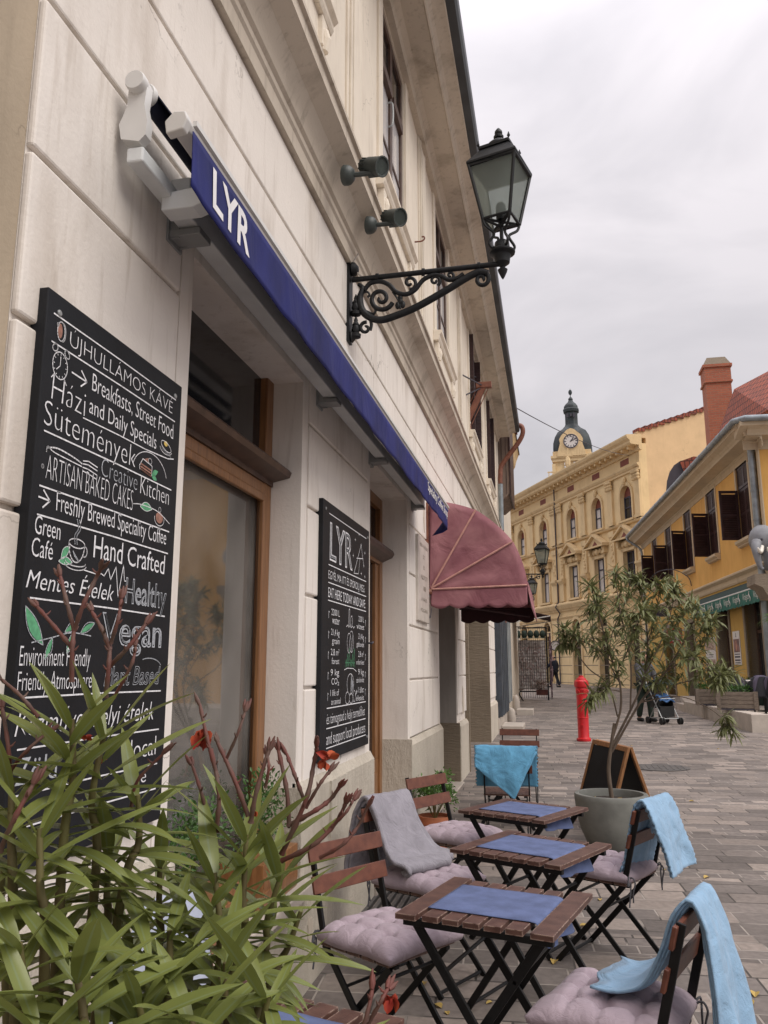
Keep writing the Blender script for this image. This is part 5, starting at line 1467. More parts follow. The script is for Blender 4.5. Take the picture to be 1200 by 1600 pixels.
# ------------------------------------------------------------------ second chalk board
b2 = board('chalk_sign_board', 'narrow black board headed by outlined white letters between window and brown doorway', 4.19, 5.335, 1.01, 2.43)
c = MB(); g_ = MB(); gn = MB()
def rule2(z): cline(c, [(4.31, z), (5.24, z)], .0055)
for z in (2.365, 2.072, 1.972, 1.872, 1.285, 1.178, 1.075): rule2(z)
T(c, 'LYR', 4.33, 2.105, 4.86, 0.215, outline=.016); T(g_, 'LYR', 4.345, 2.112, 4.845, 0.20, outline=.006, offset=-.03)
cline(c, [(4.90, 2.09), (4.99, 2.19), (5.09, 2.30), (5.17, 2.17)], .005); cline(c, [(4.97, 2.195), (5.15, 2.215)], .005); cline(c, [(4.90, 2.09), (5.02, 2.10), (5.06, 2.2)], .004)
for y, z in ((4.93, 2.31), (5.03, 2.36), (4.88, 2.2), (5.1, 2.11), (5.2, 2.10), (5.2, 2.26), (5.17, 2.17), (5.09, 2.30)):
    cline(c, [(y - .012, z), (y + .012, z)], .004); cline(c, [(y, z - .01), (y, z + .01)], .004)
T(c, 'EGYÉL MA ITT ÉS SPÓROLJ MEG:', 4.31, 1.995, 5.20, 0.058, wob=.003, offset=-.002)
T(c, 'EAT HERE TODAY AND SAVE:', 4.31, 1.890, 5.22, 0.056, wob=.003, offset=.004)
rows = [('2200 L', 'water', '2200 L', 'vizet'), ('21,4 kg', 'grain', '21,4 kg', 'gabonát'), ('2,8 m²', 'forest', '2,8 m²', 'erdőterületet'), ('9 kg', 'CO₂', '9 kg', 'szén-dioxidot'), ('1 life of', 'an animal', '1 állat', 'életét')]
for k, (a, d, e, f) in enumerate(rows):
    z = 1.795 - k * 0.112
    for q in (4.325, 5.225): cline(c, [(q, z - .02), (q, z + .02), (q + .012, z + .012)], .004)
    T(c, a, 4.38, z, 4.56, 0.036, wob=.002); T(c, d, 4.40, z - .048, 4.56 if k < 4 else 4.60, 0.034, wob=.002)
    T(c, e, 5.03, z, 5.18, 0.036, wob=.002); T(c, f, 4.98, z - .048, 5.19, 0.032, wob=.002)
for k in range(7): cline(c, [(4.72 + k * .03, 1.745 + .012 * (k % 2)), (4.75 + k * .03, 1.745 + .012 * ((k + 1) % 2))], .004)
cline(c, [(4.77, 1.75), (4.78, 1.85), (4.80, 1.86), (4.80, 1.75)], .004); cline(c, [(4.82, 1.75), (4.83, 1.81), (4.86, 1.82), (4.87, 1.78), (4.85, 1.75)], .004)
cline(c, arc(4.79, 1.65, .05, .06), .004); cline(c, arc(4.85, 1.66, .05, .065, -120, 120), .004); cline(c, [(4.78, 1.6), (4.82, 1.7)], .004); cline(c, [(4.85, 1.6), (4.88, 1.7)], .004)
for q in range(6):
    y = 4.72 + q * .04; h = .05 + .035 * (q % 3)
    cline(gn, [(y - .02, 1.505), (y, 1.505 + h), (y + .02, 1.505)], .004); cline(gn, [(y - .014, 1.53), (y + .014, 1.535)], .004)
cline(c, [(4.68, 1.49), (4.75, 1.50), (4.9, 1.498), (4.98, 1.48)], .004)
cline(c, arc(4.83, 1.405, .085, .062), .004); cline(c, [(4.84, 1.345), (4.85, 1.465)], .004)
for q in range(6): cline(g_, [(4.86 + q * .008, 1.36 + q * .006), (4.86 + q * .008, 1.45 - q * .008)], .005)
cline(c, arc(4.76, 1.325, .05, .035), .004); cline(c, arc(4.85, 1.32, .045, .03), .004); cline(c, arc(4.93, 1.33, .03, .034), .004); cline(c, [(4.96, 1.33), (4.99, 1.37), (4.98, 1.34), (5.01, 1.36)], .004)
T(c, 'és támogatod a helyi termelőket', 4.31, 1.20, 5.22, 0.062, offset=-.004); T(c, 'and support local producers', 4.31, 1.092, 5.23, 0.064, offset=-.002)
c.build('chalk_writing', M_CHALK, b2); g_.build('grey_chalk_shading', M_CHALKD, b2); gn.build('green_chalk_trees', M_CHALKG, b2)

# memorial plaque
pq = thing('memorial_plaque', 'pale marble plaque with small engraved lines on the pier before the burgundy canopy', 'plaque', (-0.03, 7.75, 1.94))
b = MB(); b.box(-0.032, 0.018, 7.42, 8.08, 1.94, 2.76); b.build('slab', M_PAPER, pq, bevel=0.006)
b = MB()
BX = 0.019
for k, (s, a, d) in enumerate((('EBBEN A HÁZBAN', 7.50, 8.0), ('ÉLT', 7.70, 7.82), ('ÉS', 7.72, 7.80), ('ALKOTOTT', 7.56, 7.96), ('1888', 7.70, 7.86), ('A VÁROS', 7.58, 7.92), ('POLGÁRAI', 7.55, 7.95))):
    T(b, s, a, 2.66 - k * .105, d, .045)
b.build('engraving', M_BROWNSTONE, pq)

# ------------------------------------------------------------------ burgundy canopy
cn = thing('burgundy_canopy', 'burgundy quarter round shop canopy with pink piping and scalloped valance', 'awning', (0.0, 9.5, 2.29))
CZ, CR, CY0, CY1 = 2.29, 1.0, 8.16, 10.95
def prof(t):
    a = PI / 2 * t
    k = 1.0 - 0.035 * math.sin(4 * a) ** 2 * 0.6
    # slightly polygonal: the hoops hold it at 0, 30, 60 and 90 degrees
    seg = math.floor(min(t, 0.9999) * 3); f = t * 3 - seg
    sag = 0.010 * 4 * f * (1 - f)
    return ((CR - sag) * math.cos(a), (CR * 0.94 - sag) * math.sin(a))
b = MB()
b.sheet(lambda u, v: (prof(u)[0], CY0 + (CY1 - CY0) * v, CZ + prof(u)[1] - 0.02 * math.sin(PI * v) * (1 + math.sin(9 * v)) * .5), 36, 14, 0.006)
def endcap(y, s):
    def fn(u, v):
        a = PI / 2 * u
        r = v
        px, pz = prof(u)
        wr = 0.03 * noise.noise(Vector((u * 5, v * 2.5, y))) * math.sin(PI * v) + 0.02 * math.sin(u * PI * 3) ** 2 * v * (1 - v) * 2
        return (0.012 + px * r, y + s * wr, CZ + pz * r)
    return fn
b.sheet(endcap(CY0, 1), 36, 14, 0.006); b.sheet(endcap(CY1, 1), 24, 8, 0.006)
b.build('canvas', M_BURG, cn, smooth=True)
def scallop(v, n, amp=0.035): return amp * abs(math.sin(PI * n * v))
b = MB()
b.sheet(lambda u, v: (0.02 + (CR - 0.02) * v, CY0 - 0.004, CZ + 0.01 - u * (0.17 + scallop(v, 5))), 6, 60, 0.005)
b.sheet(lambda u, v: (CR + 0.004 + 0.03 * u, CY0 + (CY1 - CY0) * v, CZ + 0.01 - u * (0.17 + scallop(v, 12))), 6, 120, 0.005)
b.build('valance', M_BURG, cn, smooth=True)
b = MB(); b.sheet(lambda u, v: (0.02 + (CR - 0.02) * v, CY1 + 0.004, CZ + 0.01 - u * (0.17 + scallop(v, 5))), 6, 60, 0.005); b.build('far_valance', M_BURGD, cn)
b = MB()
for a in (0.02, 0.335, 0.667):
    px, pz = prof(a)
    b.tube([(0.03, CY0 - 0.012, CZ + 0.005 + pz * .02), (px, CY0 - 0.012, CZ + pz)], 0.011, 6)
    b.tube([(px, CY0 - .012, CZ + pz + .002), (px + 0.003, CY1, CZ + pz + .002)], 0.009, 6)
b.build('piping', M_PIPING, cn)
b = MB()
b.tube([(0.0, CY0 + .02, CZ), (CR - .02, CY0 + .02, CZ - .01), (CR - .02, CY1 - .02, CZ - .01), (0, CY1 - .02, CZ)], 0.014, 6)
b.tube([(0.02, CY0 + .06, CZ - .12), (CR - .06, CY1 - .1, CZ - .12)], 0.012, 6)
b.build('hoop_frame', M_BURGD, cn)
b = MB(); b.box(-0.028, 0.008, 8.10, 8.15, 2.15, 3.2); b.tube([(-0.02, 8.12, CZ - .03), (0.03, 8.14, CZ - .02)], .03, 8); b.build('wall_strip', M_RUST, cn)
b = MB(); b.tube(smoothpath([(0.02, 8.13, 2.27), (0.0, 8.10, 2.12), (0.02, 8.11, 2.0), (0.03, 8.14, 2.1)]), .005, 5); b.build('cord', M_INK, cn)

# ------------------------------------------------------------------ wrought iron wall lantern
LY = 4.8
def z2(a, d): return at(480 + a / 3.75, 380 + d / 3.75, LY)
def lantern(root, c, s, name_='lantern'):
    """four sided lantern standing on point c, total height s*0.95"""
    x, y, z = c
    q = R(-17)
    def ring(h, hw_): return [Vector((x, y, z + h * s)) + Vector((math.cos(q + k * PI / 2 + PI / 4), math.sin(q + k * PI / 2 + PI / 4), 0)) * hw_ * math.sqrt(2) * s for k in range(4)]
    lo, hi = ring(0.30, 0.098), ring(0.69, 0.165)
    f = MB()
    f.tube([lo[k] for k in range(4)] + [lo[0]], 0.011 * s, 6); f.tube([hi[k] for k in range(4)] + [hi[0]], 0.016 * s, 6)
    for k in range(4): f.tube([lo[k], hi[k]], 0.013 * s, 6)
    lan = f.build(name_, M_BLACK, root)
    f = MB()
    li, hi_i = ring(0.305, 0.094), ring(0.685, 0.160)
    for k in range(4):
        a, d, e, g0 = li[k], li[(k + 1) % 4], hi_i[(k + 1) % 4], hi_i[k]
        n_ = (d - a).cross(g0 - a).normalized() * 0.003 * s
        f.add([a, d, e, g0, a - n_, d - n_, e - n_, g0 - n_], [(0, 1, 2, 3), (7, 6, 5, 4), (0, 4, 5, 1), (1, 5, 6, 2), (2, 6, 7, 3), (3, 7, 4, 0)])
    f.build('lantern_pane', M_FROST, lan)
    f = MB()
    r0, r1, r2 = ring(0.70, 0.178), ring(0.715, 0.178), ring(0.83, 0.10)
    f.add(r0 + r1 + r2, [(3, 2, 1, 0), (8, 9, 10, 11)] + [(k, (k + 1) % 4, (k + 1) % 4 + 4, k + 4) for k in range(4)] + [(k + 4, (k + 1) % 4 + 4, (k + 1) % 4 + 8, k + 8) for k in range(4)])
    t0 = ring(0.83, 0.112); t1 = ring(0.85, 0.112)
    f.add(t0 + t1, [(3, 2, 1, 0), (4, 5, 6, 7)] + [(k, (k + 1) % 4, (k + 1) % 4 + 4, k + 4) for k in range(4)])
    for p in t1: f.lathe([(0.006 * s, 0), (0.012 * s, 0.01 * s), (0.002 * s, 0.04 * s)], p, 6)
    f.lathe([(0.085 * s, 0.85 * s), (0.09 * s, 0.865 * s), (0.085 * s, 0.885 * s), (0.06 * s, 0.91 * s), (0.03 * s, 0.92 * s), (0.02 * s, 0.935 * s), (0.035 * s, 0.945 * s), (0.036 * s, 0.96 * s), (0.022 * s, 0.972 * s), (0.028 * s, 0.985 * s), (0.026 * s, 1.0 * s), (0.012 * s, 1.02 * s), (0.002 * s, 1.03 * s)], (x, y, z), 16)
    dd = (hi[2] + hi[3]) / 2
    f.build('lantern_roof', M_BLACK, lan, smooth=R(30))
    f = MB()
    f.lathe([(0.002, -0.13 * s), (0.012 * s, -0.115 * s), (0.03 * s, -0.075 * s), (0.034 * s, -0.06 * s), (0.016 * s, -0.045 * s), (0.02 * s, -0.035 * s), (0.05 * s, -0.01 * s), (0.055 * s, 0.03 * s), (0.06 * s, 0.045 * s), (0.088 * s, 0.06 * s), (0.09 * s, 0.07 * s), (0.055 * s, 0.095 * s), (0.05 * s, 0.14 * s), (0.04 * s, 0.15 * s), (0.014 * s, 0.155 * s), (0.012 * s, 0.30 * s)], (x, y, z), 18)
    for k in range(4):
        pa = Vector((x, y, z)); o = (lo[k] - Vector((x, y, lo[k].z))).normalized()
        f.tube(smoothpath([lo[k], lo[k] - o * .02 * s + Vector((0, 0, -.05 * s)), pa + o * .055 * s + Vector((0, 0, .2 * s)), pa + o * .095 * s + Vector((0, 0, .13 * s)), pa + o * .08 * s + Vector((0, 0, .095 * s)), pa + o * .06 * s + Vector((0, 0, .10 * s))], 4), 0.010 * s, 6)
        f.tube([lo[k], pa + Vector((0, 0, 0.26 * s)), ], 0.009 * s, 6)
    f.tube([lo[0], lo[2]], 0.01 * s, 6); f.tube([lo[1], lo[3]], 0.01 * s, 6)
    f.lathe([(0.03 * s, 0.31 * s), (0.034 * s, 0.33 * s), (0.034 * s, 0.42 * s), (0.02 * s, 0.44 * s)], (x, y, z), 10)
    f.build('lantern_stem', M_BLACK, lan, smooth=R(40))
    return lan
lp = thing('wall_lantern', 'big black wrought iron street lantern on a scrolled bracket above the blue awning', 'lantern', (-0.03, LY, 3.6))
tip = at(785, 409, LY)
lantern(lp, (tip.x, LY, tip.z), 0.94)
b = MB()
b.tube([z2(262, 216), z2(1130, 121)], 0.018, 10)
for a in (410, 680, 1005): b.tube([z2(a - 8, 216 - (a - 262) * .1096), z2(a + 8, 216 - (a - 262) * .1096)], 0.026, 10)
b.box(-0.03, 0.008, LY - .045, LY + .045, 3.60, 4.20)
b.lathe([(0.04, 0), (0.05, 0.01), (0.045, 0.03), (0.02, 0.05)], (0.008, LY, 4.12), 12, 'X')
b.lathe([(0.035, 0), (0.04, 0.01), (0.02, 0.03)], (0.008, LY, 3.64), 12, 'X')
for a, d in ((285, 380), (285, 510)):
    p = z2(a, d)
    b.lathe([(0.012, -0.06), (0.034, -0.05), (0.036, -0.03), (0.02, -0.02), (0.03, 0.0), (0.022, 0.03), (0.026, 0.035), (0.012, 0.06), (0.014, 0.07), (0.002, 0.10)], p, 10)
    b.tube([Vector((-0.02, LY, p.z - .03)), p + Vector((0, 0, -.03))], .014, 6)
b.build('bracket_arm', M_BLACK, lp, smooth=R(40))
b = MB()
U_, V_ = Vector((1, 0, 0)), Vector((0, 0, 1))
def zp(L_): return smoothpath([z2(*q) for q in L_], 5)
lower = zp([(300, 240), (325, 265), (308, 320), (318, 385), (360, 430), (430, 450), (520, 425), (640, 375), (800, 285), (940, 200), (1010, 170), (1060, 178)])
b.tube(lower, [0.012 + 0.013 * min(1, i / 12) for i in range(len(lower))], 8)
s_ = 1 / 3.75 * LY / F_PX
def zs(cx, cy, r0, r1, a0, a1, rad=.010, n=30):
    rad *= 1.3
    P = [z2(cx + (r0 + (r1 - r0) * i / n) * math.cos(R(a0 + (a1 - a0) * i / n)), cy - (r0 + (r1 - r0) * i / n) * math.sin(R(a0 + (a1 - a0) * i / n))) for i in range(n + 1)]
    b.tube(P, [rad * (1 - .25 * i / n) for i in range(n + 1)], 8)
zs(432, 325, 72, 8, -20, -560, .013, 44)         # large scroll
wave = zp([(335, 275), (370, 235), (430, 225), (480, 245), (520, 285), (575, 300), (630, 275), (680, 215), (740, 188), (790, 195), (830, 215), (880, 205), (915, 180)])
b.tube(wave, 0.016, 8)
zs(600, 232, 42, 8, -90, 330, .010); zs(748, 220, 33, 6, -60, 380, .009); zs(838, 188, 24, 5, -110, 300, .008); zs(1022, 212, 46, 8, 60, -400, .012); zs(342, 498, 36, 8, 80, 470, .010)
b.tube(zp([(372, 455), (376, 480), (370, 510)]), .011, 8)
b.tube(zp([(330, 290), (350, 285), (365, 300), (355, 318)]), .008, 6); b.tube(zp([(350, 400), (385, 415), (400, 400), (398, 385)]), .009, 6)
for q in ((545, 340), (530, 365), (560, 360), (545, 320)): b.blob(z2(*q), .018, .012, .028, 6, 4)
b.tube(zp([(500, 285), (525, 320), (545, 360), (545, 385)]), .007, 6); b.tube([z2(622, 372), z2(636, 392)], .012, 6); b.tube([z2(1005, 130), z2(1005, 165)], .01, 6)
for i in range(8):
    q = lower[20 + i]
    b.blob(q, .026, .02, .026, 6, 4)
b.build('scrollwork', M_BLACK, lp, smooth=R(50))
b = MB(); b.tube(zp([(300, 60), (275, 100), (258, 130), (290, 170), (330, 205), (300, 215), (270, 205)]), 0.006, 5); b.build('loose_cable', M_PAPER, lp)

# floodlights above the string cornice
def spot(y, z, yaw, nm, X0=0.165):
    r = thing('floodlight', nm, 'floodlight', (X0, y, z))
    b = MB(); b.lathe([(0.058, -0.02), (0.058, 0.0), (0.052, 0.018), (0.038, 0.034), (0.018, 0.042)], (X0, y, z), 16, (1, -.15, -.2)); b.build('wall_base', M_SPOT, r, smooth=R(40))
    d = Vector((0.80, -0.42, -0.38)).normalized(); d = Matrix.Rotation(yaw, 3, 'Z') @ d
    h = Vector((X0 + 0.15, y + 0.02, z + 0.05))
    b = MB(); b.tube([(X0 + 0.02, y, z), (X0 + 0.07, y + .005, z), (X0 + 0.15, y + 0.01, z + 0.002)], 0.015, 8); b.obox(h + Vector((0, 0, -.045)), (0.03, 0, 0), (0, 0.012, 0), (0, 0, .02)); b.build('arm', M_SPOT, r)
    b = MB(); b.lathe([(0.0, -0.085), (0.040, -0.085), (0.044, -0.078), (0.044, -0.045), (0.052, -0.036), (0.056, 0.05), (0.060, 0.072), (0.052, 0.072), (0.046, 0.06), (0.0, 0.06)], h, 18, d)
    for k in range(12):
        a = d.orthogonal().normalized(); a = Matrix.Rotation(k * PI / 6, 3, d) @ a
        b.obox(h + a * .045 - d * .062, a * .004, d * .018, a.cross(d) * .004)
    hd = b.build('head', M_SPOT, r, smooth=R(35))
    b = MB(); b.lathe([(0.0, 0.061), (0.046, 0.061), (0.046, 0.065), (0, 0.065)], h, 18, d); b.build('lens', M_FROST, hd)
M_SPOT = pm('dark_green_grey_paint', (0.045, 0.055, 0.052), 0.5, var=0.15)
p_ = onx(543, 274, .165); spot(p_.y, p_.z, 0.05, 'upper left dark floodlight on the wall, the nearer of two above the cornice')
p_ = onx(579, 352, .165); spot(p_.y, p_.z, -0.12, 'dark floodlight with a loose cable, just above the lantern bracket')

# rusty sign frame under the eaves
rb = thing('rusty_sign_bracket', 'rust red slanting sign frame with thin stays on the upper wall', 'sign bracket', (-0.03, 13.0, 5.4))
b = MB(); A_, B_ = at(726, 668, 13.0), at(756, 602, 13.0)
dd = (B_ - A_).normalized(); sd_ = Vector((0, 1, 0))
b.bar(A_, B_, 0.10, 0.07, up=(0, 1, 0))
for o_ in (-0.10, 0.10): b.bar(A_ + Vector((o_, 0, 0)) + dd * .05, B_ + Vector((o_, 0, 0)) - dd * .05, 0.012, 0.03, up=(0, 1, 0))
b.obox(B_, (0.13, 0, 0), (0, .05, 0), (0, 0, .05)); b.obox(A_, (0.11, 0, 0), (0, .05, 0), (0, 0, .05))
b.build('frame', M_RUST, rb, bevel=0.01)
b = MB(); b.tube([at(753, 602, 13.0), onx(717, 583, -0.03)], .012, 5); b.tube([at(752, 606, 13), onx(726, 618, -0.03)], .012, 5); b.build('stay', M_INK, rb)
hk = MB(); p = onx(648, 378, -0.01); hk.tube(smoothpath([p, p + Vector((0.07, 0, 0)), p + Vector((0.10, 0, .02)), p + Vector((.10, 0, .045)), p + Vector((.075, 0, .05))]), .008, 6)
tag(hk.build('wall_hook', M_RUST, None), 'small rusty iron hook between the two nearest upper windows', 'hook')

# far wall lanterns
for (px, pyt, pyb, y, arm_px, lab) in ((848, 842, 905, 27.0, 815, 'far black lantern on the wall beside the burgundy canopy, nearer of the pair'), (832, 902, 948, 38.0, 812, 'smallest black lantern, farthest down the left side of the street')):
    tp = at(px, pyb - 8, y); s = (pyb - pyt) * y / 1275 / 1.13
    r = thing('far_wall_lantern', lab, 'lantern', (-0.1, y, tp.z - .3), group='far lanterns on the left house fronts')
    lantern(r, (tp.x, y, tp.z), s)
    b = MB(); w0 = Vector((-0.10, y, tp.z + 0.02)); e = Vector((tp.x, y, tp.z))
    b.tube([w0, e], .022, 6); b.tube(smoothpath([w0 - Vector((0, 0, .5)), w0 + Vector((.25, 0, -.42)), w0 + (e - w0) * .6 - Vector((0, 0, .2)), e - Vector((.08, 0, .06))], 5), .02, 6)
    b.tube(spiral(w0 + Vector((.35, 0, -.18)), .12, .02, 0, 9, (1, 0, 0), (0, 0, 1)), .014, 5); b.tube(spiral(w0 + (e - w0) * .62 - Vector((0, 0, .09)), .07, .01, 2, 10, (1, 0, 0), (0, 0, 1)), .012, 5); b.tube(spiral(e - Vector((.14, 0, .1)), .09, .02, 1, 8, (1, 0, 0), (0, 0, 1)), .014, 5)
    b.box(-0.13, -0.08, y - .08, y + .08, tp.z - .6, tp.z + .12)
    b.build('bracket', M_BLACK, r)

# ------------------------------------------------------------------ folding chairs, tables, cushions, blankets
def make_chair(label, reddish=True):
    r = thing('folding_chair', label, 'chair')
    sl = M_SLATR if reddish else M_SLAT
    for s in (-1, 1):
        b = MB(); y = s * 0.185
        b.bar((0.215, y, 0.0), (-0.175, y, 0.43), 0.028, 0.012, up=(0, 1, 0)); b.bar((-0.175, y, 0.43), (-0.27, y, 0.80), 0.028, 0.012, up=(0, 1, 0))
        b.build('long_leg', M_STEEL, r, bevel=0.002)
        b = MB(); y = s * 0.165
        b.bar((-0.225, y, 0.0), (0.17, y, 0.415), 0.026, 0.011, up=(0, 1, 0))
        b.build('short_leg', M_STEEL, r, bevel=0.002)
    b = MB()
    b.tube([(0.195, -.185, 0.02), (0.195, .185, 0.02)], 0.008, 6); b.tube([(-0.205, -.165, 0.02), (-0.205, .165, 0.02)], 0.008, 6); b.tube([(0.10, -.165, 0.345), (0.10, .165, 0.345)], 0.007, 6); b.tube([(-.06, -.185, .30), (-.06, .185, .30)], .006, 6)
    for s in (-1, 1): b.bar((-0.19, s * .15, 0.418), (0.19, s * .15, 0.418), 0.022, 0.012)
    b.build('stretcher', M_STEEL, r)
    b = MB()
    for k in range(5): b.box(-0.19 + k * 0.078, -0.19 + k * 0.078 + 0.066, -0.195, 0.195, 0.425, 0.440)
    b.build('seat', M_SLAT, r, bevel=0.003)
    for z0, x0 in ((0.612, -0.222), (0.730, -0.253)):
        b = MB()
        d = Vector((-0.095, 0, 0.37)).normalized()
        b.obox(Vector((x0 + 0.012, 0, z0 + 0.0)) + d * .033, d * 0.034, (0, 0.215, 0), Vector((d.z, 0, -d.x)) * 0.007)
        b.build('back_slat', sl, r, bevel=0.003)
    return r
def make_cushion(label):
    n = 44
    b = MB()
    def fn(u, v):
        x, y = (u - .5) * 2, (v - .5) * 2
        r_ = max(abs(x), abs(y))
        ed = (1 - abs(x) ** 5) * (1 - abs(y) ** 5)
        tuft = 1
        for tx_ in (-.5, 0, .5):
            for ty_ in (-.5, 0, .5):
                d2 = ((x - tx_) ** 2 + (y - ty_) ** 2)
                tuft *= 1 - 0.85 * math.exp(-d2 / 0.010)
        crease = 1 - 0.20 * (math.exp(-((abs(x) % .5) - 0) ** 2 / .004) if False else 0)
        for t_ in (-.5, 0, .5):
            crease *= 1 - 0.30 * math.exp(-((x - t_) / .055) ** 2) ; crease *= 1 - 0.30 * math.exp(-((y - t_) / .055) ** 2)
        wr = 0.004 * noise.noise(Vector((x * 4, y * 4, 2.0)))
        h = (max(ed, 0) ** 0.45) * 0.068 * (0.35 + 0.65 * tuft * crease) + wr
        k = 0.212 * (1 + 0.03 * math.sin(x * 5 + y * 3))
        return Vector((x * k, y * k, h))
    G = [[fn(i / n, j / n) for j in range(n + 1)] for i in range(n + 1)]
    top = [Vector((p.x, p.y, .452 + max(0.012, p.z))) for row in G for p in row]
    bot = [Vector((p.x * .97, p.y * .97, .442)) for row in G for p in row]
    K = n + 1; B = K * K
    fs = []
    for i in range(n):
        for j in range(n):
            q = (i * K + j, (i + 1) * K + j, (i + 1) * K + j + 1, i * K + j + 1)
            fs.append(q); fs.append(tuple(B + k for k in reversed(q)))
    mid = []
    for i in range(n):
        for (a, d) in (((i + 1) * K, i * K), (i * K + n, (i + 1) * K + n), (i, i + 1), (n * K + i + 1, n * K + i)):
            fs.append((a, d, B + d, B + a))
    b.add(top + bot, fs)
    r = thing('seat_cushion', label, 'cushion')
    b.build('tufted_pad', M_LILAC, r, smooth=True)
    t = MB()
    for s in (-1, 1):
        p = Vector((-0.19, s * .175, .455))
        t.tube(smoothpath([p, p + Vector((-.03, s * .01, .015)), p + Vector((-.045, s * .015, -.01)), p + Vector((-.035, s * .02, -.05)), p + Vector((-.03, s * .012, -.10))], 4), .004, 5)
        t.tube(smoothpath([p, p + Vector((-.02, s * .03, .02)), p + Vector((-.02, s * .045, -.02)), p + Vector((-.025, s * .02, -.01)), p + Vector((-.02, s * .04, -.12))], 4), .004, 5)
    t.build('tie', M_GREYC, r)
    return r
def make_table(label):
    r = thing('folding_table', label, 'table')
    for s in (-1, 1):
        b = MB(); b.box(s * .275 - (.075 if s > 0 else 0), s * .275 + (.075 if s < 0 else 0), -.272, .272, .682, .700); b.build('end_slat', M_SLAT, r)
    for k in range(5):
        b = MB(); x = -.182 + k * .0735; b.box(x, x + .0575, -.255, .255, .680, .698); b.build('slat', M_SLAT, r)
    b = MB()
    for y in (-.225, .225): b.box(-.262, .262, y - .012, y + .012, .655, .6795)
    b.build('top_rail', M_STEEL, r, bevel=0.002)
    for s in (-1, 1):
        for y in (-.205, .205):
            b = MB(); yy = y + (0.012 if s > 0 else -0.012)
            b.bar((s * .225, yy, .668), (-s * .255, yy, 0.0), 0.030, 0.014, up=(0, 1, 0)); b.build('leg', M_STEEL, r, bevel=0.002)
    b = MB()
    for s in (-1, 1):
        b.tube([(s * .235, -.21, .03), (s * .235, .21, .03)], .008, 6); b.tube([(s * .12, -.2, .52), (s * .12, .2, .52)], .007, 6)
    b.build('stretcher', M_STEEL, r)
    return r
def make_runner(label):
    r = thing('table_runner', label, 'table runner')
    b = MB()
    pts = smoothpath([Vector((-.198, 0, .7015)), Vector((-.1, 0, .7015)), Vector((0, 0, .7015)), Vector((.12, 0, .7015)), Vector((.178, 0, .701)), Vector((.194, 0, .692)), Vector((.199, 0, .672)), Vector((.204, 0, .655)), Vector((.214, 0, .635)), Vector((.226, 0, .612))], 5)
    def fn(u, v):
        t = u * (len(pts) - 1); i = min(int(t), len(pts) - 2); p = pts[i].lerp(pts[i + 1], t - i)
        drop = max(0, u - .72) / .28
        return (p.x + .012 * drop * math.sin(v * 9), (v - .5) * .335 * (1 - .04 * drop), p.z + .0012 * noise.noise(Vector((u * 9, v * 7, 1))) - .03 * drop * (v - .5) * drop)
    b.sheet(fn, 50, 14, .0018); b.build('cloth', M_RUNNER, r, smooth=True)
    return r
def place(o, x, y, deg, dz=0.0):
    o.location = (x, y, gz(y) + dz); o.rotation_euler = (0, 0, R(deg))
    return o
GC, GT, GR, GP = 'folding slatted chairs at the cafe tables', 'small slatted cafe tables', 'blue cloth table runners', 'lilac tufted seat cushions'
CH = [
    (0.535, 3.43, -32, 'reddish slatted folding chair by the plinth, nearest the wall below the second chalkboard'),
    (0.560, 4.30, -27, 'slatted folding chair with a grey blanket hung over its back'),
    (0.60, 5.36, -28, 'reddish slatted folding chair in front of the leafy terracotta pot'),
    (1.385, 2.89, 158, 'slatted folding chair at the bottom right with a blue blanket over its back'),
    (1.47, 4.72, 152, 'slatted folding chair beside the concrete pot with a blue blanket'),
    (0.80, 7.28, 92, 'slatted folding chair seen from behind under a turquoise fringed blanket'),
    (0.83, 8.98, -90, 'bare slatted folding chair with no cushion, farthest down the wall'),
    (0.26, 2.26, -25, 'slatted folding chair with a pale blanket, hidden behind the oleander leaves'),
]
c0 = make_chair('')
chairs = []
for i, (x, y, a, lab) in enumerate(CH):
    o = c0 if i == 0 else copy_tree(c0)
    place(o, x, y, a); o['label'] = lab; o['group'] = GC
    chairs.append(o)
q0 = make_cushion('')
for k, (i, lab) in enumerate(((0, 'plump lilac cushion on the reddish chair nearest the wall'), (1, 'lilac cushion under the grey blanket on the second wall chair'), (2, 'lilac cushion on the chair before the leafy terracotta pot'), (3, 'lilac cushion at the bottom right corner under a blue blanket'), (4, 'lilac cushion on the chair beside the round concrete pot'))):
    o = q0 if k == 0 else copy_tree(q0)
    o.location = chairs[i].location; o.rotation_euler = chairs[i].rotation_euler
    o['label'] = lab; o['group'] = GP
TB = [(1.005, 3.085, -15, 'nearest whole slatted table with pale worn edges', 'blue runner across the nearest whole table'),
      (1.10, 4.00, -26, 'slatted table in the middle of the row of three', 'blue runner across the middle table of the row'),
      (1.03, 4.95, -27, 'third slatted table, in front of the turquoise blanket', 'blue runner across the third table, before the turquoise blanket'),
      (0.74, 8.12, 2, 'farthest slatted table, bare, beyond the turquoise blanket', None),
      (0.50, 1.93, -18, 'slatted table corner under the orange wilted flower at the bottom edge', 'blue runner on the table cut by the bottom edge')]
t0, r0 = make_table(''), make_runner('')
for i, (x, y, a, lab, rl) in enumerate(TB):
    o = t0 if i == 0 else copy_tree(t0)
    place(o, x, y, a); o['label'] = lab; o['group'] = GT
    if rl:
        q = r0 if i == 0 else copy_tree(r0)
        place(q, x, y, a); q['label'] = rl; q['group'] = GR

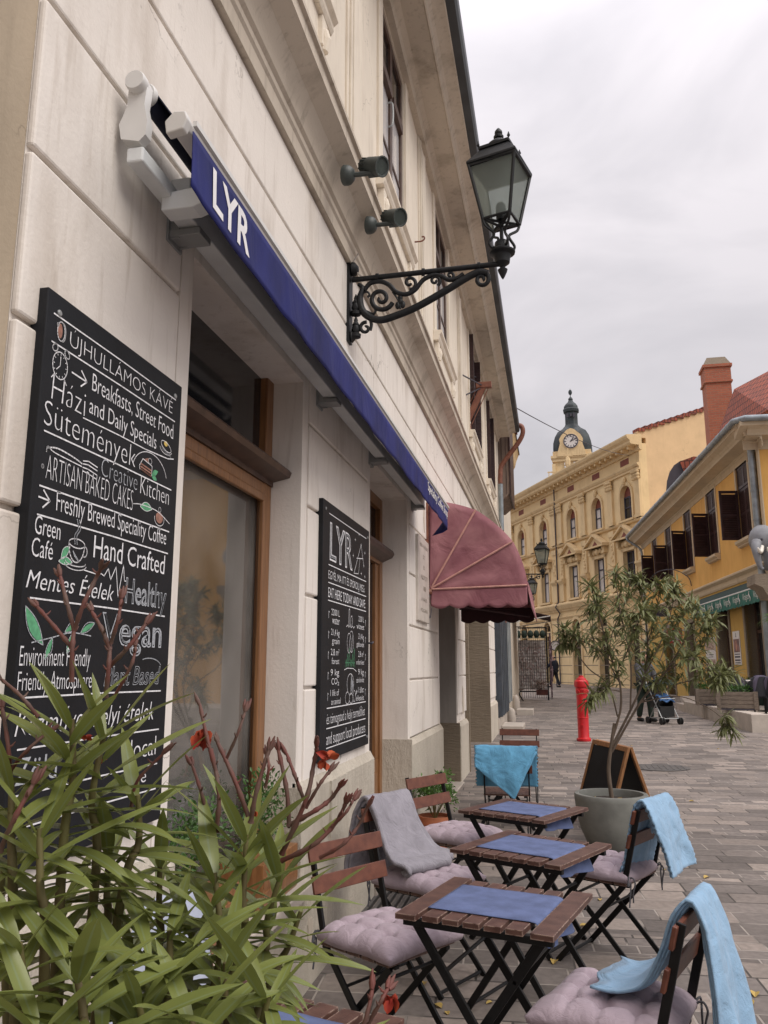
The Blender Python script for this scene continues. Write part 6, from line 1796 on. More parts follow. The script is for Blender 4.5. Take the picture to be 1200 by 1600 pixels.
def drape(name, label, chair, mat, path, half, th=0.012, skew=0.0, waves=((7, .012),), seed=0, layers=1, fringe=0.0, hem=None, pts_n=60, logo=False, ycen=0.0):
    """blanket hung over a chair back; path of (x,z) in the chair's frame, half(u) its half width"""
    M = rootmat(chair)
    r = thing(name, label, 'blanket', chair.location, chair.rotation_euler.z)
    pp = smoothpath([Vector((p[0], 0, p[1])) for p in path], 8)
    Ls = [0]
    for i in range(1, len(pp)): Ls.append(Ls[-1] + (pp[i] - pp[i - 1]).length)
    tot = Ls[-1]
    itop = max(range(len(pp)), key=lambda i: pp[i].z); utop = Ls[itop] / tot
    for ly in range(layers):
        b = MB()
        def fn(u, v, ly=ly):
            uu = u
            if hem: uu = utop + (u - utop) * (hem(v) if u < utop else hem(v, True))
            uu = min(1, max(0, uu)); s = uu * tot
            i = max(j for j in range(len(Ls)) if Ls[j] <= s + 1e-9); i = min(i, len(pp) - 2)
            t = (s - Ls[i]) / max(1e-9, Ls[i + 1] - Ls[i])
            p = pp[i].lerp(pp[i + 1], t); d = (pp[i + 1] - pp[i]).normalized()
            nrm = Vector((-d.z, 0, d.x))
            if nrm.z < 0 and abs(d.x) > .5: nrm = -nrm
            out = Vector((p.x - pp[itop].x, 0, p.z - (pp[itop].z - .12)))
            out = out.normalized() if out.length > 1e-6 else Vector((0, 0, 1))
            side = Vector((-1, 0, 0)) if uu < utop else Vector((1, 0, 0))
            w_ = abs(uu - utop)
            amp = min(1, w_ * 3.2)
            ds = 0
            for fq, am in waves: ds += am * math.sin(v * fq + seed + uu * 1.7) * amp
            ds += .012 * noise.noise(Vector((u * 5 + seed, v * 4, seed))) * (0.4 + amp) + .0045 * noise.noise(Vector((u * 17 + seed, v * 12 + u * 9, seed)))
            near = Vector((out.x * (1 - amp) + side.x * amp, 0, out.z * (1 - amp)))
            vv = (v - .5) * 2
            ed = fringe * math.sin(u * 2 * PI * 26) if (fringe and (v < .001 or v > .999)) else 0
            y = ycen + vv * (half(uu) - ly * .012) + ed + skew * (uu - utop) + .012 * noise.noise(Vector((u * 4, seed, v * 3)))
            q = p + near.normalized() * (ds + .010 - ly * (th * 1.15)) if near.length > 1e-6 else p
            return (q.x, y, q.z)
        b.sheet(fn, pts_n, 30, th)
        b.v = [tuple(M @ Vector(p)) for p in b.v]
        b.build('fleece' if ly == 0 else 'under_fold', mat, r, smooth=True)
    return r
drape('blanket', 'blue fleece blanket spilling from chair back onto cushion, bottom right', chairs[3], M_BLUE,
      [(-.40, .12), (-.37, .40), (-.33, .65), (-.285, .825), (-.235, .80), (-.185, .69), (-.12, .585), (-.04, .545), (.04, .545)], lambda u: .115 + .10 * abs(u - .55), waves=((9, .016), (17, .006)), seed=1.2, layers=3, skew=-.10, th=.008, ycen=-.02)
drape('blanket', 'blue fleece blanket with looped edge on the chair beside the concrete pot', chairs[4], M_BLUE,
      [(-.40, .50), (-.37, .62), (-.335, .74), (-.285, .83), (-.245, .78), (-.215, .66), (-.185, .55), (-.165, .49)], lambda u: .175 + .03 * abs(u - .5), waves=((5, .014),), seed=3.1, layers=2, fringe=.007, th=.011)
drape('blanket', 'turquoise fringed blanket over the back of the far chair', chairs[5], M_BLUEY,
      [(-.36, .42), (-.345, .58), (-.32, .72), (-.275, .825), (-.235, .76), (-.20, .64), (-.18, .50)], lambda u: .255, waves=((6, .012),), seed=5.0, fringe=.010, th=.010,
      hem=lambda v, fr=False: 1.0 if fr else (.12 + .88 * v / .38 if v < .38 else 1.0 - .60 * (v - .38) / .62))
drape('blanket', 'grey fleece blanket bunched from chair back down to the seat', chairs[1], M_GREYBL,
      [(-.36, .42), (-.345, .60), (-.32, .74), (-.27, .835), (-.22, .79), (-.15, .67), (-.06, .575), (.02, .56), (.05, .535), (.02, .515)], lambda u: .19 + .03 * max(0, u - .5) + .012 * math.sin(u * 9), waves=((8, .020), (15, .011), (23, .005)), seed=7.7, layers=2, th=.018, skew=-.05)
drape('blanket', 'pale blue grey blanket glimpsed through the oleander leaves', chairs[7], pm('pale_blue_fleece', (0.34, 0.37, 0.45), .95, var=.1, scale=10, bump=.001, bscale=250),
      [(-.35, .45), (-.33, .70), (-.28, .83), (-.23, .76), (-.18, .6), (-.16, .5)], lambda u: .19, seed=9, th=.012)

# ------------------------------------------------------------------ plants in pots
def tuft(mb, c, r, n, ln, wd, up=0.5, seed=1):
    rnd = random.Random(seed)
    for _ in range(n):
        d = Vector((rnd.gauss(0, 1), rnd.gauss(0, 1), rnd.gauss(up, 1)))
        d.normalize()
        p = Vector(c) + Vector((d.x * r[0], d.y * r[1], d.z * r[2])) * rnd.uniform(.25, 1.0)
        e = (d + Vector((rnd.uniform(-.7, .7), rnd.uniform(-.7, .7), rnd.uniform(-.4, .6)))).normalized()
        mb.leaf(p, e, (rnd.uniform(-1, 1), rnd.uniform(-1, 1), 1), ln * rnd.uniform(.7, 1.3), wd * rnd.uniform(.7, 1.2), .4, n=3)
def pot(mb, c, r0, r1, h):
    mb.lathe([(r0, 0), (r1 * .96, h * .78), (r1 * 1.06, h * .78), (r1 * 1.06, h), (r1 * .92, h), (r1 * .90, h * .9), (.01, h * .9)], c, 20)
pl = thing('parsley_pot', 'bushy bright green plant in a terracotta pot beside the wall', 'potted plant', (0.20, 7.05, gz(7)))
b = MB(); pot(b, (0.20, 7.05, gz(7)), .10, .135, .26); b.build('pot', M_TERRA, pl, smooth=R(35))
b = MB()
for k in range(9):
    a = k * .7; tuft(b, (0.20 + .11 * math.cos(a), 7.05 + .11 * math.sin(a), .40 + .05 * (k % 3) + (.07 if k > 5 else 0)), (.10, .10, .10), 190, .026, .016, .6, k)
b.build('foliage', M_PARS, pl)
b = MB()
for k in range(12): b.tube([(0.20, 7.05, .24), (0.20 + .09 * math.cos(k), 7.05 + .09 * math.sin(k), .42)], .004, 4)
b.build('stem', M_STEM, pl)
pl = thing('stacked_terracotta_pots', 'terracotta pots stacked on the step of the brown doorway', 'flower pot', (-0.10, 5.66, 0.12))
b = MB(); pot(b, (-0.10, 5.66, .12), .09, .12, .2); b.build('pot', M_TERRA, pl, smooth=R(35))
b = MB(); pot(b, (-0.10, 5.66, .30), .10, .13, .24); b.build('pot', M_TERRA, pl, smooth=R(35))
for (ya, yb, lab, sd_) in ((2.62, 3.10, 'clipped boxwood in a wooden trough on the window sill, left one', 3), (3.34, 3.80, 'clipped boxwood in a wooden trough on the window sill, by the right window jamb', 5)):
    r = thing('boxwood_trough', lab, 'planter', (-0.08, (ya + yb) / 2, .515))
    b = MB(); b.box(-.17, .03, ya, yb, .516, .70)
    for zz in (.57, .63): b.box(.03, .034, ya + .005, yb - .005, zz - .022, zz + .022)
    b.build('trough', M_WOOD, r, bevel=.006)
    b = MB()
    for k in range(7): tuft(b, (-.07, ya + .05 + k * (yb - ya - .1) / 6, .86 + .07 * math.sin(k * 2.1 + sd_)), (.10, .07, .16), 130, .022, .012, .3, k + sd_)
    b.build('foliage', M_BOXW, r)

# ------------------------------------------------------------------ the little tree in its concrete bowl
TX, TYY = 1.66, 7.28
tr = thing('potted_oleander_tree', 'slender leafy tree in a round grey concrete bowl before the open sandwich board', 'potted tree', (TX, TYY, gz(TYY)))
b = MB(); b.lathe([(.12, 0.0), (.165, 0.005), (.215, .06), (.26, .16), (.288, .28), (.300, .40), (.302, .435), (.296, .445), (.262, .445), (.256, .43), (.252, .38), (.01, .38)], (TX, TYY, gz(TYY)), 48)
b.build('bowl', M_CONC, tr, smooth=R(35))
b = MB(); b.lathe([(.25, .385), (.2, .395), (.01, .40)], (TX, TYY, gz(TYY)), 24); b.build('soil', M_SOIL, tr)
b = MB()
for k in range(9):
    p = (TX + random.uniform(-.2, .2), TYY + random.uniform(-.2, .1), gz(TYY) + .402)
    b.leaf(p, (random.uniform(-1, 1), random.uniform(-1, 1), .1), (0, 0, 1), .06, .03, .1)
b.build('fallen_leaf', M_YLEAF, tr)
BR = [  # branch polylines in the photograph, with depth offsets along the street
    ([(957, 1254), (951, 1205), (955, 1165), (960, 1130)], [0, 0, 0, 0], .019, .013),
    ([(958, 1150), (970, 1105), (967, 1060), (950, 1015), (936, 960), (926, 925)], [0, -.03, -.08, -.14, -.2, -.24], .011, .004),
    ([(957, 1165), (985, 1110), (1006, 1060), (1012, 1000), (1004, 940), (1000, 915)], [0, .03, .1, .16, .2, .22], .012, .004),
    ([(956, 1175), (1000, 1098), (1040, 1050), (1070, 1000), (1090, 955)], [0, -.04, -.12, -.2, -.26], .011, .004),
    ([(1000, 1098), (1050, 1072), (1100, 1058), (1130, 1050)], [-.04, -.1, -.16, -.2], .006, .003),
    ([(965, 1120), (950, 1070), (920, 1045), (895, 1012), (880, 992)], [0, .05, .1, .15, .18], .007, .003),
    ([(985, 1108), (985, 1030), (970, 960), (962, 905)], [0, -.05, .0, .05], .008, .003),
    ([(1000, 1098), (1060, 1088), (1110, 1108), (1138, 1132)], [-.04, .05, .1, .14], .005, .0025),
    ([(1010, 1050), (1038, 990), (1052, 940), (1055, 925)], [.1, .2, .26, .3], .007, .003),
    ([(968, 1080), (945, 1078), (925, 1092)], [0, -.15, -.2], .005, .0025),
    ([(1012, 1060), (1065, 1035), (1102, 1000), (1106, 975)], [.1, .05, 0, -.04], .006, .003),
    ([(967, 1065), (940, 1020), (905, 1000), (888, 1003)], [-.08, -.02, .05, .1], .006, .003),
    ([(1010, 1010), (1025, 960), (1030, 920)], [.16, .05, .0], .006, .003),
    ([(950, 1030), (958, 985), (980, 935), (985, 905)], [-.1, .15, .22, .25], .006, .003),
    ([(1040, 1050), (1080, 1030), (1120, 1060)], [-.12, -.3, -.36], .005, .0025),
    ([(970, 1040), (992, 990), (1000, 960)], [-.08, -.28, -.34], .006, .003),
    ([(935, 1030), (925, 985), (930, 950)], [-.05, .2, .26], .005, .0025),
    ([(1030, 1035), (1045, 1000), (1070, 960)], [0, .28, .33], .005, .0025),
]
b = MB(); lf = MB()
rnd = random.Random(11)
for bi, (P, dz, ra, rb_) in enumerate(BR):
    pts = smoothpath([at(p[0], p[1], TYY + d) for p, d in zip(P, dz)], 6)
    n_ = len(pts)
    b.tube(pts, [ra + (rb_ - ra) * i / (n_ - 1) for i in range(n_)], 7)
    if bi == 0: continue
    tips = []
    for i in range(int(n_ * (.8 if bi in (5, 7) else .36)), n_, 2): tips.append((pts[i], (pts[min(i + 1, n_ - 1)] - pts[i - 1]).normalized(), i / n_))
    tips.append((pts[-1], (pts[-1] - pts[-2]).normalized(), 1.0))
    for (p, d, t) in tips:
        # a side twig, then a cluster of hanging lances
        for sgn in (0, 1, 1):
            if sgn and rnd.random() < .2: continue
            e = (d * .6 + Vector((rnd.uniform(-.9, .9), rnd.uniform(-.9, .9), rnd.uniform(-.3, .8)))).normalized() if sgn else d
            ln = rnd.uniform(.05, .12) if sgn else .03
            q = p + e * ln
            if sgn: b.tube([p, p + e * ln * .5 + Vector((0, 0, .008)), q], [.003, .0025, .002], 5)
            m_ = rnd.randint(9, 15) if sgn else rnd.randint(4, 7)
            for k in range(m_):
                pp_ = p.lerp(q, rnd.uniform(.35, 1)) if sgn else p + d * rnd.uniform(-.03, .05)
                a = rnd.uniform(0, 2 * PI)
                hang = rnd.random()
                dirv = Vector((math.cos(a) * .75, math.sin(a) * .75, 0)) + e * .55
                dirv.z += -.55 if hang < .6 else rnd.uniform(-.1, .6)
                lf.leaf(pp_, dirv, (0, 0, 1), rnd.uniform(.085, .15), rnd.uniform(.014, .023), rnd.uniform(.7, 1.7) if hang < .6 else rnd.uniform(.2, .7), n=4, twist=rnd.uniform(-.8, .8))
# the light tufts on long bare shoots
for (px, py, dy) in ((1138, 1132, .14), (880, 992, .18), (1130, 1050, -.2), (1100, 960, -.26), (1125, 1060, -.36), (1045, 900, .3)):
    p = at(px, py, TYY + dy)
    for k in range(16):
        a = rnd.uniform(0, 2 * PI)
        lf.leaf(p + Vector((rnd.uniform(-.03, .03), rnd.uniform(-.03, .03), rnd.uniform(-.04, .03))), (math.cos(a) * .6, math.sin(a) * .6, rnd.uniform(-.9, .3)), (0, 0, 1), rnd.uniform(.07, .13), .016, 1.0, n=4)
b.build('trunk', M_BARK, tr, smooth=R(60)); lf.build('foliage', M_TLEAF, tr, smooth=True)

# ------------------------------------------------------------------ oleander in the foreground
OX, OY = 0.60, 1.02
ol = thing('foreground_oleander', 'large oleander bush with long leaves and reddish wilted flower stalks, closest to the viewer', 'shrub', (OX, OY, gz(OY)))
b = MB(); b.lathe([(.19, 0), (.24, .38), (.26, .38), (.26, .44), (.23, .44), (.22, .40), (.01, .40)], (OX, OY, gz(OY)), 28); b.build('tub', M_TERRA, ol, smooth=R(35))
rnd = random.Random(5)
stems = MB(); leaves = MB(); twig = MB(); petal = MB()
root = Vector((OX, OY, .36))
ST = [  # px, py of the shoot tip, depth, px,py where the leafy part begins, leaf length, number of whorls
    ((112, 1062), 0.98, (98, 1330), .150, 8), ((163, 1085), 1.02, (150, 1360), .145, 8), ((18, 1190), 0.95, (20, 1400), .140, 6), ((62, 1260), .90, (70, 1480), .145, 6),
    ((215, 1180), 1.06, (190, 1400), .140, 6), ((265, 1420), 1.02, (255, 1600), .140, 5), ((335, 1330), 1.12, (330, 1560), .140, 6), ((385, 1270), 1.20, (372, 1500), .160, 8),
    ((440, 1330), 1.24, (405, 1520), .150, 6), ((352, 1470), 1.05, (345, 1640), .150, 5), ((120, 1490), .86, (125, 1650), .145, 5), ((215, 1530), .92, (220, 1680), .150, 5),
    ((30, 1440), .84, (40, 1620), .150, 5), ((470, 1390), 1.28, (420, 1540), .130, 4), ((300, 1560), .92, (300, 1700), .155, 4), ((170, 1290), 1.10, (165, 1470), .135, 6), ((250, 1310), 1.15, (245, 1500), .130, 6),
    ((420, 1520), 1.02, (400, 1660), .150, 4), ((60, 1570), .80, (60, 1700), .150, 4), ((5, 1320), 1.05, (8, 1500), .140, 5), ((300, 1420), 1.22, (290, 1560), .13, 5), ((90, 1400), 1.12, (92, 1560), .13, 5),
    ((160, 1580), .88, (160, 1700), .14, 3), ((365, 1400), 1.3, (350, 1560), .12, 4), ((205, 1430), 1.2, (205, 1600), .13, 5), ((445, 1600), .95, (440, 1720), .13, 2), ((495, 1620), 1.0, (490, 1720), .12, 2),
]
for si, (tip_, yd, bs, ll, nw) in enumerate(ST):
    tip_ = (tip_[0], tip_[1] + (62 if si in (0, 1, 4) else 34))
    p1, p0 = at(tip_[0], tip_[1], yd), at(bs[0], bs[1], yd + rnd.uniform(-.03, .03))
    mid = root.lerp(p0, .55) + Vector((0, 0, .05))
    pts = smoothpath([root, mid, p0, p0.lerp(p1, .5) + Vector((rnd.uniform(-.008, .008), rnd.uniform(-.01, .01), 0)), p1], 6)
    n_ = len(pts)
    stems.tube(pts, [.009 - .0055 * i / (n_ - 1) for i in range(n_)], 7)
    ph = rnd.uniform(0, 2 * PI)
    ax = (p1 - p0)
    for k in range(-2, nw):
        t = (k + .3) / nw
        q = p0.lerp(p1, t) if t > 0 else p0.lerp(root, -t * .5)
        t = max(t, 0)
        el = -0.08 + 1.12 * t ** 1.5        # upper leaves stand up, lower ones spread
        for j in range(3):
            a = ph + k * 1.05 + j * 2 * PI / 3 + rnd.uniform(-.25, .25)
            e_ = el + rnd.uniform(-.18, .18)
            d = Vector((math.cos(a) * math.cos(e_), math.sin(a) * math.cos(e_), math.sin(e_)))
            if q.x + d.x * ll < 0.06: d.x = abs(d.x) * .2
            tipz = q + d * ll
            # keep the blades out of the lens
            if (tipz - CAM).length < .50: continue
            L_ = ll * rnd.uniform(.72, 1.25) * (1 - .25 * max(0, t - .8) / .2)
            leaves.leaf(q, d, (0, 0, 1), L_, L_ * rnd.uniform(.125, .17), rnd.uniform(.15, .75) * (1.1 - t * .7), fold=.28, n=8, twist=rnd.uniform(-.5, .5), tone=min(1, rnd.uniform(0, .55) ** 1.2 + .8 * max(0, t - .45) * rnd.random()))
def stalk(P, y, r0=.0042, buds=True, fl=None):
    pts = smoothpath([at(p[0], p[1], y + dy) for p, dy in zip(P, [0.0, -.008, .006, .0, .004, .0])], 7)
    # knobbly, as the fallen flowers leave scars
    r0 *= .62
    rr = [r0 * (1 - .25 * i / len(pts)) * (1 + (.38 if i % 4 == 0 else 0) * rnd.uniform(.4, 1.1)) for i in range(len(pts))]
    twig.tube(pts, rr, 7)
    e = pts[-1]; d = (pts[-1] - pts[-3]).normalized()
    if buds:
        for k in range(4):
            a = rnd.uniform(0, 2 * PI)
            o_ = Vector((math.cos(a), math.sin(a), rnd.uniform(-.6, .8))) * .0032
            twig.tube([e + o_ * .4, e + o_ + d * .008, e + o_ * 1.6 + d * .018], [.0022, .0032, .0009], 6)
    for i in range(6, len(pts) - 3, 5):
        a = rnd.uniform(0, 2 * PI); s_ = Vector((math.cos(a), math.sin(a), .5)).normalized()
        twig.tube([pts[i], pts[i] + s_ * .005, pts[i] + s_ * .009 + Vector((0, 0, .003))], [.0018, .0016, .0006], 5)
def flower(px, py, y, s=1.0, hang=True):
    s *= .55
    c = at(px, py, y)
    for k in range(7):
        a = rnd.uniform(0, 2 * PI)
        d = Vector((math.cos(a) * .5, math.sin(a) * .5, -1 if hang else .3))
        petal.leaf(c + Vector((rnd.uniform(-.006, .006), rnd.uniform(-.006, .006), rnd.uniform(0, .012))) * s, d, (math.cos(a + 1), math.sin(a + 1), .2), .034 * s * rnd.uniform(.7, 1.2), .024 * s, .6, fold=.9, n=4, twist=rnd.uniform(-1.5, 1.5))
S_ = [([(112, 1065), (113, 1010), (117, 975)], .98, .0055, False), ([(116, 985), (104, 940), (94, 900)], .98, .005, True), ([(116, 985), (130, 945), (150, 903), (158, 888)], .98, .005, True), ([(112, 1012), (90, 985), (58, 948)], .98, .0048, True),
      ([(165, 1090), (170, 1040), (172, 1005)], 1.02, .0055, False), ([(171, 1015), (160, 985), (143, 955)], 1.02, .0048, True), ([(172, 1040), (200, 1012), (228, 975)], 1.02, .005, True), ([(173, 1005), (184, 970), (190, 935)], 1.02, .0045, True), ([(178, 1090), (205, 1040), (212, 1010)], 1.08, .0042, True),
      ([(16, 1210), (12, 1160), (3, 1105)], .95, .0048, True), ([(16, 1205), (40, 1175), (70, 1148)], .95, .0042, True), ([(0, 1330), (22, 1280), (52, 1225)], .86, .005, True), ([(205, 1260), (215, 1220), (255, 1178)], 1.08, .004, True), ([(60, 1120), (30, 1085), (0, 1060)], .93, .004, True),
      ([(338, 1300), (342, 1240), (330, 1170)], 1.17, .0056, False), ([(340, 1215), (325, 1160), (312, 1100)], 1.17, .005, True), ([(388, 1275), (365, 1215), (340, 1160)], 1.2, .006, True), ([(352, 1190), (372, 1145), (383, 1112)], 1.2, .0042, True), ([(392, 1285), (400, 1240), (420, 1172)], 1.2, .006, True), ([(322, 1268), (312, 1230), (300, 1195)], 1.18, .0045, True),
      ([(440, 1335), (478, 1250), (490, 1195), (495, 1168)], 1.25, .0062, True), ([(452, 1290), (448, 1235), (435, 1172)], 1.25, .006, True), ([(475, 1250), (462, 1215), (448, 1178)], 1.25, .005, True), ([(450, 1290), (490, 1268), (515, 1250), (530, 1230)], 1.25, .006, True), ([(478, 1262), (500, 1225), (515, 1205)], 1.25, .0045, True), ([(440, 1345), (490, 1320), (525, 1285), (540, 1255)], 1.25, .006, True), ([(520, 1290), (540, 1270), (552, 1250)], 1.25, .004, True), ([(500, 1340), (535, 1320), (560, 1290), (573, 1262)], 1.25, .0045, True), ([(415, 1230), (420, 1200), (418, 1180)], 1.2, .004, True),
      ([(545, 1660), (572, 1590), (582, 1545)], .98, .0045, True), ([(575, 1600), (595, 1565), (606, 1545)], .98, .004, True)]
for P, y, r_, bd_ in S_: stalk(P, y, r_, bd_)
flower(312, 1152, 1.17, 1.25); flower(318, 1145, 1.17, 1.0); flower(512, 1188, 1.25, 1.0, False); flower(505, 1192, 1.25, .7); flower(612, 1562, .98, .85); flower(604, 1556, .98, .5); flower(135, 1156, 1.05, .5, False); flower(160, 1192, 1.05, .45, False); flower(398, 1270, 1.2, .4)
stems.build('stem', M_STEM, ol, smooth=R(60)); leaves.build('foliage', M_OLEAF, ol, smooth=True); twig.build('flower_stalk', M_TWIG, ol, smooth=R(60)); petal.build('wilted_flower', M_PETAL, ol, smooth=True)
b = MB(); b.lathe([(.22, .385), (.1, .40), (.01, .405)], (OX, OY, gz(OY)), 20); b.build('soil', M_SOIL, ol)

# ------------------------------------------------------------------ things standing in the street
# folding sandwich board
sb = thing('sandwich_board', 'open black sandwich board in orange wood frame behind the concrete bowl', 'sandwich board', (1.75, 8.15, gz(8)))
def panel(a, c, d, root, name):
    """framed board: a,c top corners, d offset to the feet"""
    a, c, d = Vector(a), Vector(c), Vector(d)
    U = (c - a); wd = U.length; U.normalize(); V = d.normalized(); n_ = U.cross(V).normalized()
    hh = d.length
    b = MB(); b.obox(a + U * wd / 2 + V * hh * .46, U * (wd / 2 - .03), V * (hh * .40), n_ * .006); bp = b.build(name, M_BOARD, root)
    b = MB()
    for q in (.022, wd - .022): b.obox(a + U * q + V * hh / 2, U * .022, V * hh / 2, n_ * .013)
    b.obox(a + U * wd / 2 + V * .022, U * (wd / 2 - .044), V * .022, n_ * .012); b.obox(a + U * wd / 2 + V * (hh * .88), U * (wd / 2 - .044), V * .022, n_ * .012)
    b.build('wood_frame', M_OAK, bp, bevel=.003)
z_ = .80
panel((1.595, 8.56, z_), (1.865, 7.74, z_), (-.235, -.08, -.765), sb, 'front_panel')
panel((1.615, 8.57, z_), (1.885, 7.75, z_), (.235, .08, -.765), sb, 'rear_panel')
# red hydrant
hy = thing('red_pillar_hydrant', 'tall red pillar hydrant standing in the paved street', 'hydrant', (1.74, 16.4, gz(16.4)))
z0 = gz(16.4)
b = MB(); b.lathe([(.135, 0), (.14, .02), (.135, .05), (.112, .06), (.106, .07), (.106, .42), (.112, .425), (.112, .445), (.106, .45), (.106, .94), (.118, .95), (.118, .98), (.112, 1.0), (.135, 1.02), (.14, 1.05), (.135, 1.12), (.11, 1.15), (.095, 1.155), (.09, 1.18), (.05, 1.20), (.045, 1.23), (.015, 1.235)], (1.74, 16.4, z0), 24)
b.build('pillar', M_RED, hy, smooth=R(35))
b = MB()
for a in (R(-60), R(-130), R(30)):
    d = Vector((math.cos(a), math.sin(a), -.25)); b.lathe([(.04, .07), (.04, .115), (.046, .115), (.046, .13), (.02, .135)], (1.74, 16.4, z0 + .95), 12, d)
b.lathe([(.02, .10), (.025, .125), (.01, .13)], (1.74, 16.4, z0 + .3), 10, (-.2, -1, 0))
b.build('hose_outlet', M_RED, hy, smooth=R(35))
# manhole covers
for (px, py, r_, lab) in ((1030, 1189, .42, 'larger round iron cover set in the paving right of the sandwich board'), (1008, 1238, .22, 'small dark iron cover in the paving, close to the sandwich board')):
    p = at(px, py, (1.5 - .06) * 1275 / (py - 1044))
    p.z = gz(p.y)
    b = MB(); b.lathe([(r_, .0), (r_, .006), (.001, .006)], (p.x, p.y, p.z), 32)
    for k in range(-4, 5): b.box(p.x + k * r_ / 5 - .01, p.x + k * r_ / 5 + .01, p.y - r_ * .6, p.y + r_ * .6, p.z + .004, p.z + .010)
    tag(b.build('manhole_cover', M_COVER), lab, 'manhole cover')
# grate by the wall
b = MB(); gx, gy = .16, 5.42
for k in range(6): b.box(gx - .14 + k * .05, gx - .14 + k * .05 + .022, gy - .26, gy + .26, gz(gy) + .005, gz(gy) + .03)
b.box(gx - .15, gx + .15, gy - .28, gy - .26, gz(gy), gz(gy) + .032); b.box(gx - .15, gx + .15, gy + .26, gy + .28, gz(gy), gz(gy) + .032)
tag(b.build('iron_grate', M_COVER), 'dark iron grate on the paving by the doorway', 'grate')
# fallen leaves
rnd = random.Random(3)
LP = [(660, 1540), (690, 1575), (770, 1565), (905, 1447), (938, 1407), (800, 1255), (985, 1165), (1065, 1203), (1108, 1370), (1085, 1252), (1040, 1358), (1170, 1563), (700, 1585), (1120, 1170), (868, 1500), (1180, 1550), (1015, 1118), (815, 1165)]
l0 = None
for k, (px, py) in enumerate(LP):
    d = ray(px, py); t = (gz(0) - CAM.z + .004) / (d.z - .011 * d.y); p = CAM + d * t
    if l0 is None:
        b = MB(); b.leaf((0, 0, .004), (1, 0, .12), (0, 0, 1), .055, .034, .35, fold=.5, n=5); l0 = b.build('fallen_leaf', M_YLEAF); o = l0
    else:
        o = l0.copy(); COL.objects.link(o)
    o.location = (p.x, p.y, gz(p.y)); o.rotation_euler = (0, 0, rnd.uniform(0, 6.28)); s_ = rnd.uniform(.7, 1.25); o.scale = (s_, s_, s_)
    tag(o, 'small yellow brown leaf fallen on the grey paving', 'leaf', 'yellow leaves scattered on the paving')

# ------------------------------------------------------------------ people
def body(name, joints, edges, mats, root):
    """one continuous skinned body: joints name->(pos, radius)"""
    me = bpy.data.meshes.new(name)
    keys = list(joints)
    me.from_pydata([joints[k][0] for k in keys], [(keys.index(a), keys.index(c)) for a, c in edges], [])
    o = bpy.data.objects.new(name, me); COL.objects.link(o)
    m = o.modifiers.new('skin', 'SKIN')
    for i, k in enumerate(keys):
        r_ = joints[k][1]
        me.skin_vertices[0].data[i].radius = r_ if isinstance(r_, tuple) else (r_, r_)
    me.skin_vertices[0].data[0].use_root = True
    s = o.modifiers.new('sub', 'SUBSURF'); s.levels = 2; s.render_levels = 2
    dg = bpy.context.evaluated_depsgraph_get(); dg.update()
    nm = bpy.data.meshes.new_from_object(o.evaluated_get(dg))
    bpy.data.objects.remove(o)
    nm.materials.clear(); nm.materials.append(mats)
    nm.polygons.foreach_set('use_smooth', [True] * len(nm.polygons))
    q = bpy.data.objects.new(name, nm); COL.objects.link(q)
    nm.transform(rootmat(root).inverted()); q.parent = root
    return q
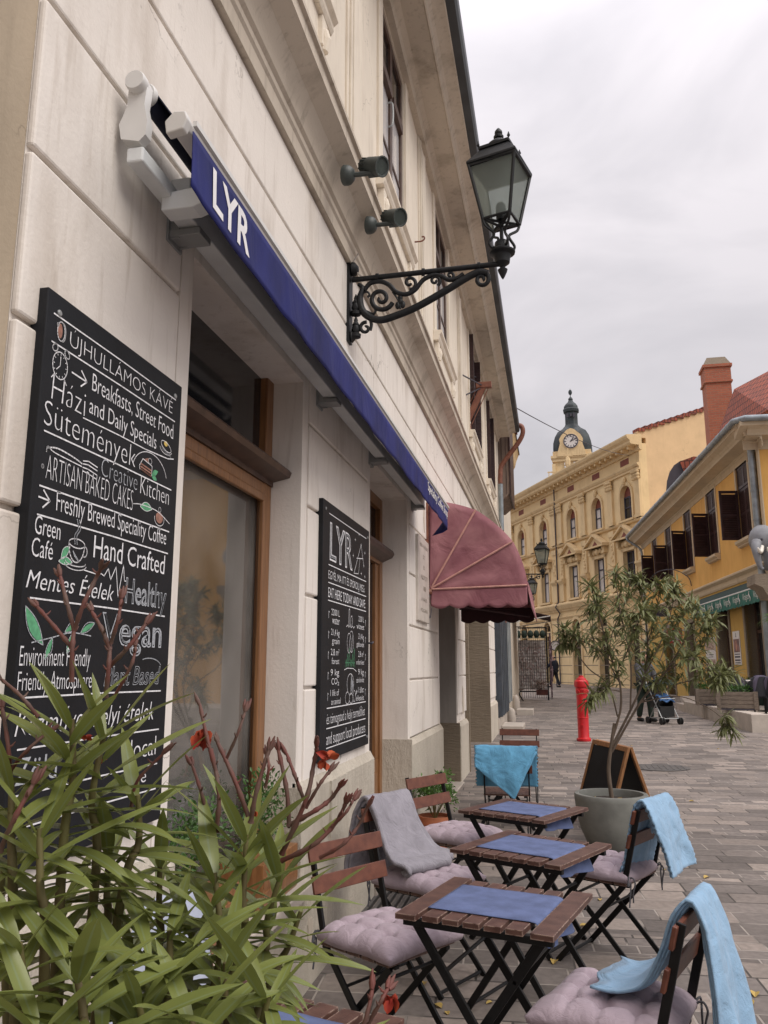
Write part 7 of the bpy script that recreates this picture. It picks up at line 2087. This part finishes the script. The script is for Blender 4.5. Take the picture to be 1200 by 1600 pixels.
def figure(root, x, y, z, fwd, arms, stride, jacket, trousers, hair, h=1.75, lean=0.0):
    f = Vector((fwd[0], fwd[1], 0)).normalized(); s = Vector((-f.y, f.x, 0)); U = Vector((0, 0, 1)); O = Vector((x, y, z))
    k = h / 1.75
    def P(a, b_, c): return tuple(O + (f * (a + lean * max(0, c - .9)) + s * b_ + U * c) * k)
    J = {'pelvis': (P(0, 0, .95), (.15 * k, .11 * k)), 'waist': (P(0, 0, 1.1), (.14 * k, .10 * k)), 'chest': (P(0, 0, 1.3), (.17 * k, .12 * k)), 'neckb': (P(0, 0, 1.45), (.085 * k, .08 * k)), 'neck': (P(.02, 0, 1.52), .055 * k), 'chin': (P(.03, 0, 1.58), (.066 * k, .075 * k)), 'head': (P(.03, 0, 1.66), (.078 * k, .095 * k)), 'crown': (P(.015, 0, 1.73), (.055 * k, .07 * k)),
         'face': (P(.11, 0, 1.62), .018 * k)}
    E = [('pelvis', 'waist'), ('waist', 'chest'), ('chest', 'neckb'), ('neckb', 'neck'), ('neck', 'chin'), ('chin', 'head'), ('head', 'crown'), ('head', 'face')]
    for n_, sg in (('l', 1), ('r', -1)):
        st = stride * sg
        J['hip' + n_] = (P(0, sg * .09, .88), .095 * k); J['knee' + n_] = (P(st * .22 + .03, sg * .095, .49), .06 * k); J['ank' + n_] = (P(st * .42 - .02, sg * .10, .085), .042 * k); J['toe' + n_] = (P(st * .42 + .16, sg * .11, .035), .034 * k)
        E += [('pelvis', 'hip' + n_), ('hip' + n_, 'knee' + n_), ('knee' + n_, 'ank' + n_), ('ank' + n_, 'toe' + n_)]
        el, ha = arms[n_]
        J['sh' + n_] = (P(0, sg * .185, 1.40), .07 * k); J['el' + n_] = (P(*el), .048 * k); J['wr' + n_] = (P(*ha), .032 * k)
        d = (Vector(J['wr' + n_][0]) - Vector(J['el' + n_][0])).normalized()
        w_ = Vector(J['wr' + n_][0]); J['palm' + n_] = (tuple(w_ + d * .06 * k), (.034 * k, .02 * k))
        E += [('chest', 'sh' + n_), ('sh' + n_, 'el' + n_), ('el' + n_, 'wr' + n_), ('wr' + n_, 'palm' + n_)]
        for q in range(4):
            J['f%d%s' % (q, n_)] = (tuple(w_ + d * (.13 + .012 * (1 if q in (1, 2) else 0)) * k + s * (q - 1.5) * .018 * k - U * .012 * k), .008 * k); E.append(('palm' + n_, 'f%d%s' % (q, n_)))
        J['th' + n_] = (tuple(w_ + d * .065 * k + f * .04 * k), .009 * k); E.append(('wr' + n_, 'th' + n_))
    body('body', J, E, M_SKIN, root)
    # clothes follow the body a centimetre or two outside it
    def grow(keys, d): return {k_: (J[k_][0], tuple(v + d for v in J[k_][1]) if isinstance(J[k_][1], tuple) else J[k_][1] + d) for k_ in keys}
    kj = ['chest', 'waist', 'pelvis', 'neckb', 'shl', 'ell', 'wrl', 'shr', 'elr', 'wrr']
    jj = grow(kj, .03 * k); jj['waist'] = (P(0, 0, 1.1), (.20 * k, .16 * k)); jj['pelvis'] = (P(0, 0, .86), (.22 * k, .18 * k))
    body('jacket', jj, [('chest', 'waist'), ('waist', 'pelvis'), ('chest', 'neckb'), ('chest', 'shl'), ('shl', 'ell'), ('ell', 'wrl'), ('chest', 'shr'), ('shr', 'elr'), ('elr', 'wrr')], jacket, root)
    kt = ['pelvis', 'hipl', 'kneel', 'ankl', 'hipr', 'kneer', 'ankr']
    body('trousers', grow(kt, .03 * k), [('pelvis', 'hipl'), ('hipl', 'kneel'), ('kneel', 'ankl'), ('pelvis', 'hipr'), ('hipr', 'kneer'), ('kneer', 'ankr')], trousers, root)
    for n_ in 'lr':
        b = MB(); a = Vector(J['ank' + n_][0]); t = Vector(J['toe' + n_][0]); a.z = t.z
        b.tube([a - f * .05 * k + U * .012, a + U * .015, t + U * .01, t + f * .05 * k], [.045 * k, .05 * k, .046 * k, .02 * k], 10); b.build('shoe', M_RUBBER, root, smooth=True)
    b = MB()
    for sg in (-1, 1): b.blob(P(.02, sg * .082, 1.645), .014 * k, .008 * k, .03 * k, 6, 4)
    b.build('ear', M_SKIN, root)
    b = MB()
    for sg in (-1, 1): b.blob(P(.105, sg * .033, 1.655), .012 * k, .012 * k, .008 * k, 6, 4)
    b.build('eye', M_INK, root)
    b = MB(); c = P(-.01, 0, 1.685)
    if hair == 'full': b.blob(c, .10 * k, .10 * k, .095 * k, 10, 7)
    else: b.blob(P(-.035, 0, 1.625), .072 * k, .075 * k, .045 * k, 10, 6)
    b.build('hair', M_HAIR, root, smooth=True)
MY = 46.5
p = at(867, 1068, MY)
man = thing('person', 'bald person in dark navy jacket and trousers walking past the souvenir rack', 'person', (p.x, MY, gz(MY)))
figure(man, p.x, MY, gz(MY), (-.80, .6), {'l': ((.20, .24, 1.18), (.34, .24, 1.02)), 'r': ((-.05, -.27, 1.14), (.08, -.30, .90))}, .55, M_NAVYC, M_DENIM, 'bald')
# pushchair and the person pushing it
SX, SY = 3.78, 21.0
zs_ = gz(SY)
pu = thing('person', 'person in grey coat half hidden by the tree, pushing a pushchair', 'person', (3.45, 21.75, gz(21.7)))
figure(pu, 3.45, 21.75, gz(21.75), (.42, -.9), {'l': ((.18, .22, 1.10), (.38, .18, 1.02)), 'r': ((.18, -.22, 1.10), (.38, -.18, 1.02))}, .3, M_GREYC, M_DKGREEN, 'full', 1.72, .12)
stl = thing('pushchair', 'dark folding pushchair with blue cover rolling behind the small tree', 'pushchair', (SX, SY, zs_), R(-65))
def sl(mb, name, mat, parent=None, **k): return lb(mb, name, mat, stl, parent, **k)
b = MB()
for s in (-1, 1):
    y = s * .22
    b.tube([(.34, y, .09), (-.05, y, .62), (-.36, y * .95, 1.02), (-.43, y * .9, 1.03)], .014, 6); b.tube([(-.26, y, .09), (.12, y, .52), (.20, y, .60)], .013, 6)
    b.tube([(.30, y, .15), (-.22, y, .14)], .011, 6)
b.tube([(.34, -.22, .14), (.34, .22, .14)], .012, 6); b.tube([(-.24, -.22, .12), (-.24, .22, .12)], .012, 6); b.tube([(.2, -.22, .6), (.2, .22, .6)], .012, 6); b.tube([(-.05, -.22, .62), (-.05, .22, .62)], .012, 6)
sl(b, 'frame', M_GREYMET)
for x in (.34, -.26):
    for s in (-1, 1):
        b = MB()
        for o_ in (-.03, .03): b.lathe([(.02, -.012), (.055, -.016), (.078, -.012), (.082, 0), (.078, .012), (.055, .016), (.02, .012)], (x, s * .24 + o_, .083), 16, 'Y')
        sl(b, 'wheel', M_RUBBER, smooth=R(35))
b = MB()
b.sheet(lambda u, v: (-.20 + .38 * min(1, u * 2) if u > .5 else -.30 + .14 * u * 2, (v - .5) * .40, (.88 - .5 * u * 2) if u < .5 else .40 + .02 * math.sin(PI * (u - .5) * 2) - .03 * math.sin(PI * v)), 12, 8, .03)
b.box(-.22, .16, -.2, -.185, .38, .66); b.box(-.22, .16, .185, .2, .38, .66); b.box(.1, .2, -.19, .19, .17, .42)
sl(b, 'seat', M_RUBBER)
b = MB(); b.sheet(lambda u, v: (-.32 + .5 * math.sin(u * 1.7), (v - .5) * .46, .86 + .22 * math.cos((u - .45) * 2.4) - .05 * (2 * v - 1) ** 2), 12, 8, .012); sl(b, 'hood', M_DKGREEN, smooth=True)
b = MB(); b.sheet(lambda u, v: (-.04 + .28 * u, (v - .5) * .40, .70 - .16 * u + .03 * math.sin(v * 11)), 8, 10, .02); sl(b, 'blue_cover', M_BLUEC, smooth=True)

# ------------------------------------------------------------------ souvenir rack
RY = 32.0
ra, rc = at(806, 1085, RY), at(857, 1085, RY)
zt = at(830, 980, RY).z
zb_ = gz(RY) + .08
sr = thing('souvenir_rack', 'black wire grid rack hung with postcards, magnets and dark hats', 'souvenir rack', (ra.x, RY, gz(RY)))
b = MB()
for x in (ra.x, rc.x): b.box(x - .03, x + .03, RY - .03, RY + .03, zb_ - .1, zt)
b.box(ra.x, rc.x, RY - .025, RY + .025, zt - .05, zt); b.box(ra.x, rc.x, RY - .025, RY + .025, zb_ + .22, zb_ + .27)
n_ = 15
for k in range(n_ + 1):
    x = ra.x + (rc.x - ra.x) * k / n_; b.box(x - .006, x + .006, RY - .185, RY - .175, zb_, zt)
for k in range(20):
    z = zb_ + .25 + (zt - zb_ - .3) * k / 20; b.box(ra.x, rc.x, RY - .197, RY - .187, z - .005, z + .005)
b.box(ra.x - .4, ra.x, RY + .2, RY + .24, zb_, zt - .1)
b.build('wire_grid', M_BLACK, sr)
b = MB(); b.box(ra.x + .05, rc.x - .05, RY + .02, RY + .05, zb_ + .32, zt - .5); b.build('postcard_display', M_GOODS, sr)
b = MB()
rnd = random.Random(21)
for k in range(90):
    x = rnd.uniform(ra.x + .05, rc.x - .05); z = rnd.uniform(zb_ + .5, zt - .75); w_, h_ = rnd.uniform(.03, .07), rnd.uniform(.04, .12)
    b.box(x - w_, x + w_, RY - .072 - k * .0009, RY - .06 - k * .0009, z - h_, z + h_)
b.build('postcard', pm('printed_cards', (0.40, 0.27, 0.25), .5, col2=(.74, .70, .68), scale=13, detail=2, contrast=(.35, .6)), sr)
for k in range(5):
    x = ra.x + .16 + k * .235
    b = MB(); b.blob((x, RY - .16, zt - .28), .115, .12, .16, 10, 6); b.obox((x, RY - .25, zt - .42), (.10, 0, 0), (0, .07, 0), (0, .01, .012))
    tag(b.build('dark_hat', M_DKGREEN, None, smooth=R(50)), 'dark hat hanging in a row along the top of the souvenir rack', 'hat', 'dark hats on the souvenir rack')
b = MB(); b.box(rc.x - .45, rc.x - .02, RY - .35, RY - .08, zb_ + .12, zb_ + .32); sk = b.build('basket', pm('dark_red_basket', (.07, .02, .015), .8, var=.3), sr)
b = MB(); tuft(b, (rc.x - .24, RY - .22, zb_ + .48), (.20, .14, .16), 120, .10, .05, .4, 8); b.build('dried_flowers', pm('dried_flowers', (.16, .09, .07), .8, col2=(.45, .38, .33), scale=12), sk)
b = MB(); b.box(rc.x + .10, rc.x + .16, RY + .6, RY + 2.4, zb_, zt - .2)
for k in range(14): b.box(rc.x + .17, rc.x + .20, RY + .7 + .25 * (k % 7), RY + .88 + .25 * (k % 7), zb_ + .6 + .8 * (k // 7), zb_ + 1.2 + .8 * (k // 7))
b.build('side_display', pm('side_goods', (.09, .05, .06), .6, col2=(.35, .25, .27), scale=5, contrast=(.5, .6)), sr)
# small far canopy above it
fc = thing('far_burgundy_canopy', 'small dark burgundy canopy over the souvenir rack', 'awning', (-.1, 29, 3))
b = MB(); za = at(850, 962, 29).z
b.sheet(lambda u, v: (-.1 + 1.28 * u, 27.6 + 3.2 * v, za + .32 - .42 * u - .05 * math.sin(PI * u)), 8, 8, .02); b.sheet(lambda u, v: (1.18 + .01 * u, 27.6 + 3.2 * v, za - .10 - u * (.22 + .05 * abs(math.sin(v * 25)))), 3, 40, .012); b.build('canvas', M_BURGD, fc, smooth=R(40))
b = MB(); b.tube([(-.1, 27.7, za - .3), (1.17, 27.6, za - .1)], .02, 6); b.tube([(-.1, 30.7, za - .3), (1.17, 30.8, za - .1)], .02, 6); b.build('strut', M_WHITEMET, fc)
# small wooden trestle stool at the rack foot
ws = thing('dark_stool', 'small dark folding stool at the foot of the souvenir rack', 'stool', (ra.x + .15, 31.2, gz(31.2)))
b = MB(); x, y, z = ra.x + .15, 31.2, gz(31.2)
for sx_ in (-1, 1):
    for sy_ in (-1, 1): b.bar((x + sx_ * .16, y + sy_ * .14, z), (x - sx_ * .1, y + sy_ * .14, z + .42), .03, .02, up=(0, 1, 0))
b.build('leg', M_BLACK, ws)
b = MB(); b.box(x - .18, x + .18, y - .17, y + .17, z + .41, z + .44); b.build('seat', M_WOODD, ws)

# round traffic sign seen from behind
p = at(870, 1066, 49); zsg = at(868, 1009, 49).z
sg = thing('round_traffic_sign', 'round traffic sign on a thin dark pole behind the walking person', 'traffic sign', (p.x, 49, gz(49)))
b = MB(); b.tube([(p.x, 49, gz(49)), (p.x, 49, zsg + .3)], .035, 8); b.build('pole', M_INK, sg)
b = MB(); b.lathe([(.001, 0), (.30, 0), (.30, .02), (.001, .02)], (p.x, 48.93, zsg), 24, 'Y'); fsg = b.build('sign_disc', M_WHITE, sg)
b = MB(); P_ = [(p.x + .28 * math.cos(2 * PI * k / 24), 48.92, zsg + .28 * math.sin(2 * PI * k / 24)) for k in range(25)]; b.tube(P_, .03, 6, cap=False); b.build('sign_rim', M_INK, fsg)

# ------------------------------------------------------------------ raised terrace on the right
OA_ = OM
def O3(u, n_, z): return OM @ Vector((u, n_, z))
TZ = 0.60
ter = MB()
def pav_poly(mb, pts, z0, z1):
    P = [Vector((p[0], p[1], z0)) for p in pts]; Q = [Vector((p[0], p[1], z1)) for p in pts]; n_ = len(pts)
    A = sum(pts[i][0] * pts[(i + 1) % n_][1] - pts[(i + 1) % n_][0] * pts[i][1] for i in range(n_))
    fs = [tuple(range(n_ - 1, -1, -1)), tuple(range(n_, 2 * n_))] + [(i, (i + 1) % n_, (i + 1) % n_ + n_, i + n_) for i in range(n_)]
    if A < 0: fs = [tuple(reversed(f)) for f in fs]
    mb.add(P + Q, fs)
pav_poly(ter, [(5.38, 18.92), (12, 20.5), (12, 33), (5.9, 33), (5.02, 25.6)], 0, TZ - .14)
tag(ter.build('terrace_floor', M_STONEW), kind='structure')
b = MB()
pav_poly(b, [(5.30, 18.80), (5.62, 19.02), (5.26, 25.6), (4.94, 25.6)], 0, TZ - .06); pav_poly(b, [(5.62, 18.80 + .22), (5.30, 18.80), (12, 20.3), (12, 20.6)], 0, TZ - .065)
pav_poly(b, [(4.94, 25.6), (5.26, 25.6), (5.2, 27.2), (4.95, 27.2)], 0, TZ - .16)
kw = tag(b.build('terrace_kerb_wall', M_STONEW, bevel=.012), 'low pale concrete wall edging the raised terrace on the right', 'low wall')
def planter(x, y, wx, wy, z0, lab, ang):
    r = thing('wooden_planter', lab, 'planter', (x, y, z0), R(ang))
    b = MB(); b.box(-wx, wx, -wy, wy, .02, .40)
    for k in range(4):
        z = .04 + k * .095; b.box(-wx - .02, wx + .02, -wy - .02, -wy, z, z + .085); b.box(-wx - .02, wx + .02, wy, wy + .02, z, z + .085); b.box(-wx - .02, -wx, -wy, wy, z, z + .085); b.box(wx, wx + .02, -wy, wy, z, z + .085)
    for sx_ in (-1, 1):
        for sy_ in (-1, 1): b.box(sx_ * wx - .045, sx_ * wx + .045, sy_ * wy - .045, sy_ * wy + .045, .0, .42)
    lb(b, 'box', M_PLANK, r)
    b = MB(); b.box(-wx - .03, wx + .03, -wy - .03, wy + .03, 0, .03); lb(b, 'base_rail', M_INK, r)
    b = MB()
    for k in range(8): tuft(b, (-wx * .8 + k * wx * .23, 0, .45), (.14, wy * .8, .10), 70, .06, .03, .3, k)
    lb(b, 'foliage', M_BOXW, r)
p1 = at(1154, 1118, 20.3); p2 = at(1108, 1105, 22.6)
planter(p1.x + .05, 20.5, .40, .22, TZ - .05, 'weathered plank planter on the kerb, the nearer one beside the cafe chairs', -14)
planter(p2.x + .12, 22.9, .34, .22, TZ - .05, 'weathered plank planter on the kerb, farther one partly behind tree leaves', -6)
def terrace_table(x, y, lab):
    r = thing('terrace_table', lab, 'table', (x, y, TZ - .14))
    b = MB(); b.lathe([(.001, .70), (.44, .70), (.46, .72), (.44, .74), (.001, .74)], (x, y, TZ - .14), 28); b.sheet(lambda u, v: (x + .465 * math.cos(u * 2 * PI), y + .465 * math.sin(u * 2 * PI), TZ - .14 + .735 - .14 * v), 28, 3, .008); b.build('tablecloth_top', M_WHITE, r)
    b = MB(); b.lathe([(.22, 0), (.22, .02), (.03, .04), (.03, .70)], (x, y, TZ - .14), 12); b.build('pedestal', M_BLACK, r)
def terrace_chair(label):
    r = thing('wicker_armchair', label, 'chair')
    b = MB()
    b.box(-.24, .24, -.24, .24, .36, .42)
    b.sheet(lambda u, v: (.27 * math.cos(R(90 + 180 * u)) - .0, .27 * math.sin(R(90 + 180 * u)), .40 + (.25 + .20 * math.sin(PI * u)) * v), 16, 4, .03)
    b.build('seat_shell', M_WICKER, r, smooth=R(40))
    for sx_ in (-1, 1):
        for sy_ in (-1, 1):
            b = MB(); b.tube([(sx_ * .21, sy_ * .21, 0), (sx_ * .2, sy_ * .2, .38)], .018, 6); b.build('leg', M_BLACK, r)
    b = MB(); b.sheet(lambda u, v: ((u - .5) * .44, (v - .5) * .44, .455 + .03 * (1 - (2 * u - 1) ** 4) * (1 - (2 * v - 1) ** 4)), 10, 10, .03); b.build('cushion', M_PURPLE, r, smooth=True)
    b = MB(); b.sheet(lambda u, v: (-.20 - .05 * v, (u - .5) * .40, .50 + .36 * v * (1 - .35 * (2 * u - 1) ** 4)), 10, 8, .05); b.build('back_cushion', M_PURPLE, r, smooth=True)
    return r
ta, tb = at(1148, 1062, 22.2), at(1195, 1072, 20.8)
terrace_table(ta.x + .1, 22.6, 'white clothed terrace table behind the nearer plank planter'); terrace_table(tb.x + .2, 21.6, 'white clothed terrace table at the right picture edge')
w0 = terrace_chair('')
for k, (px, y, a, lab) in enumerate(((1128, 23.3, -60, 'dark wicker armchair with purple cushion behind the far table, leftmost on the terrace'), (1186, 20.55, 100, 'dark wicker armchair on the terrace right beside the nearer planter'), (1215, 20.4, 60, 'dark wicker armchair cut off by the right picture edge'), (1150, 21.6, 80, 'dark wicker armchair with its back against the nearer planter'), (1188, 22.6, -110, 'dark wicker armchair with purple back beyond the right hand table'))):
    o = w0 if k == 0 else copy_tree(w0)
    q = at(px, 1090, y); o.location = (q.x, y, TZ - .14); o.rotation_euler = (0, 0, R(a)); o['label'] = lab; o['group'] = 'dark wicker armchairs on the terrace'
# trough hedge and the spiky plant at the right edge
q = at(1170, 1072, 25.2)
r = thing('hedge_trough', 'dark green trough with low hedge against the ochre wall', 'planter', (q.x, 25.2, TZ - .14))
b = MB(); b.box(q.x - .4, q.x + .6, 25.0, 25.5, TZ - .14, TZ + .32); b.build('trough', M_DKGREEN, r)
b = MB()
for k in range(6): tuft(b, (q.x - .35 + k * .18, 25.25, TZ + .48), (.18, .2, .16), 60, .08, .04, .3, k)
b.build('foliage', M_BOXW, r)
q = at(1204, 966, 19.9)
r = thing('potted_palm', 'spiky light green potted palm at the right picture edge on the terrace', 'potted plant', (q.x + .1, 19.9, TZ - .14))
b = MB()
rnd = random.Random(4)
for k in range(70):
    a = rnd.uniform(0, 2 * PI); b.leaf(q + Vector((.1, 0, 0)), (math.cos(a), math.sin(a), rnd.uniform(-.2, .9)), (0, 0, 1), rnd.uniform(.3, .5), .03, 1.2, n=6)
b.build('foliage', M_PARS, r)
b = MB(); b.tube([(q.x + .1, 19.9, TZ + .2), q + Vector((.1, 0, 0))], [.05, .03], 8); b.build('palm_stem', M_BARK, r)
b = MB(); pot(b, (q.x + .1, 19.9, TZ - .14), .18, .24, .45); b.build('pot', M_TERRA, r, smooth=R(35))

# ------------------------------------------------------------------ on the ochre front
def lbo(mb, name, mat, root, parent=None, **k):
    """given in the frame of the ochre front (u along, y out), kept under root"""
    mb.v = [tuple(OM @ Vector(p)) for p in mb.v]
    return mb.build(name, mat, parent or root, **k)
ga = thing('green_awning', 'dark green shop awning with white script along its valance', 'awning', tuple(O3(1, 0, 3.6)), PI / 2 + OA)
GU0, GU1, GN = -3.95, 3.85, .27
za_, zf = 3.95, 3.66
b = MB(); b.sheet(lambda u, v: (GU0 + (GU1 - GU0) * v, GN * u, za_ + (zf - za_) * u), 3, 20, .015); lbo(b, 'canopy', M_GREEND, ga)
b = MB(); b.sheet(lambda u, v: (GU0 + (GU1 - GU0) * v, GN + .02 + .02 * u * math.sin(v * 40), zf - .02 - u * (.36 + .04 * abs(math.sin(v * PI * 24)))), 5, 120, .008); gv = lbo(b, 'valance', M_GREEN, ga, smooth=R(50))
b = MB(); b.tube([(GU0 - .02, GN, zf), (GU1 + .02, GN, zf)], .03, 8); lbo(b, 'front_bar', M_WHITEMET, ga)
b = MB(); b.prism([(0, za_ + .05), (0, zf - .02), (GN, zf - .02), (GN, zf + .02)], (GU0 - .04, 0, 0), (0, 1, 0), (0, 0, 1), (.02, 0, 0)); lbo(b, 'end_arm', M_WHITEMET, ga)
b = MB()
for k in range(8):
    u0 = GU1 - .25 - k * 1.02
    put_text(b, 'Virágos', O3(u0, GN + .062, zf - .27), OM.to_3x3() @ Vector((-1, 0, 0)), (0, 0, 1), .58, .18, shear=.3)
    P = [O3(u0 - .66 - .07 * math.sin(t * 6) * (1 - t * .4), GN + .066, zf - .33 + .26 * t) for t in [i / 10 for i in range(11)]]
    b.tube(P, .012, 4)
b.build('script', M_WHITE, gv)
# posters
po = thing('tall_poster', 'tall narrow poster with a dark portrait photo on the ochre pier', 'poster', tuple(O3(-.35, 0, 1.6)), PI / 2 + OA)
b = MB(); b.box(-.72, .02, .003, .02, 1.60, 2.62); lbo(b, 'sheet', M_POST, po)
b = MB(); b.box(-.66, -.04, .02, .023, 1.98, 2.38); ph = lbo(b, 'photo', M_POSTD, po)
b = MB(); b.blob((-.33, .024, 2.14), .07, .003, .13, 10, 6); b.blob((-.33, .024, 2.29), .04, .003, .05, 8, 6); lbo(b, 'portrait', pm('portrait_tone', (.45, .2, .13), .6), po, ph)
b = MB()
for zz, hh in ((1.92, .03), (1.84, .05), (1.74, .045), (1.66, .03)): b.box(-.64, -.06, .02, .022, zz - hh / 2, zz + hh / 2)
b.prism([(-.38, 2.44), (-.30, 2.44), (-.32, 2.50), (-.31, 2.56), (-.36, 2.56), (-.36, 2.5)], (0, .02, 0), (1, 0, 0), (0, 0, 1), (0, .002, 0))
lbo(b, 'print_line', M_INK, po)
po = thing('collage_poster', 'wide white poster of small brown pictures left of the ochre doorway', 'poster', tuple(O3(2.9, 0, 1.5)), PI / 2 + OA)
b = MB(); b.box(2.25, 3.6, .003, .02, 1.35, 2.55); lbo(b, 'sheet', M_POST, po)
b = MB(); b.box(2.30, 3.55, .02, .023, 2.12, 2.50); b.box(2.30, 3.55, .02, .023, 1.40, 1.80); lbo(b, 'picture_strip', M_POSTR, po)
b = MB(); b.box(2.5, 3.2, .02, .022, 1.94, 1.97); b.box(2.6, 3.3, .02, .022, 1.87, 1.89); lbo(b, 'caption_line', M_INK, po)
# projecting signs partly behind the tree
ps = thing('black_projecting_sign', 'long black projecting shop sign on an iron arm behind the tree crown', 'sign', tuple(O3(7.3, 0, 3.6)), PI / 2 + OA)
b = MB(); b.box(7.25, 7.31, .5, 1.5, 3.55, 3.85); lbo(b, 'sign_panel', M_INK, ps)
b = MB(); b.tube([(7.28, 0, 3.9), (7.28, 1.6, 3.9)], .02, 6); b.tube([(7.28, 0, 4.3), (7.28, .7, 3.9)], .012, 6); b.tube(smoothpath([O3(6.2, .05, 4.4), O3(6.25, .5, 5.2), O3(6.6, 1.1, 5.3), O3(7.0, 1.7, 4.7)]), .01, 5) if False else None
lbo(b, 'arm', M_BLACK, ps)
rs = thing('red_round_sign', 'red sign with white flower shape behind the tree leaves', 'sign', tuple(O3(6.6, 0, 2.6)), PI / 2 + OA)
b = MB(); b.box(6.6, 6.64, .15, .75, 2.45, 3.05); lbo(b, 'sign_panel', M_PINK, rs)
b = MB()
for k in range(5): b.blob((6.59, .45 + .14 * math.cos(k * 1.2566), 2.75 + .14 * math.sin(k * 1.2566)), .012, .09, .09, 8, 5)
b.box(6.6, 6.64, -.02, .15, 2.95, 3.0)
lbo(b, 'white_flower', M_WHITE, rs)
lw = thing('wall_lettering', 'small dark script letters on the ochre wall above the green awning end', 'lettering', tuple(O3(6.0, 0, 3.8)), PI / 2 + OA)
b = MB(); put_text(b, 'Duna Bár', O3(6.55, .006, 3.72), OM.to_3x3() @ Vector((-1, 0, 0)), (0, 0, 1), 1.0, .22, shear=.3); b.build('script', M_INK, lw)
ar = MB()
ar.tube(smoothpath([O3(5.0, .03, 4.55), O3(5.05, .12, 4.9), O3(5.6, .5, 5.25), O3(6.6, .9, 5.3), O3(7.4, 1.1, 5.1)]), .018, 5)
tag(ar.build('gooseneck_arm', M_INK), 'thin curved black lamp arm on the ochre wall above the string course', 'lamp arm')
# stone elephant on a console at the house corner
el = thing('elephant_sculpture', 'grey elephant head sculpture with white tusks on a console at the ochre house corner', 'sculpture', tuple(O3(-4.2, .5, 5)), PI / 2 + OA)
pe = at(1178, 857, 22.0)
def E(dx, dz, dy=0): return Vector((pe.x + dx * .85 + .16, pe.y + dy, pe.z + dz * .85))
b = MB()
b.blob(E(.08, .25), .34, .36, .40, 16, 10); b.blob(E(.75, .22, .1), .62, .46, .46, 16, 10)
b.tube(smoothpath([E(-.16, .15, -.25), E(-.24, -.1, -.38), E(-.22, -.4, -.42), E(-.17, -.62, -.42), E(-.10, -.70, -.42)], 6), [.13, .13, .12, .12, .12, .11, .11, .10, .10, .09, .09, .085, .08, .08, .075, .07, .07, .065, .06, .055, .05, .05, .05, .045, .04][:25], 10)
for dx in (.2, .45, .95): b.tube([E(dx, -.1, -.1), E(dx, -.68, -.1)], [.17, .15], 12)
b.build('body', M_ELEPH, el, smooth=True)
b = MB(); b.sheet(lambda u, v: E(.22 + .32 * u, .45 - .55 * v * (1 - .3 * u), -.38 + .12 * u), 8, 8, .05); b.build('ear', M_ELEPH, el, smooth=True)
b = MB()
for dx in (-.10, .16):
    b.tube(smoothpath([E(dx + .05, .0, -.34), E(dx - .02, -.16, -.48), E(dx - .10, -.2, -.6), E(dx - .16, -.08, -.66)], 5), [.05] * 8 + [.04] * 5 + [.03, .02, .012], 8)
b.build('tusk', M_IVORY, el, smooth=True)
b = MB(); b.blob(E(-.04, .22, -.33), .035, .03, .035, 8, 6); b.build('eye', M_INK, el)
b = MB()
b.prism([(-.28, -.70), (1.2, -.70), (1.2, -.92), (1.1, -.95), (.9, -1.25), (.75, -1.35), (-.0, -1.3), (-.12, -1.05), (-.30, -.95)], E(0, 0, -.4), (1, 0, 0), (0, 0, 1), (0, .9, 0)); b.build('console', M_BROWNSTONE, el)

# overhead wire
b = MB(); a_, c_ = at(806, 637, 19.9), at(985, 712, 44.5)
b.tube([a_.lerp(c_, t) + Vector((0, 0, -.25 * 4 * t * (1 - t))) for t in [i / 16 for i in range(17)]], .013, 5)
tag(b.build('overhead_wire', M_INK), 'thin dark wire crossing the sky from the left eaves to the yellow building', 'wire')

# pendant lamp glowing inside the cafe
lmp = thing('pendant_lamp', 'warm glowing pendant lamp inside the cafe window', 'lamp', (-1.5, 4.0, 2.7))
b = MB(); b.lathe([(.02, .0), (.05, .01), (.16, -.14), (.165, -.15), (.15, -.15), (.04, -.01)], (-1.5, 4.0, 2.7), 20); b.tube([(-1.5, 4.0, 2.7), (-1.5, 4.0, 3.4)], .006, 5); b.build('lamp_shade', M_INK, lmp)
b = MB(); b.blob((-1.5, 4.0, 2.58), .05, .05, .06, 12, 8); b.build('bulb', emis('warm_bulb', (1.0, .82, .55), 10.0), lmp)
pl_ = bpy.data.lights.new('bulb_light', 'POINT'); pl_.energy = 7; pl_.color = (1, .80, .52); pl_.shadow_soft_size = .06
po_ = bpy.data.objects.new('bulb_light', pl_); COL.objects.link(po_); po_.parent = lmp; po_.location = (0, 0, -.26)
